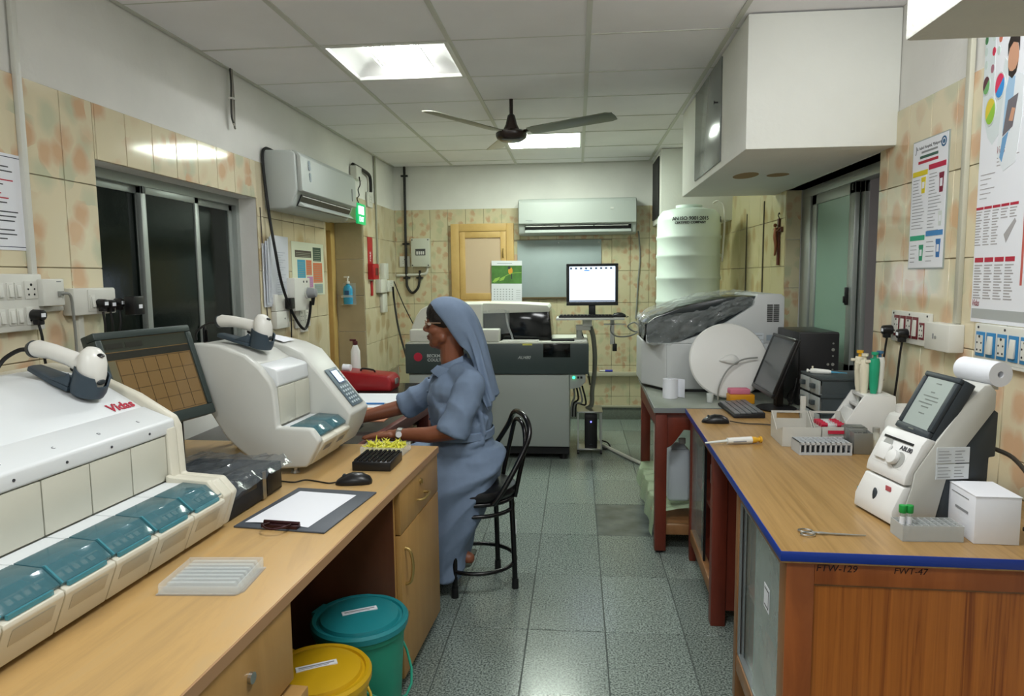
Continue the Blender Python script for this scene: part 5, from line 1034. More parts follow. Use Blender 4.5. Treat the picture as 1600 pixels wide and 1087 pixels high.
for k in range(14): mb.box(-.13+k*.02, -.128+k*.02, -.2, .2, .030, .036)
obj('louvre', mb, LAMPW, t); t.children[-1]['kind'] = 'stuff'
t = thing('ceiling_light', 'glowing square ceiling panel behind the fan', 'ceiling light', (-.255, 5.46, ZC), group='square recessed ceiling lights')
obj('frame', MB().box(-.295, .295, -.285, -.268, -.004, .02).box(-.295, .295, .268, .285, -.004, .02).box(-.295, -.275, -.268, .268, -.004, .02).box(.275, .295, -.268, .268, -.004, .02), LAMPW, t, bev=.002)
obj('diffuser', MB().box(-.2745, .2745, -.2675, .2675, -.001, .006), mat('lit_diffuser', '#ffffff', .4, emit='#f2fff0', es=22), t)
t = thing('ceiling_fan', 'dark brown three bladed ceiling fan', 'fan', (-.384, 4.17, 0))
FB = mat('fan_brown', '#2a1f1c', .25)
obj('rod', MB().cyl((0, 0, 2.29), (0, 0, ZC), .011), FB, t)
obj('canopy', MB().lathe([(.012, 2.30), (.022, 2.29), (.034, 2.24), (.046, 2.215), (.046, 2.20), (.001, 2.20)]), FB, t)
obj('motor', MB().lathe([(.001, 2.142), (.06, 2.144), (.086, 2.160), (.092, 2.175), (.092, 2.19), (.075, 2.203), (.001, 2.206)], n=36), FB, t, )
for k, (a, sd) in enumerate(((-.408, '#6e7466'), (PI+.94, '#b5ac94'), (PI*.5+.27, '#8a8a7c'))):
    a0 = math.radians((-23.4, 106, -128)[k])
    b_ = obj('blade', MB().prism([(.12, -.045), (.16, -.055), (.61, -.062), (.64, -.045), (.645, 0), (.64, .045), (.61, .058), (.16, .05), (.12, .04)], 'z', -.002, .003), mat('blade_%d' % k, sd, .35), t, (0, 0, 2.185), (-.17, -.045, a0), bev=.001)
    obj('blade_arm', MB().box(.085, .20, -.014, .014, .003, .010), FB, b_, bev=.002)
    obj('blade_tip', MB().box(.54, .64, -.047, .047, .0031, .0036), FB, b_)
t = thing('ceiling_wires', 'tied bundle of loose wires hanging from the ceiling by the left wall', 'wires', (0, 0, 0))
for k in range(3): obj('wire', MB().tube([(-1.70, 3.39+.008*k, 2.385), (-1.695, 3.385+.008*k, 2.30), (-1.697+.004*k, 3.38+.006*k, 2.22), (-1.695, 3.375+.012*k, 2.15-.02*k), (-1.69, 3.38+.01*k, 2.12-.01*k)], .005, sm=4, n=6), mat('wire_%d' % k, ('#3a3a36', '#a8a498', '#77756c')[k], .5), t)
obj('tie', MB().box(-1.705, -1.682, 3.37, 3.41, 2.235, 2.243), WHITE, t)
# ------------------------------------------------------------------ things fixed to the walls
PLATE = mat('switch_plate', '#d8d8d0', .35); MAROON = mat('switch_maroon', '#6d1f2a', .4); SBLUE = mat('switch_blue', '#2f7fb5', .4)
HOLE = mat('socket_hole', '#1a1a1a', .5)
def on_wall(side, y, z, x=None):
    return ((XL+.0015 if x is None else x, y, z), ON_LEFT) if side == 'L' else ((XR-.0015 if x is None else x, y, z), ON_RIGHT) if side == 'R' else ((y, (YB-.0015 if x is None else x), z), ON_BACK)
def wthing(name, label, cat, side, y, z, group=None, x=None):
    loc, rot = on_wall(side, y, z, x); return thing(name, label, cat, loc, rot=rot, group=group)   # local x along the wall, y up, z out of the wall
def rocker(t, x, y, w_, h, z, m=PLATE):
    q = obj('switch', MB().box(x-w_/2, x+w_/2, y-h/2, y+h/2, z, z+.003), m, t, bev=.001)
    obj('rocker', MB().prism([(y-h*.36, z+.003), (y-h*.36, z+.010), (y+h*.36, z+.005), (y+h*.36, z+.003)], 'x', x-w_*.3, x+w_*.3), PLATE, q, bev=.001)
def socket(t, x, y, w_, h, z, m=PLATE):
    q = obj('socket', MB().box(x-w_/2, x+w_/2, y-h/2, y+h/2, z, z+.003), m, t, bev=.001)
    if m is not PLATE: obj('insert', MB().box(x-w_*.38, x+w_*.38, y-h*.36, y+h*.36, z+.003, z+.0045), PLATE, q); z += .0015
    mb = MB()
    for dx, dy, r in ((0, .3, .0045), (-.25, .05, .0032), (.25, .05, .0032), (-.22, -.25, .0035), (.22, -.25, .0035)): mb.cyl((x+dx*w_, y+dy*h, z+.003), (x+dx*w_, y+dy*h, z+.0036), r, n=8)
    obj('holes', mb, HOLE, q)['kind'] = 'stuff'
def plug(name, label, side, y, z, out, cord, m=BLACK, sz=1.0):
    t = wthing(name, label, 'plug', side, y, z)
    obj('body', MB().cyl((0, 0, out), (0, 0, out+.034*sz), .019*sz, .017*sz, n=14).box(-.012*sz, .012*sz, -.03*sz, -.005, out+.006, out+.028*sz), m, t, bev=.003)
    obj('tag', MB().box(-.009, .009, -.006, .006, out+.034*sz, out+.0348*sz), PAPER, t)
    if cord: obj('cord', MB().tube(cord, .0042, n=7, sm=6), CABLE, t)
    return t
# --- left wall
t = wthing('framed_notice', 'white laminated notice with a dark border at the left edge of the wall', 'notice', 'L', 1.94, 1.592)
obj('sheet', MB().box(-.125, .108, -.145, .145, 0, .002), PAPER, t); obj('border', MB().box(-.118, .101, .134, .136, .002, .0026).box(-.118, .101, -.136, -.134, .002, .0026).box(.0995, .1015, -.136, .136, .002, .0026).box(-.118, -.116, -.136, .136, .002, .0026), mat('border_navy', '#2a3050', .6), t)
mb = MB(); mr = MB(); random.seed(12)
for k in range(17):
    y = .105-k*.0135
    if k in (2, 5, 9, 13): continue
    (mr if k in (3, 6, 7) else mb).box(-.1, .06+random.uniform(-.04, .032), y-.0018, y+.0018, .002, .0026)
obj('print', mb, INKD, t)['kind'] = 'stuff'; obj('red_print', mr, REDINK, t)['kind'] = 'stuff'
t = wthing('switchboard', 'large white switchboard at the left edge with rockers and socket', 'switchboard', 'L', 1.955, 1.285)
obj('plate', MB().box(-.14, .105, -.085, .09, 0, .03), PLATE, t, bev=.005)
for y in (.038, -.04):
    for x in (-.10, -.062, -.025, .005): rocker(t, x, y, .026, .05, .03)
socket(t, .055, .04, .05, .055, .03); socket(t, .055, -.04, .05, .055, .03)
plug('plug', 'black three pin plug with cord in the left edge switchboard', 'L', 2.008, 1.247, .034, [(0, -.028, .05), (.004, -.07, .055), (.012, -.13, .05), (.030, -.20, .045), (.05, -.27, .04)], sz=1.0)
t = wthing('wall_trunking', 'white vertical trunking running up the left wall from the junction box', 'trunking', 'L', 2.05, 1.36)
obj('channel', MB().box(-.011, .011, .012, 1.02, 0, .016), PLATE, t, bev=.002)
t = wthing('junction_box', 'white junction box with a grey network lead at the foot of the trunking', 'box', 'L', 2.085, 1.315)
obj('box', MB().box(-.048, .044, -.042, .044, 0, .05), PLATE, t, bev=.004); obj('jack', MB().box(.012, .03, -.012, .004, .05, .058), GCABLE, t)
obj('lead', MB().tube([(.021, -.004, .058), (.028, -.004, .074), (.045, -.02, .07), (.062, -.07, .06), (.078, -.14, .05), (.09, -.22, .04), (.095, -.30, .03)], .0045, sm=5, n=7), GCABLE, t); obj('print', MB().box(.01, .03, .034, .037, .05, .0506), INK, t)
t = wthing('wall_trunking', 'white horizontal trunking under the junction box', 'trunking', 'L', 2.12, 1.262)
obj('channel', MB().box(-.05, .045, -.008, .008, 0, .014), PLATE, t, bev=.002)
t = wthing('wall_trunking', 'white trunking dropping below the double socket box', 'trunking', 'L', 2.235, 1.12)
obj('channel', MB().box(-.013, .013, -.17, .122, 0, .02), OFFW, t, bev=.002)
t = wthing('socket_box', 'white surface socket box with three black plugs left of the window', 'socket box', 'L', 2.29, 1.285)
obj('box', MB().box(-.115, .095, -.05, .042, 0, .045), PLATE, t, bev=.005); obj('cover', MB().box(-.05, .09, -.038, .036, .045, .048), PLATE, t, bev=.001)
rocker(t, -.032, -.006, .024, .05, .048)
for k, x in enumerate((2.285, 2.325, 2.375)):
    plug('plug', ('left', 'middle', 'right')[k]+' of three black plugs in the socket box by the window', 'L', x, 1.272-.004*(k % 2), .05, [(0, -.028, .065), (.002, -.07, .068), (.01, -.12, .06), (.02, -.17, .045), (.02, -.24, .03)] if k < 2 else [(0, -.028, .065), (-.005, -.08, .068), (-.01, -.14, .05)], sz=.9)
t = wthing('power_adapter', 'square black power adapter at the right of the socket box', 'adapter', 'L', 2.372, 1.272, x=XL+.09)
obj('case', MB().box(-.005, .055, -.045, .022, .0, .04), BLACK, t, bev=.004); obj('tag', MB().box(.02, .04, -.022, -.008, .04, .0408), PAPER, t)
one('power_cable', 'thick black cable dropping from the air conditioner to the wall plug', 'cable', MB().tube([(XL+.012, 3.86, 2.07), (XL+.012, 3.76, 2.065), (XL+.012, 3.725, 2.0), (XL+.03, 3.725, 1.75), (XL+.055, 3.74, 1.5), (XL+.058, 3.80, 1.32), (XL+.055, 3.92, 1.17), (XL+.05, 4.06, 1.065), (XL+.055, 4.13, 1.05), (XL+.07, 4.155, 1.12), (XL+.085, 4.15, 1.215)], .0085, sm=6), CABLE)
one('thin_cable', 'thin brown cable beside the window frame', 'cable', MB().tube([(XL+.006, 3.68, 1.74), (XL+.006, 3.69, 1.5), (XL+.006, 3.70, 1.25), (XL+.006, 3.73, 1.0)], .003, sm=4, n=6), mat('brown_cable', '#4a443c', .5))
t = wthing('paper_bundle', 'bundle of loose papers hung behind the black cable', 'papers', 'L', 3.82, 1.40, x=XL+.004)
for k in range(5): obj('sheet', MB().grid(lambda a, b, k=k: (-.15+.02*k+.008*b+.22*a, -.20+.012*k+.35*b, .003+.004*k+.005*math.sin(3*a+k)), 6, 6), mat('bundle_paper_%d' % (k % 2), ('#c9ccd2', '#bfc3cc')[k % 2], .7), t, (0, 0, 0), (0, 0, .02-.01*k), fix=False)
mb = MB()
for k in range(18): mb.box(-.02, .10-.03*(k % 3), .10-k*.014, .103-k*.014, .0272, .0276)
obj('print', mb, mat('faint_print', '#a3a8b4', .7), t)['kind'] = 'stuff'
t = wthing('wall_poster', 'small poster of coloured text blocks left of the door', 'poster', 'L', 4.35, 1.41, x=XL+.002)
obj('sheet', MB().box(-.27, .26, -.165, .17, 0, .002), mat('poster_cream', '#d8dcc4', .6), t)
for nm, a, b, c, e, cc in (('brown_block', -.22, .04, .075, .118, '#4a4034'), ('green_block', .07, .21, .055, .145, '#2f4a38'), ('blue_block', -.19, -.065, -.13, .06, '#3f9cba'), ('orange_block', -.05, .04, -.035, .06, '#cf6f45'), ('large_orange_block', .065, .225, -.085, .045, '#d2764a'), ('pink_block', -.04, .055, -.115, -.045, '#c081b4'), ('yellow_block', -.035, .045, -.15, -.122, '#c9c434'), ('grey_block', .08, .225, -.155, -.095, '#8fa3a0')):
    q = obj(nm, MB().box(a, b, c, e, .002, .0028), mat(nm, cc, .6), t)
    mb = MB(); n_ = max(2, int((e-c)/.014))
    for k in range(n_): mb.box(a+.01, b-.012-.01*(k % 2), c+.006+k*(e-c-.012)/n_, c+.0085+k*(e-c-.012)/n_, .0028, .0031)
    obj('print', mb, mat('block_print', '#d8dcc4', .6, alpha=.5), q)['kind'] = 'stuff'
t = wthing('stabiliser_box', 'tall white wall box with a round grey plug below the poster', 'box', 'L', 4.06, 1.262)
obj('box', MB().box(-.115, .12, -.10, .095, 0, .07), PLATE, t, bev=.004)
obj('outlet', MB().cyl((.06, .005, .07), (.06, .005, .078), .036, n=20), GREYW, t); mb = MB()
for x in (.02, .07): obj('indicator', MB().cyl((x, .072, .07), (x, .072, .072), .007, n=10), INKD, t)
t = wthing('plug', 'round grey plug in the tall white wall box', 'plug', 'L', 4.13, 1.265, x=XL+.0797)
obj('body', MB().cyl((0, 0, .0), (0, 0, .05), .034, .026, n=18), mat('plug_grey', '#8f9294', .35), t, bev=.004); obj('sleeve', MB().cyl((.01, -.02, .025), (.012, -.075, .02), .013, .009, n=12), BLACK, t)
t = wthing('junction_box', 'pale double wall box below the paper bundle', 'box', 'L', 3.85, 1.165)
obj('upper_box', MB().box(-.085, .085, .005, .10, 0, .03), PLATE, t, bev=.004); obj('lower_box', MB().box(-.085, .085, -.095, .003, 0, .035), PLATE, t, bev=.004); obj('screw', MB().cyl((.02, -.04, .035), (.02, -.04, .0365), .005, n=8), INKD, t)
t = wthing('power_adapter', 'small black adapter with cord left of the tall wall box', 'adapter', 'L', 3.91, 1.21, x=XL+.0325)
obj('case', MB().box(-.025, .025, -.032, .032, 0, .04), BLACK, t, bev=.004); obj('cord', MB().tube([(.0, -.032, .02), (.01, -.09, .02), (.03, -.16, .01), (.04, -.26, .0)], .004, sm=5), CABLE, t)
t = wthing('socket_plate', 'white socket plate below the tall wall box', 'socket', 'L', 4.20, 1.115)
obj('plate', MB().box(-.12, .115, -.065, .062, 0, .012), PLATE, t, bev=.003); socket(t, -.03, 0, .065, .085, .012); socket(t, .055, 0, .065, .085, .012)
t = wthing('cable_clip', 'small white clip block under the black cable loop', 'clip', 'L', 4.20, 1.035)
obj('block', MB().box(-.035, .05, -.014, .014, 0, .02), PLATE, t, bev=.002)
# beyond the door
t = thing('sanitiser_bottle', 'blue hand sanitiser pump bottle in a wall bracket inside the door reveal', 'bottle', (-1.855, 5.505, 1.143))
obj('bracket', MB().box(-.05, .06, .018, .0235, -.005, .17).box(-.045, .045, -.03, .02, -.006, -.001).box(-.046, .05, -.034, -.030, .055, .075), CLEAR, t)
obj('bottle', MB().lathe([(.001, 0), (.036, 0), (.038, .02), (.038, .12), (.03, .145), (.014, .155), (.014, .165), (.001, .165)], n=24, sy=.62), mat('sanitiser_blue', '#3aa0cf', .25), t)
obj('pump', MB().cyl((0, 0, .165), (0, 0, .185), .016).cyl((0, 0, .185), (0, 0, .215), .006).box(-.03, .012, -.008, .008, .212, .226), WHITE, t, bev=.002); obj('print', MB().box(-.02, .015, -.0245, -.0232, .075, .11), mat('label_navy', '#2a5a8a', .5), t)
t = wthing('exit_sign', 'lit green exit sign hanging beside the left air conditioner', 'sign', 'L', 5.28, 1.765, x=XL+.055)
obj('plate', MB().box(-.10, .105, 0, .155, 0, .014), mat('exit_green', '#0f9f5c', .35, emit='#12b86a', es=.45), t, bev=.002)
obj('lit_symbol', MB().box(-.07, .06, .075, .135, .014, .0155), mat('exit_glow', '#eafff2', .3, emit='#d8fff0', es=3), t)
text('EXIT', .055, mat('exit_white', '#eafff2', .3, emit='#d8fff0', es=1.2), t, (.0, .035, .0147), name='lettering')
obj('hanger', MB().tube([(-.03, .15, .008), (-.035, .19, -.005), (.0, .22, .0), (-.02, .26, .0), (.0, .30, .01), (.02, .36, .0)], .004, sm=5, n=6), CABLE, t)
t = wthing('junction_box', 'small white box above the exit sign with a black lead', 'box', 'L', 5.32, 2.155)
obj('box', MB().box(-.075, .06, -.05, .05, 0, .05), PLATE, t, bev=.004); obj('plug_top', MB().box(.07, .12, -.035, .02, 0, .03), BLACK, t, bev=.004)
one('wall_conduit', 'black conduit elbow above the exit sign dropping to a white socket', 'conduit', MB().tube([(XL+.02, 5.26, 2.215), (XL+.02, 5.45, 2.21), (XL+.02, 5.66, 2.195), (XL+.02, 5.71, 2.15), (XL+.02, 5.71, 2.06)], .014, sm=5), BC)
t = wthing('socket_plate', 'white socket plate under the black conduit elbow', 'socket', 'L', 5.70, 1.995)
obj('plate', MB().box(-.07, .07, -.06, .06, 0, .015), PLATE, t, bev=.003); socket(t, 0, .0, .07, .08, .015)
one('wall_trunking', 'thin grey vertical trunking on the left wall near the far corner', 'trunking', MB().box(XL+.0012, XL+.014, 5.875, 5.90, 1.40, 2.38), mat('grey_trunking', '#a3a393', .5), bev=.002)
t = wthing('fire_sign', 'narrow red fire sign above the call point', 'sign', 'L', 5.69, 1.58)
obj('plate', MB().box(-.065, .07, -.11, .11, 0, .004), mat('fire_red', '#b01620', .4), t, bev=.001); text('FIRE', .045, PAPER, t, (.0, -.05, .0045), (0, 0, PI/2))
t = wthing('fire_call_point', 'red break glass call point on the left wall', 'alarm', 'L', 5.70, 1.405)
obj('box', MB().box(-.085, .07, -.065, .065, 0, .05), mat('fire_red', '#b01620', .4), t, bev=.005); obj('window', MB().box(-.03, .045, -.03, .03, .05, .0515), mat('window_maroon', '#5a0f14', .3), t)
obj('hammer', MB().box(-.02, .02, -.20, -.075, 0, .012), mat('fire_red', '#b01620', .4), t, bev=.002)
t = wthing('socket_box', 'cluster of white socket boxes near the far left corner', 'socket box', 'L', 6.02, 1.28)
obj('left_box', MB().box(-.19, .0, -.055, .06, 0, .05), PLATE, t, bev=.004); obj('tall_box', MB().box(-.05, .07, .061, .20, 0, .045), PLATE, t, bev=.004); obj('right_box', MB().box(.02, .21, -.05, .05, 0, .05), PLATE, t, bev=.004); obj('lower_plate', MB().box(-.08, .06, -.23, -.065, 0, .03), PLATE, t, bev=.004); socket(t, .11, 0, .07, .07, .05)
t = wthing('socket_plate', 'round holed white socket plate on the back wall by the corner', 'socket', 'B', -1.69+.06, 1.505)
obj('plate', MB().box(-.05, .05, -.05, .05, 0, .012), PLATE, t, bev=.003); socket(t, .0, .0, .055, .06, .012)
one('power_cable', 'pair of black cables running from the corner sockets down behind the analyser', 'cable', MB().tube([(XL+.06, 6.17, 1.27), (XL+.06, 6.2, 1.15), (XL+.12, 6.1, .9), (XL+.24, 5.92, .62), (XL+.30, 5.8, .45)], .009, sm=5), CABLE)
one('power_cable', 'thin black cable running right of the pair behind the analyser', 'cable', MB().tube([(XL+.055, 6.23, 1.32), (XL+.15, 6.2, 1.1), (XL+.30, 6.1, .85), (XL+.42, 6.0, .65)], .005, sm=5), CABLE)
# --- right wall
t = wthing('switchboard', 'white switchboard with maroon sockets and switches on the right wall', 'switchboard', 'R', 2.745, 1.143)
obj('plate', MB().box(-.15, .15, -.06, .06, 0, .014), PLATE, t, bev=.003)
for k, x in enumerate((-.10, -.05, .0, .05)): (socket if k % 2 == 0 else rocker)(t, x, .002, .042, .082, .014, MAROON)
socket(t, .10, -.006, .036, .062, .014, MAROON)
for x in (-.13, 0., .135): obj('screw', MB().cyl((x, .05, .014), (x, .05, .0155), .004, n=8), INKD, t)
plug('plug', 'left black plug in the maroon switchboard with a hanging cord', 'R', 2.875, 1.125, .020, [(0, -.028, .036), (-.004, -.08, .04), (-.008, -.16, .045), (-.012, -.25, .045), (-.03, -.36, .03), (-.06, -.398, .012)], sz=1.05)
plug('plug', 'second black plug in the maroon switchboard', 'R', 2.745, 1.12, .020, [(0, -.028, .036), (-.006, -.09, .04), (-.015, -.18, .042), (-.04, -.28, .04), (-.09, -.38, .02), (-.12, -.398, .012)], sz=1.05)
t = wthing('junction_box', 'white junction box at the foot of the right wall trunking', 'box', 'R', 2.475, 1.13)
obj('box', MB().box(-.075, .085, -.045, .048, 0, .05), PLATE, t, bev=.004); obj('screw', MB().cyl((.0, .0, .05), (.0, .0, .0515), .006, n=8), GCABLE, t); obj('slot', MB().box(-.02, -.012, -.006, .012, .05, .0508), INK, t)
t = wthing('wall_trunking', 'pale grey vertical trunking beside the tall product poster', 'trunking', 'R', 2.428, 1.18)
obj('channel', MB().box(-.012, .012, 0, .93, 0, .016), mat('trunking_grey', '#b9b7a6', .45), t, bev=.002)
t = wthing('switchboard', 'white switchboard with blue framed switches under the tall poster', 'switchboard', 'R', 2.12, 1.132)
obj('plate', MB().box(-.185, .19, -.055, .058, 0, .016), PLATE, t, bev=.004); obj('rim', MB().box(-.187, .192, -.062, -.055, 0, .02), PLATE, t)
for k, x in enumerate((-.15, -.095, -.04, .015, .07, .125)): (socket if k % 2 == 0 else rocker)(t, x, -.004, .044, .076, .016, SBLUE)
for x in (-.165, -.03): obj('screw', MB().cyl((x, .047, .016), (x, .047, .0175), .004, n=8), INKD, t)
# waste sorting poster
t = wthing('waste_poster', 'framed waste sorting chart with yellow red green and blue bins on the right wall', 'poster', 'R', 2.672, 1.598, x=XR-.001)
obj('frame', MB().box(-.128, .128, -.235, .235, 0, .004), mat('frame_grey', '#9ba39c', .5), t); obj('sheet', MB().box(-.124, .124, -.231, .231, .004, .005), PAPER, t)
for nm, a, b, c, cc in (('yellow_heading', -.118, -.008, .105, '#dcc92c'), ('maroon_heading', .0, .118, .118, '#b81f45'), ('green_heading', -.118, -.008, -.13, '#2ba37c'), ('blue_heading', .0, .118, -.118, '#3a80bd')):
    obj(nm, MB().box(a, b, c, c+.018, .005, .0058), mat(nm, cc, .6), t)
def bin_icon(nm, x, y, w_, h, cc):
    q = obj(nm, MB().prism([(x-w_*.36, y), (x+w_*.36, y), (x+w_*.46, y+h*.8), (x-w_*.46, y+h*.8)], 'z', .005, .0058).box(x-w_*.5, x+w_*.5, y+h*.8, y+h, .005, .006), mat(nm, cc, .6), t)
    obj('emblem', MB().box(x-w_*.25, x+w_*.25, y+h*.3, y+h*.7, .0058, .0062), PAPER, q)
bin_icon('yellow_bin_picture', -.035, .04, .032, .058, '#dcc92c'); bin_icon('maroon_bin_picture', .092, .03, .032, .068, '#7d1f3a'); bin_icon('white_bin_picture', .095, -.085, .026, .05, '#cfd6d2'); bin_icon('green_bin_picture', -.03, -.205, .032, .058, '#1f8f66'); bin_icon('blue_bin_picture', .09, -.195, .032, .064, '#2f6fb0')
mb = MB(); random.seed(21)
for k in range(16): mb.box(-.112, -.06-random.uniform(0, .02) if k < 5 else -.02-random.uniform(0, .03), .09-k*.0118, .0925-k*.0118, .005, .0055)
for k in range(18): mb.box(.006, .062-random.uniform(0, .02) if (k < 7 or 11 < k < 17) else .10-random.uniform(0, .03), .10-k*.0118, .1025-k*.0118, .005, .0055)
for k in range(5): mb.box(-.112, -.06-random.uniform(0, .02), -.15-k*.015, -.1475-k*.015, .005, .0055).box(.006, .065-random.uniform(0, .02), -.14-k*.017, -.1375-k*.017, .005, .0055)
obj('print', mb, INK, t)['kind'] = 'stuff'
text('St. Isabel Hospital, Mylapore', .0155, INKD, t, (-.01, .205, .0052), ext=.0003); obj('heading', MB().box(-.06, .055, .185, .192, .005, .0055), INK, t)
obj('heading', MB().box(-.07, .06, .166, .176, .005, .0055), mat('heading_green', '#3a5f52', .6), t); obj('heading', MB().box(-.08, .062, .148, .158, .005, .0055), REDINK, t)
obj('seal', MB().lathe([(.012, .005), (.012, .0058), (.018, .0058), (.018, .005)], (.096, .202, 0), 24).cyl((.096, .202, .005), (.096, .202, .0057), .008, n=12), mat('seal_blue', '#2f5f86', .6), t)
obj('emblem', MB().tube([(-.105, .185, .0055), (-.098, .195, .0055), (-.10, .215, .0055)], .0015, n=5, sm=3), INK, t)
# tall product poster
t = wthing('product_poster', 'tall white wall poster with coloured discs and a man in a white coat', 'poster', 'R', 2.198, 1.66, x=XR-.001); t.scale = (.62, 1, 1)
obj('sheet', MB().box(-.262, .30, -.468, .47, 0, .002), PAPER, t)
obj('footer', MB().box(-.255, .29, -.456, -.425, .002, .0027), mat('footer_grey', '#a9adac', .6), t)
obj('swoosh', MB().prism([(-.262, .44), (-.262, .25), (-.24, .16), (-.20, .10), (-.16, .075), (-.11, .10), (-.085, .18), (-.06, .30), (-.09, .32), (-.13, .20), (-.165, .22), (-.18, .44)], 'z', .002, .0026), mat('swoosh_pale', '#d3dcde', .6), t)
for nm, x, y, rx, cs in (('disc_brown_green', -.232, .262, .030, ('#5a2f3a', '#6fae6a')), ('disc_red_blue', -.118, .244, .040, ('#d8305a', '#2f8fd8')), ('disc_yellow_green', -.186, .178, .044, ('#d8c23a', '#8fc03a'))):
    q = obj(nm, MB().cyl((x, y, .002), (x, y, .004), rx, n=28), mat('disc_rim', '#c6ccca', .5), t)
    for k, c in enumerate(cs):
        pl = [(x+rx*.88*math.cos(a), y+rx*.88*math.sin(a)) for a in [(.6 if k else .6+PI)-PI+PI*i/14 for i in range(15)]]
        obj('half', MB().prism(pl, 'z', .004, .0046), mat('%s_%d' % (nm, k), c, .5), q)
for k, (x, y, c) in enumerate(((-.252, .40, '#3f7a4a'), (-.135, .385, '#c4705a'), (-.185, .355, '#c4284a'), (-.25, .365, '#c3d2cc'), (-.145, .35, '#c3d2cc'), (-.19, .40, '#c3d2cc'), (-.19, .305, '#a06a7a'), (-.245, .325, '#c3d2cc'))): obj('dot', MB().cyl((x, y, .002), (x, y, .0032), .013, n=16), mat('dot_%s' % c[1:], c, .5), t)
skin_p = mat('printed_skin', '#c9987c', .6); hair_p = mat('printed_hair', '#2a211d', .6); coat_p = mat('printed_coat', '#dfe4e8', .6); shirt_p = mat('printed_shirt', '#9fc0dc', .6)
def pm(pts): return [((x-.125)*.95-.025, (y-.335)*.95+.305) for x, y in pts]
q = obj('man_picture', MB().prism(pm([(.03, .06), (.09, .0), (.19, .02), (.22, .15), (.22, .27), (.18, .285), (.13, .285), (.07, .26), (.04, .15)]), 'z', .002, .0028), coat_p, t)
obj('shirt', MB().prism(pm([(.07, .12), (.13, .12), (.15, .28), (.10, .285), (.08, .25)]), 'z', .0028, .0032), shirt_p, q)
obj('face', MB().lathe([(.001, .0032), (1, .0032), (1, .0028)], (0, 0, 0), 20, sx=.040).tf(TR((-.025, .305, 0)) @ Matrix.Diagonal((1, .053, 1, 1))), skin_p, q, fix=False)
obj('hair', MB().prism(pm([(.08, .35), (.078, .385), (.10, .412), (.14, .418), (.17, .395), (.172, .35), (.16, .375), (.12, .385), (.09, .37)]), 'z', .0032, .0037), hair_p, q)
obj('beard', MB().prism(pm([(.088, .315), (.095, .29), (.125, .276), (.155, .29), (.164, .318), (.15, .302), (.125, .297), (.10, .302)]), 'z', .0032, .0037), hair_p, q)
obj('tablet', MB().prism([(-.075, .09), (-.045, .19), (.03, .20), (.0, .11)], 'z', .0032, .0038), mat('printed_tablet', '#6f6a70', .6), q); obj('hand', MB().prism([(-.03, .13), (-.01, .165), (.015, .16), (.0, .125)], 'z', .0038, .0042), skin_p, q); obj('jeans', MB().prism([(-.075, .085), (-.03, .10), (-.07, .015), (-.09, .03)], 'z', .0028, .0033), mat('printed_jeans', '#6f9fc9', .6), q)
text('Vidas', .045, REDINK, t, (.0, .385, .0025), ext=.0003, shear=.3); text('Vidas', .032, mat('print_maroon', '#8a2a38', .6), t, (-.085, .052, .0025), ext=.0003, shear=.3); text('Vidas', .030, mat('print_maroon', '#8a2a38', .6), t, (-.225, -.408, .0025), ext=.0003, shear=.3)
mb = MB()
for k in range(3): mb.box(-.11, .06-.03*k, .028-k*.011, .031-k*.011, .002, .0026)
for k in range(6): mb.box(-.24, -.12-.03*(k % 3), -.012-k*.0145, -.0095-k*.0145, .002, .0026)
for c in range(5):
    for k in range(13):
        if c > 2 and k > 3: continue
        mb.box(-.262+c*.07, -.262+c*.07+.052-.008*(k*7 % 3), -.126-k*.0085, -.1225-k*.0085, .002, .0025)
    if c < 4:
        for k in range(13): mb.box(-.25+c*.085, -.25+c*.085+.066-.01*(k*5 % 3), -.292-k*.0085, -.288-k*.0085, .002, .0025)
obj('print', mb, mat('poster_print', '#a6a3a4', .7), t)['kind'] = 'stuff'
obj('pen_picture', MB().prism([(-.02, -.20), (.0, -.225), (.07, -.165), (.06, -.155)], 'z', .002, .0026), mat('poster_print', '#a6a3a4', .7), t)
for c in range(5): obj('table_heading', MB().box(-.262+c*.07, -.20+c*.07, -.117, -.109, .002, .0027), REDINK, t)
for c in range(4): obj('table_heading', MB().box(-.25+c*.085, -.178+c*.085, -.280, -.266, .002, .0027), REDINK, t)
obj('edge_band', MB().box(.125, .14, -.35, -.06, .002, .0026), mat('poster_red', '#c05a50', .6), t); obj('edge_band', MB().box(.125, .14, -.06, .06, .002, .0026), mat('poster_green', '#3f9a66', .6), t)
# ------------------------------------------------------------------ stool
t = thing('bar_stool', 'black tubular steel stool with round padded seat and looped back', 'stool', (-.44, 2.935, 0))
ST = mat('black_enamel', '#0d0d0f', .22); VIN = mat('black_vinyl', '#121214', .3)
feet = [(-.077, -.152), (.170, -.043), (.072, .151), (-.175, .042)]
for x, y in feet:
    q = obj('leg', MB().tube([(x, y, .02), (x*.97, y*.97, .2), (x*.92, y*.92, .412)], .0115, n=12, sm=3), ST, t); obj('rubber_foot', MB().cyl((x, y, 0), (x, y, .045), .0155, .0145, n=12), BLACK, q)
obj('foot_ring', MB().tube([(.168*math.cos(a), .168*math.sin(a), .112) for a in [2*PI*i/40 for i in range(40)]], .009, n=10, closed=True), ST, t)
obj('seat_ring', MB().tube([(.162*math.cos(a), .162*math.sin(a), .405) for a in [2*PI*i/40 for i in range(40)]], .010, n=10, closed=True), ST, t)
obj('lower_ring', MB().tube([(.160*math.cos(a), .160*math.sin(a), .355) for a in [2*PI*i/40 for i in range(40)]], .009, n=10, closed=True), ST, t)
obj('seat', MB().lathe([(.001, .412), (.162, .412), (.174, .424), (.177, .440), (.170, .456), (.14, .468), (.06, .472), (.001, .472)], n=44), VIN, t)
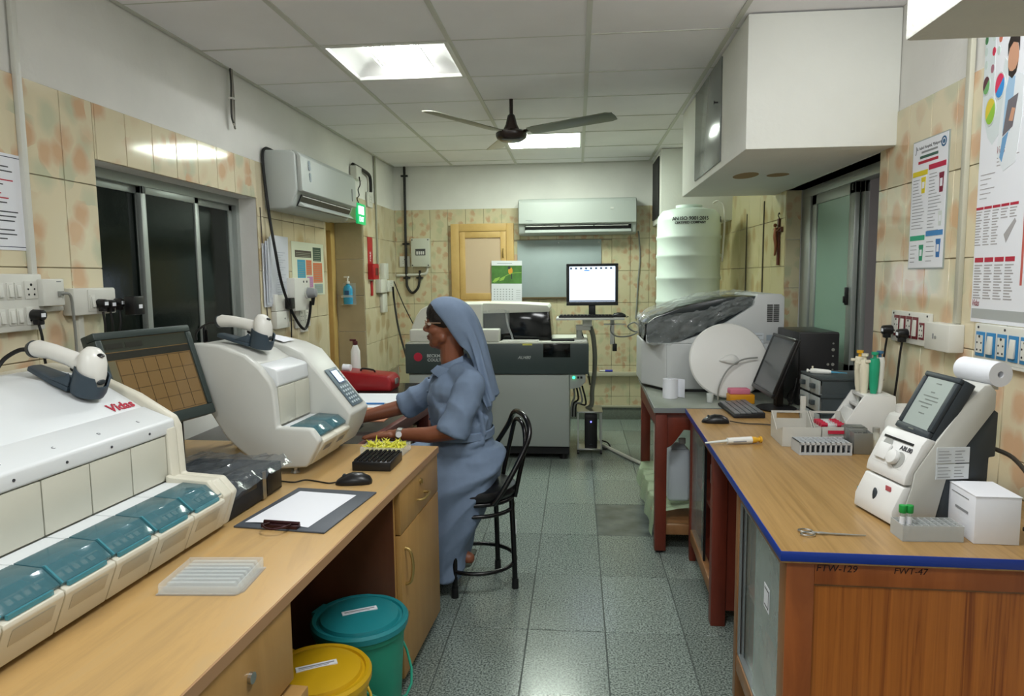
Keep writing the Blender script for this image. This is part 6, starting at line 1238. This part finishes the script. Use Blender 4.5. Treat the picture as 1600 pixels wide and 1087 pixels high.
bk = Vector((.121, .054, 0)).normalized(); sd = Vector((-bk.y, bk.x, 0))
def BP(b, s_, z): p = bk*b+sd*s_; return (p.x, p.y, z)
obj('outer_hoop', MB().tube([BP(.02, -.172, .405), BP(.06, -.175, .455), BP(.13, -.165, .56), BP(.195, -.14, .67), BP(.205, -.09, .735), BP(.20, 0, .755), BP(.205, .09, .735), BP(.195, .14, .67), BP(.13, .165, .56), BP(.06, .175, .455), BP(.02, .172, .405)], .0115, n=12, sm=5), ST, t)
obj('inner_hoop', MB().tube([BP(.145, -.095, .405), BP(.165, -.098, .50), BP(.193, -.095, .62), BP(.20, -.06, .70), BP(.198, 0, .722), BP(.20, .06, .70), BP(.193, .095, .62), BP(.165, .098, .50), BP(.145, .095, .405)], .010, n=12, sm=5), ST, t)
obj('sticker', MB().box(.176, .1775, -.06, -.048, .25, .31), PAPER, t)
# ------------------------------------------------------------------ seated woman at the low table
def volume(name, prims, m, vox, parent=None, smooth_it=6, label=None, off=(0, 0, 0)):
    """one closed skin grown round overlapping tapered limbs: ('c', p0, p1, r0, r1) or ('e', centre, radii, rot)"""
    mb = MB()
    for p in prims:
        if p[0] == 'c':
            a, b, r0, r1 = Vector(p[1]), Vector(p[2]), p[3], p[4]
            mb.ball(a, r0, 14).ball(b, r1, 14).cyl(a, b, r0, r1, n=16)
        elif p[0] == 'f':
            mb.ball(p[1], p[3], 14).cyl(p[1], p[2], p[3], p[4], n=18)
        elif p[0] == 'e':
            e = MB().ball((0, 0, 0), p[2], 20); rot = p[3] if len(p) > 3 else (0, 0, 0)
            mb.join(e.tf(TR(p[1], rot)))
        else: mb.loft(p[1])
    me = mesh(name, mb, m, off=off)
    o = link(name, me)
    md = o.modifiers.new('r', 'REMESH'); md.mode = 'VOXEL'; md.voxel_size = vox; md.use_smooth_shade = True
    s_ = o.modifiers.new('s', 'SMOOTH'); s_.factor = .5; s_.iterations = smooth_it
    bpy.context.view_layer.update()
    m2 = bpy.data.meshes.new_from_object(o.evaluated_get(bpy.context.evaluated_depsgraph_get()))
    m2.name = name; bpy.data.objects.remove(o)
    m2.materials.clear(); m2.materials.append(m)
    m2.polygons.foreach_set('use_smooth', [True]*len(m2.polygons))
    return link(name, m2, parent)
PO = (-.45, 2.93, 0)
SKIN = mat('brown_skin', '#7d4a33', .42, bump=.06, bscale=180); SKIND = mat('lip_brown', '#5f302a', .4); HAIR = mat('black_hair', '#17110f', .45, bump=.5, bscale=140)
CLOTH = mat('blue_grey_cotton', '#6f8098', .82, bump=.12, bscale=320, var=.05, vscale=30)
def hand(wr, fwd, up, side, L, curl):
    """wrist point, direction of the fingers, back-of-hand normal, thumb side: palm, four jointed fingers and a thumb"""
    wr, f, u, s_ = Vector(wr), Vector(fwd).normalized(), Vector(up).normalized(), Vector(side).normalized()
    P = []
    k = L/.17
    kn = [wr+f*.085*k+s_*(.030-.0195*i)*k - f*(.004*abs(i-1))*k for i in range(4)]
    P += [('c', wr, wr+f*.03*k+s_*.004, .020*k, .021*k)]
    for i, q in enumerate(kn): P.append(('c', wr+f*.02*k+s_*(.015-.011*i)*k, q, .0135*k, .0098*k))
    for i, ln in enumerate((.066, .074, .069, .054)):
        a = kn[i]; d1 = (f*math.cos(curl*.5)-u*math.sin(curl*.5)+s_*(.10-.07*i)).normalized(); d2_ = (f*math.cos(curl*1.1)-u*math.sin(curl*1.1)+s_*(.10-.07*i)).normalized(); d3 = (f*math.cos(curl*1.6)-u*math.sin(curl*1.6)).normalized()
        b = a+d1*ln*.45*k; c = b+d2_*ln*.32*k; e = c+d3*ln*.23*k
        P += [('c', a, b, .0092*k, .0082*k), ('c', b, c, .0082*k, .0074*k), ('c', c, e, .0074*k, .0060*k)]
    a = wr+f*.022*k+s_*.022*k-u*.004; b = a+(f*.6+s_*.75-u*.25).normalized()*.036*k; c = b+(f*.85+s_*.35-u*.25).normalized()*.028*k; e = c+(f*.95+s_*.1-u*.2).normalized()*.018*k
    P += [('c', a, b, .0135*k, .0105*k), ('c', b, c, .0100*k, .0085*k), ('c', c, e, .0085*k, .0065*k)]
    return P
HC = Vector((-.548, 2.93, 1.155))                                    # head centre
def H(x, y, z): return (HC.x-x, HC.y+y, HC.z+z)                     # x forwards (towards the table), y to her right, z up
body = [('e', H(-.012, 0, .018), (.096, .073, .090)), ('e', H(.030, 0, -.030), (.058, .060, .080)), ('e', H(.040, 0, -.070), (.046, .047, .042)), ('e', H(.066, 0, -.088), (.022, .024, .019)),
        ('e', H(.052, 0, .038), (.042, .056, .048)), ('c', H(.078, -.025, .016), H(.078, .025, .016), .013, .013),
        ('c', H(.086, 0, .004), H(.102, 0, -.024), .009, .0125), ('e', H(.095, -.011, -.030), (.010, .009, .008)), ('e', H(.095, .011, -.030), (.010, .009, .008)),
        ('e', H(.052, -.040, -.026), (.030, .020, .024)), ('e', H(.052, .040, -.026), (.030, .020, .024)),
        ('e', H(.080, 0, -.054), (.016, .024, .0075)), ('e', H(.079, 0, -.066), (.015, .021, .008)), ('c', H(.02, -.045, -.06), H(.055, -.02, -.085), .02, .016), ('c', H(.02, .045, -.06), H(.055, .02, -.085), .02, .016),
        ('c', H(-.01, 0, -.06), (-.535, 2.93, .99), .050, .052), ('c', (-.535, 2.93, .99), (-.50, 2.93, .93), .052, .058),
        # trunk and limbs inside the dress
        ('e', (-.515, 2.93, .83), (.085, .11, .12)), ('e', (-.47, 2.93, .59), (.10, .12, .10)), ('c', (-.51, 2.93, .80), (-.48, 2.93, .60), .075, .08),
        ('c', (-.50, 2.88, .925), (-.435, 2.785, .92), .035, .035), ('c', (-.52, 2.98, .925), (-.535, 3.08, .918), .035, .035),
        ('c', (-.435, 2.775, .925), (-.485, 2.725, .735), .043, .037), ('c', (-.485, 2.725, .735), (-.60, 2.735, .712), .038, .034), ('c', (-.60, 2.735, .712), (-.745, 2.765, .706), .034, .0235),
        ('c', (-.53, 3.085, .92), (-.79, 3.11, .760), .043, .037), ('c', (-.79, 3.11, .760), (-.90, 3.08, .735), .037, .033), ('c', (-.90, 3.08, .735), (-1.02, 3.04, .708), .033, .0235),
        ('c', (-.46, 2.865, .55), (-.76, 2.875, .535), .065, .05), ('c', (-.46, 2.995, .55), (-.76, 2.985, .535), .065, .05),
        ('c', (-.76, 2.875, .535), (-.55, 2.885, .165), .048, .034), ('c', (-.76, 2.985, .535), (-.56, 2.98, .165), .048, .034),
        ('c', (-.55, 2.885, .165), (-.468, 2.865, .140), .032, .026), ('c', (-.48, 2.865, .140), (-.60, 2.88, .135), .024, .018), ('c', (-.56, 2.98, .165), (-.52, 2.98, .140), .032, .026), ('c', (-.53, 2.98, .138), (-.64, 2.98, .135), .024, .018)]
body += hand((-.748, 2.766, .705), (-1, .10, -.06), (.0, 0, 1), (.1, 1, 0), .165, .18)
body += hand((-1.022, 3.04, .706), (-1, -.18, -.08), (0, 0, 1), (-.1, -1, 0), .165, .25)
sub = lambda P_: [tuple([p[0]]+[tuple(Vector(q)-Vector(PO)) if i < (2 if p[0] in 'cf' else 1) else q for i, q in enumerate(p[1:])]) for p in P_]
person = volume('person', sub(body), SKIN, .0042, None, 4)
person.location = PO
tag(person, 'woman in a blue grey dress and veil with glasses seated typing at the low table', 'person')
def PV(mb): return mb.tf(Matrix.Translation((-PO[0], -PO[1], 0)))
# dress: bodice, sleeves and skirt in one cloth skin
def ring(z, x0, x1, y0, y1, amp=.0, n=40, k=9, ph=0, sq=2.6):
    cx_, cy_, rx, ry = (x0+x1)/2, (y0+y1)/2, (x1-x0)/2, (y1-y0)/2; out = []
    for i in range(n):
        a = 2*PI*i/n; c, s_ = math.cos(a), math.sin(a)
        r = (abs(c)**sq+abs(s_)**sq)**(-1/sq)*(1+amp*math.sin(k*a+ph)+amp*.5*math.sin((k+4)*a-ph))
        out.append((cx_+rx*r*c, cy_+ry*r*s_, z))
    return out
skirt = [ring(.070, -.70, -.495, 2.755, 3.06, .035, ph=.3, sq=3), ring(.135, -.72, -.482, 2.75, 3.07, .032, ph=.6, sq=3), ring(.24, -.765, -.448, 2.745, 3.08, .026, ph=1, sq=3.2), ring(.345, -.81, -.405, 2.738, 3.09, .018, ph=1.5, sq=3.4), ring(.42, -.83, -.390, 2.732, 3.095, .010, ph=2, sq=3.6), ring(.475, -.835, -.365, 2.730, 3.10, .005, ph=2.2, sq=3.6), ring(.535, -.83, -.318, 2.745, 3.10, .004, sq=3), ring(.595, -.78, -.310, 2.775, 3.09, 0), ring(.625, -.70, -.33, 2.805, 3.06, 0)]
dress = [('l', skirt), ('e', (-.44, 2.93, .555), (.125, .168, .095)), ('e', (-.50, 2.93, .62), (.145, .155, .09)), ('e', (-.505, 2.93, .70), (.118, .142, .10)), ('e', (-.515, 2.93, .79), (.122, .148, .12)), ('e', (-.515, 2.935, .87), (.125, .155, .10)),
         ('e', (-.575, 2.875, .835), (.065, .06, .065)), ('e', (-.585, 2.985, .835), (.065, .06, .065)), ('e', (-.445, 2.93, .83), (.078, .135, .115)), ('e', (-.445, 2.93, .73), (.076, .135, .10)),
         ('c', (-.515, 2.93, .945), (-.50, 2.93, .92), .075, .09), ('c', (-.50, 2.88, .945), (-.435, 2.785, .92), .052, .058), ('c', (-.52, 2.98, .945), (-.535, 3.08, .918), .052, .056),
         ('c', (-.437, 2.782, .915), (-.468, 2.742, .81), .062, .061), ('f', (-.466, 2.742, .815), (-.508, 2.727, .718), .061, .066),
         ('c', (-.535, 3.08, .915), (-.68, 3.10, .83), .060, .056), ('f', (-.68, 3.10, .83), (-.80, 3.112, .757), .057, .062)]
# soft creases laid along the pull of the cloth
for a, b in (((-.42, 2.806, .66), (-.53, 2.79, .63)), ((-.40, 2.815, .78), (-.385, 2.825, .70)), ((-.44, 2.726, .90), (-.478, 2.686, .78)), ((-.56, 2.80, .80), (-.58, 2.80, .70)), ((-.385, 2.845, .76), (-.40, 2.825, .66))):
    dress.append(('c', a, b, .015, .010))
def sub2(P_):
    out = []
    for p in P_:
        if p[0] == 'l': out.append(('l', [[tuple(Vector(q)-Vector(PO)) for q in r] for r in p[1]]))
        else: out += sub([p])
    return out
dr = volume('dress', sub2(dress), CLOTH, .0065, person, 3)
from mathutils import noise
for v, n_ in zip(dr.data.vertices, [v.normal.copy() for v in dr.data.vertices]):                # hanging folds of the skirt, fine creases above
    p = v.co+Vector(PO); k = max(0, min(1, (.66-p.z)/.10))
    s_ = p.z*.85-.85*(p.x+.5)*max(.15, min(1, (.60-p.z)/.22))-.2*(p.y-2.93)
    f1 = 1-2.2*abs(noise.noise(Vector((s_*9, p.x*2.2, p.y*2.2+3)))); f2 = noise.noise(Vector((s_*24+5, p.x*5, p.y*5)))
    g1 = 1-2.2*abs(noise.noise(Vector((p.x*9+p.z*5, p.y*9, p.z*4-p.x*3))))
    v.co += n_*(k*(.014*f1+.006*f2-.006)+(1-k)*(.010*g1-.004))
# collar, placket, belt, pocket flap
obj('collar', PV(MB().grid(lambda a, b: (-.525-.066*math.cos((a-.5)*4.6)+.012*b*(-1 if abs(a-.5) < .2 else .4)-(.03*b if abs(a-.5) < .25 else 0), 2.93+.066*math.sin((a-.5)*4.6)*(1+.35*b), 1.002-.047*b-.028*math.cos((a-.5)*4.6)), 26, 3)), CLOTH, dr, fix=False)
obj('collar_tip', PV(MB().prism([(-.615, .960), (-.585, .985), (-.53, .968), (-.572, .922)], 'y', 2.845, 2.849)), CLOTH, dr, bev=.001)
obj('placket', PV(MB().tube([(-.598, 2.925, .955), (-.628, 2.925, .90), (-.642, 2.925, .84), (-.636, 2.925, .76), (-.622, 2.925, .70)], .0085, n=6, sm=4)), CLOTH, dr)
for z in (.92, .86, .80, .74): obj('button', PV(MB().ball((-.632-.014*math.sin((z-.70)*12), 2.92, z), .0055, 8)), mat('button_grey', '#4f5d72', .4), dr)
obj('belt', PV(MB().loft([ring(z, -.632-ox, -.362+ox*.6, 2.778-ox, 3.082+ox, .006, sq=2.25) for z, ox in ((.668, -.004), (.672, .004), (.702, .004), (.706, -.004))], cap=False)), CLOTH, dr)
# veil: rings from the brow edge over the crown down to the back hem
def vring(top, sid, low, w_s, w_l, rip=0, n=22):
    pts = [(low[0], -w_l, low[1]), (.5*(low[0]+sid[0])-.0, -.5*(w_l+w_s)-.004, .5*(low[1]+sid[1])), (sid[0], -w_s, sid[1]), (.42*sid[0]+.58*top[0], -w_s*.80, .36*sid[1]+.64*top[1]), (top[0], -w_s*.28, top[1]), (top[0], w_s*.28, top[1]), (.42*sid[0]+.58*top[0], w_s*.80, .36*sid[1]+.64*top[1]), (sid[0], w_s, sid[1]), (.5*(low[0]+sid[0]), .5*(w_l+w_s)+.004, .5*(low[1]+sid[1])), (low[0], w_l, low[1])]
    sp = spline(pts, 4); out = []
    for i, p in enumerate(sp):
        r = rip*math.sin(i*1.05+top[1]*9); out.append((p.x+r*.8, 2.93+p.y*(1+rip*6*math.sin(i*1.3)), p.z))
    return out
VR = [vring((-.622, 1.236), (-.556, 1.170), (-.488, 1.068), .078, .074), vring((-.606, 1.252), (-.545, 1.172), (-.476, 1.058), .086, .079), vring((-.570, 1.263), (-.515, 1.17), (-.462, 1.046), .091, .078), vring((-.52, 1.259), (-.487, 1.163), (-.450, 1.03), .093, .072, .001), vring((-.470, 1.233), (-.455, 1.14), (-.436, 1.0), .091, .064, .003), vring((-.432, 1.178), (-.430, 1.08), (-.425, .972), .086, .066, .006), vring((-.405, 1.10), (-.415, 1.025), (-.424, .945), .086, .082, .009), vring((-.388, 1.03), (-.403, .975), (-.420, .91), .096, .10, .010), vring((-.372, .96), (-.388, .92), (-.404, .872), .103, .113, .010), vring((-.358, .895), (-.372, .87), (-.388, .835), .106, .118, .010), vring((-.345, .845), (-.358, .825), (-.374, .80), .106, .118, .010)]
ve = MB()
rows = []
for i in range(len(VR[0])): rows.append(spline([r[i] for r in VR], 3))
nr = len(rows[0]); ve.grid(lambda a, b: rows[round(a*(len(rows)-1))][round(b*(nr-1))], len(rows)-1, nr-1)
vo = obj('veil', PV(ve), CLOTH, person, fix=True); md = vo.modifiers.new('thick', 'SOLIDIFY'); md.thickness = .003; md.offset = 1
md = vo.modifiers.new('sub', 'SUBSURF'); md.levels = 1; md.render_levels = 1
# hair under the veil, brows, eyes, lips, spectacles, watch, sandals
obj('hair', PV(MB().join(MB().ball((0, 0, 0), (.100, .0785, .076), 26).tf(TR((HC.x-.001, HC.y, HC.z+.027), (0, .5, 0))))), HAIR, person)
for s_ in (-1, 1):
    q = obj('eye', PV(MB().ball(H(.0765, s_*.030, -.001), (.011, .0125, .0085), 14)), mat('eye_white', '#cfc6bc', .2), person); obj('iris', PV(MB().ball(H(.0845, s_*.0305, -.002), (.004, .0055, .0058), 12)), mat('eye_dark', '#1d120d', .15), q)
    obj('eyebrow', PV(MB().tube([H(.090, s_*.012, .020), H(.088, s_*.028, .026), H(.070, s_*.047, .020)], [.0028, .0036, .002], n=6, sm=3)), HAIR, person)
obj('lips', PV(MB().ball(H(.0885, 0, -.0555), (.0085, .021, .0045), 14).ball(H(.0875, 0, -.0635), (.0085, .018, .005), 14)), SKIND, person)
GO = mat('spectacle_frame', '#b79a84', .25, .6)
q = obj('spectacles', PV(MB().tube([H(.098, -.012, .006), H(.101, 0, .009), H(.098, .012, .006)], .0022, n=6, sm=3)), GO, person)
for s_ in (-1, 1):
    obj('rim', PV(MB().tube([H(.099-.012*abs(math.cos(a)*.5+.5)**2, s_*(.034+.0235*math.cos(a)), -.002+.0165*math.sin(a)) for a in [2*PI*i/22 for i in range(22)]], .0021, n=6, closed=True)), GO, q)
    obj('temple', PV(MB().tube([H(.087, s_*.0575, .004), H(.082, s_*.070, .006), H(.02, s_*.0775, .006)], .0023, n=6, sm=3)), GO, q)
wt = obj('wrist_watch', PV(MB().lathe([(.0255, -.011), (.0275, -.011), (.0275, .011), (.0255, .011), (.0255, -.011)], n=20, axis='x').tf(TR((-.728, 2.762, .707), (0, .06, -.19)))), STEEL, person)
obj('watch_face', PV(MB().cyl((-.728, 2.735, .712), (-.7283, 2.7315, .7125), .0125, n=18)), PAPER, wt)
SO = mat('sandal_sole', '#3c4238', .6)
for y in (2.868, 2.98):
    q = obj('sandal', PV(MB().prism([(-.485, .118), (-.50, .106), (-.56, .100), (-.66, .098), (-.675, .108), (-.655, .116), (-.56, .118), (-.50, .124)], 'y', y-.03, y+.03).tf(Matrix.Translation((.035, 0, .002)))), SO, person, bev=.004)
    obj('strap', PV(MB().tube([(-.60, y-.032, .112), (-.60, y-.02, .145), (-.60, y, .158), (-.60, y+.02, .145), (-.60, y+.032, .112)], .006, sm=3)), BLACK, q)
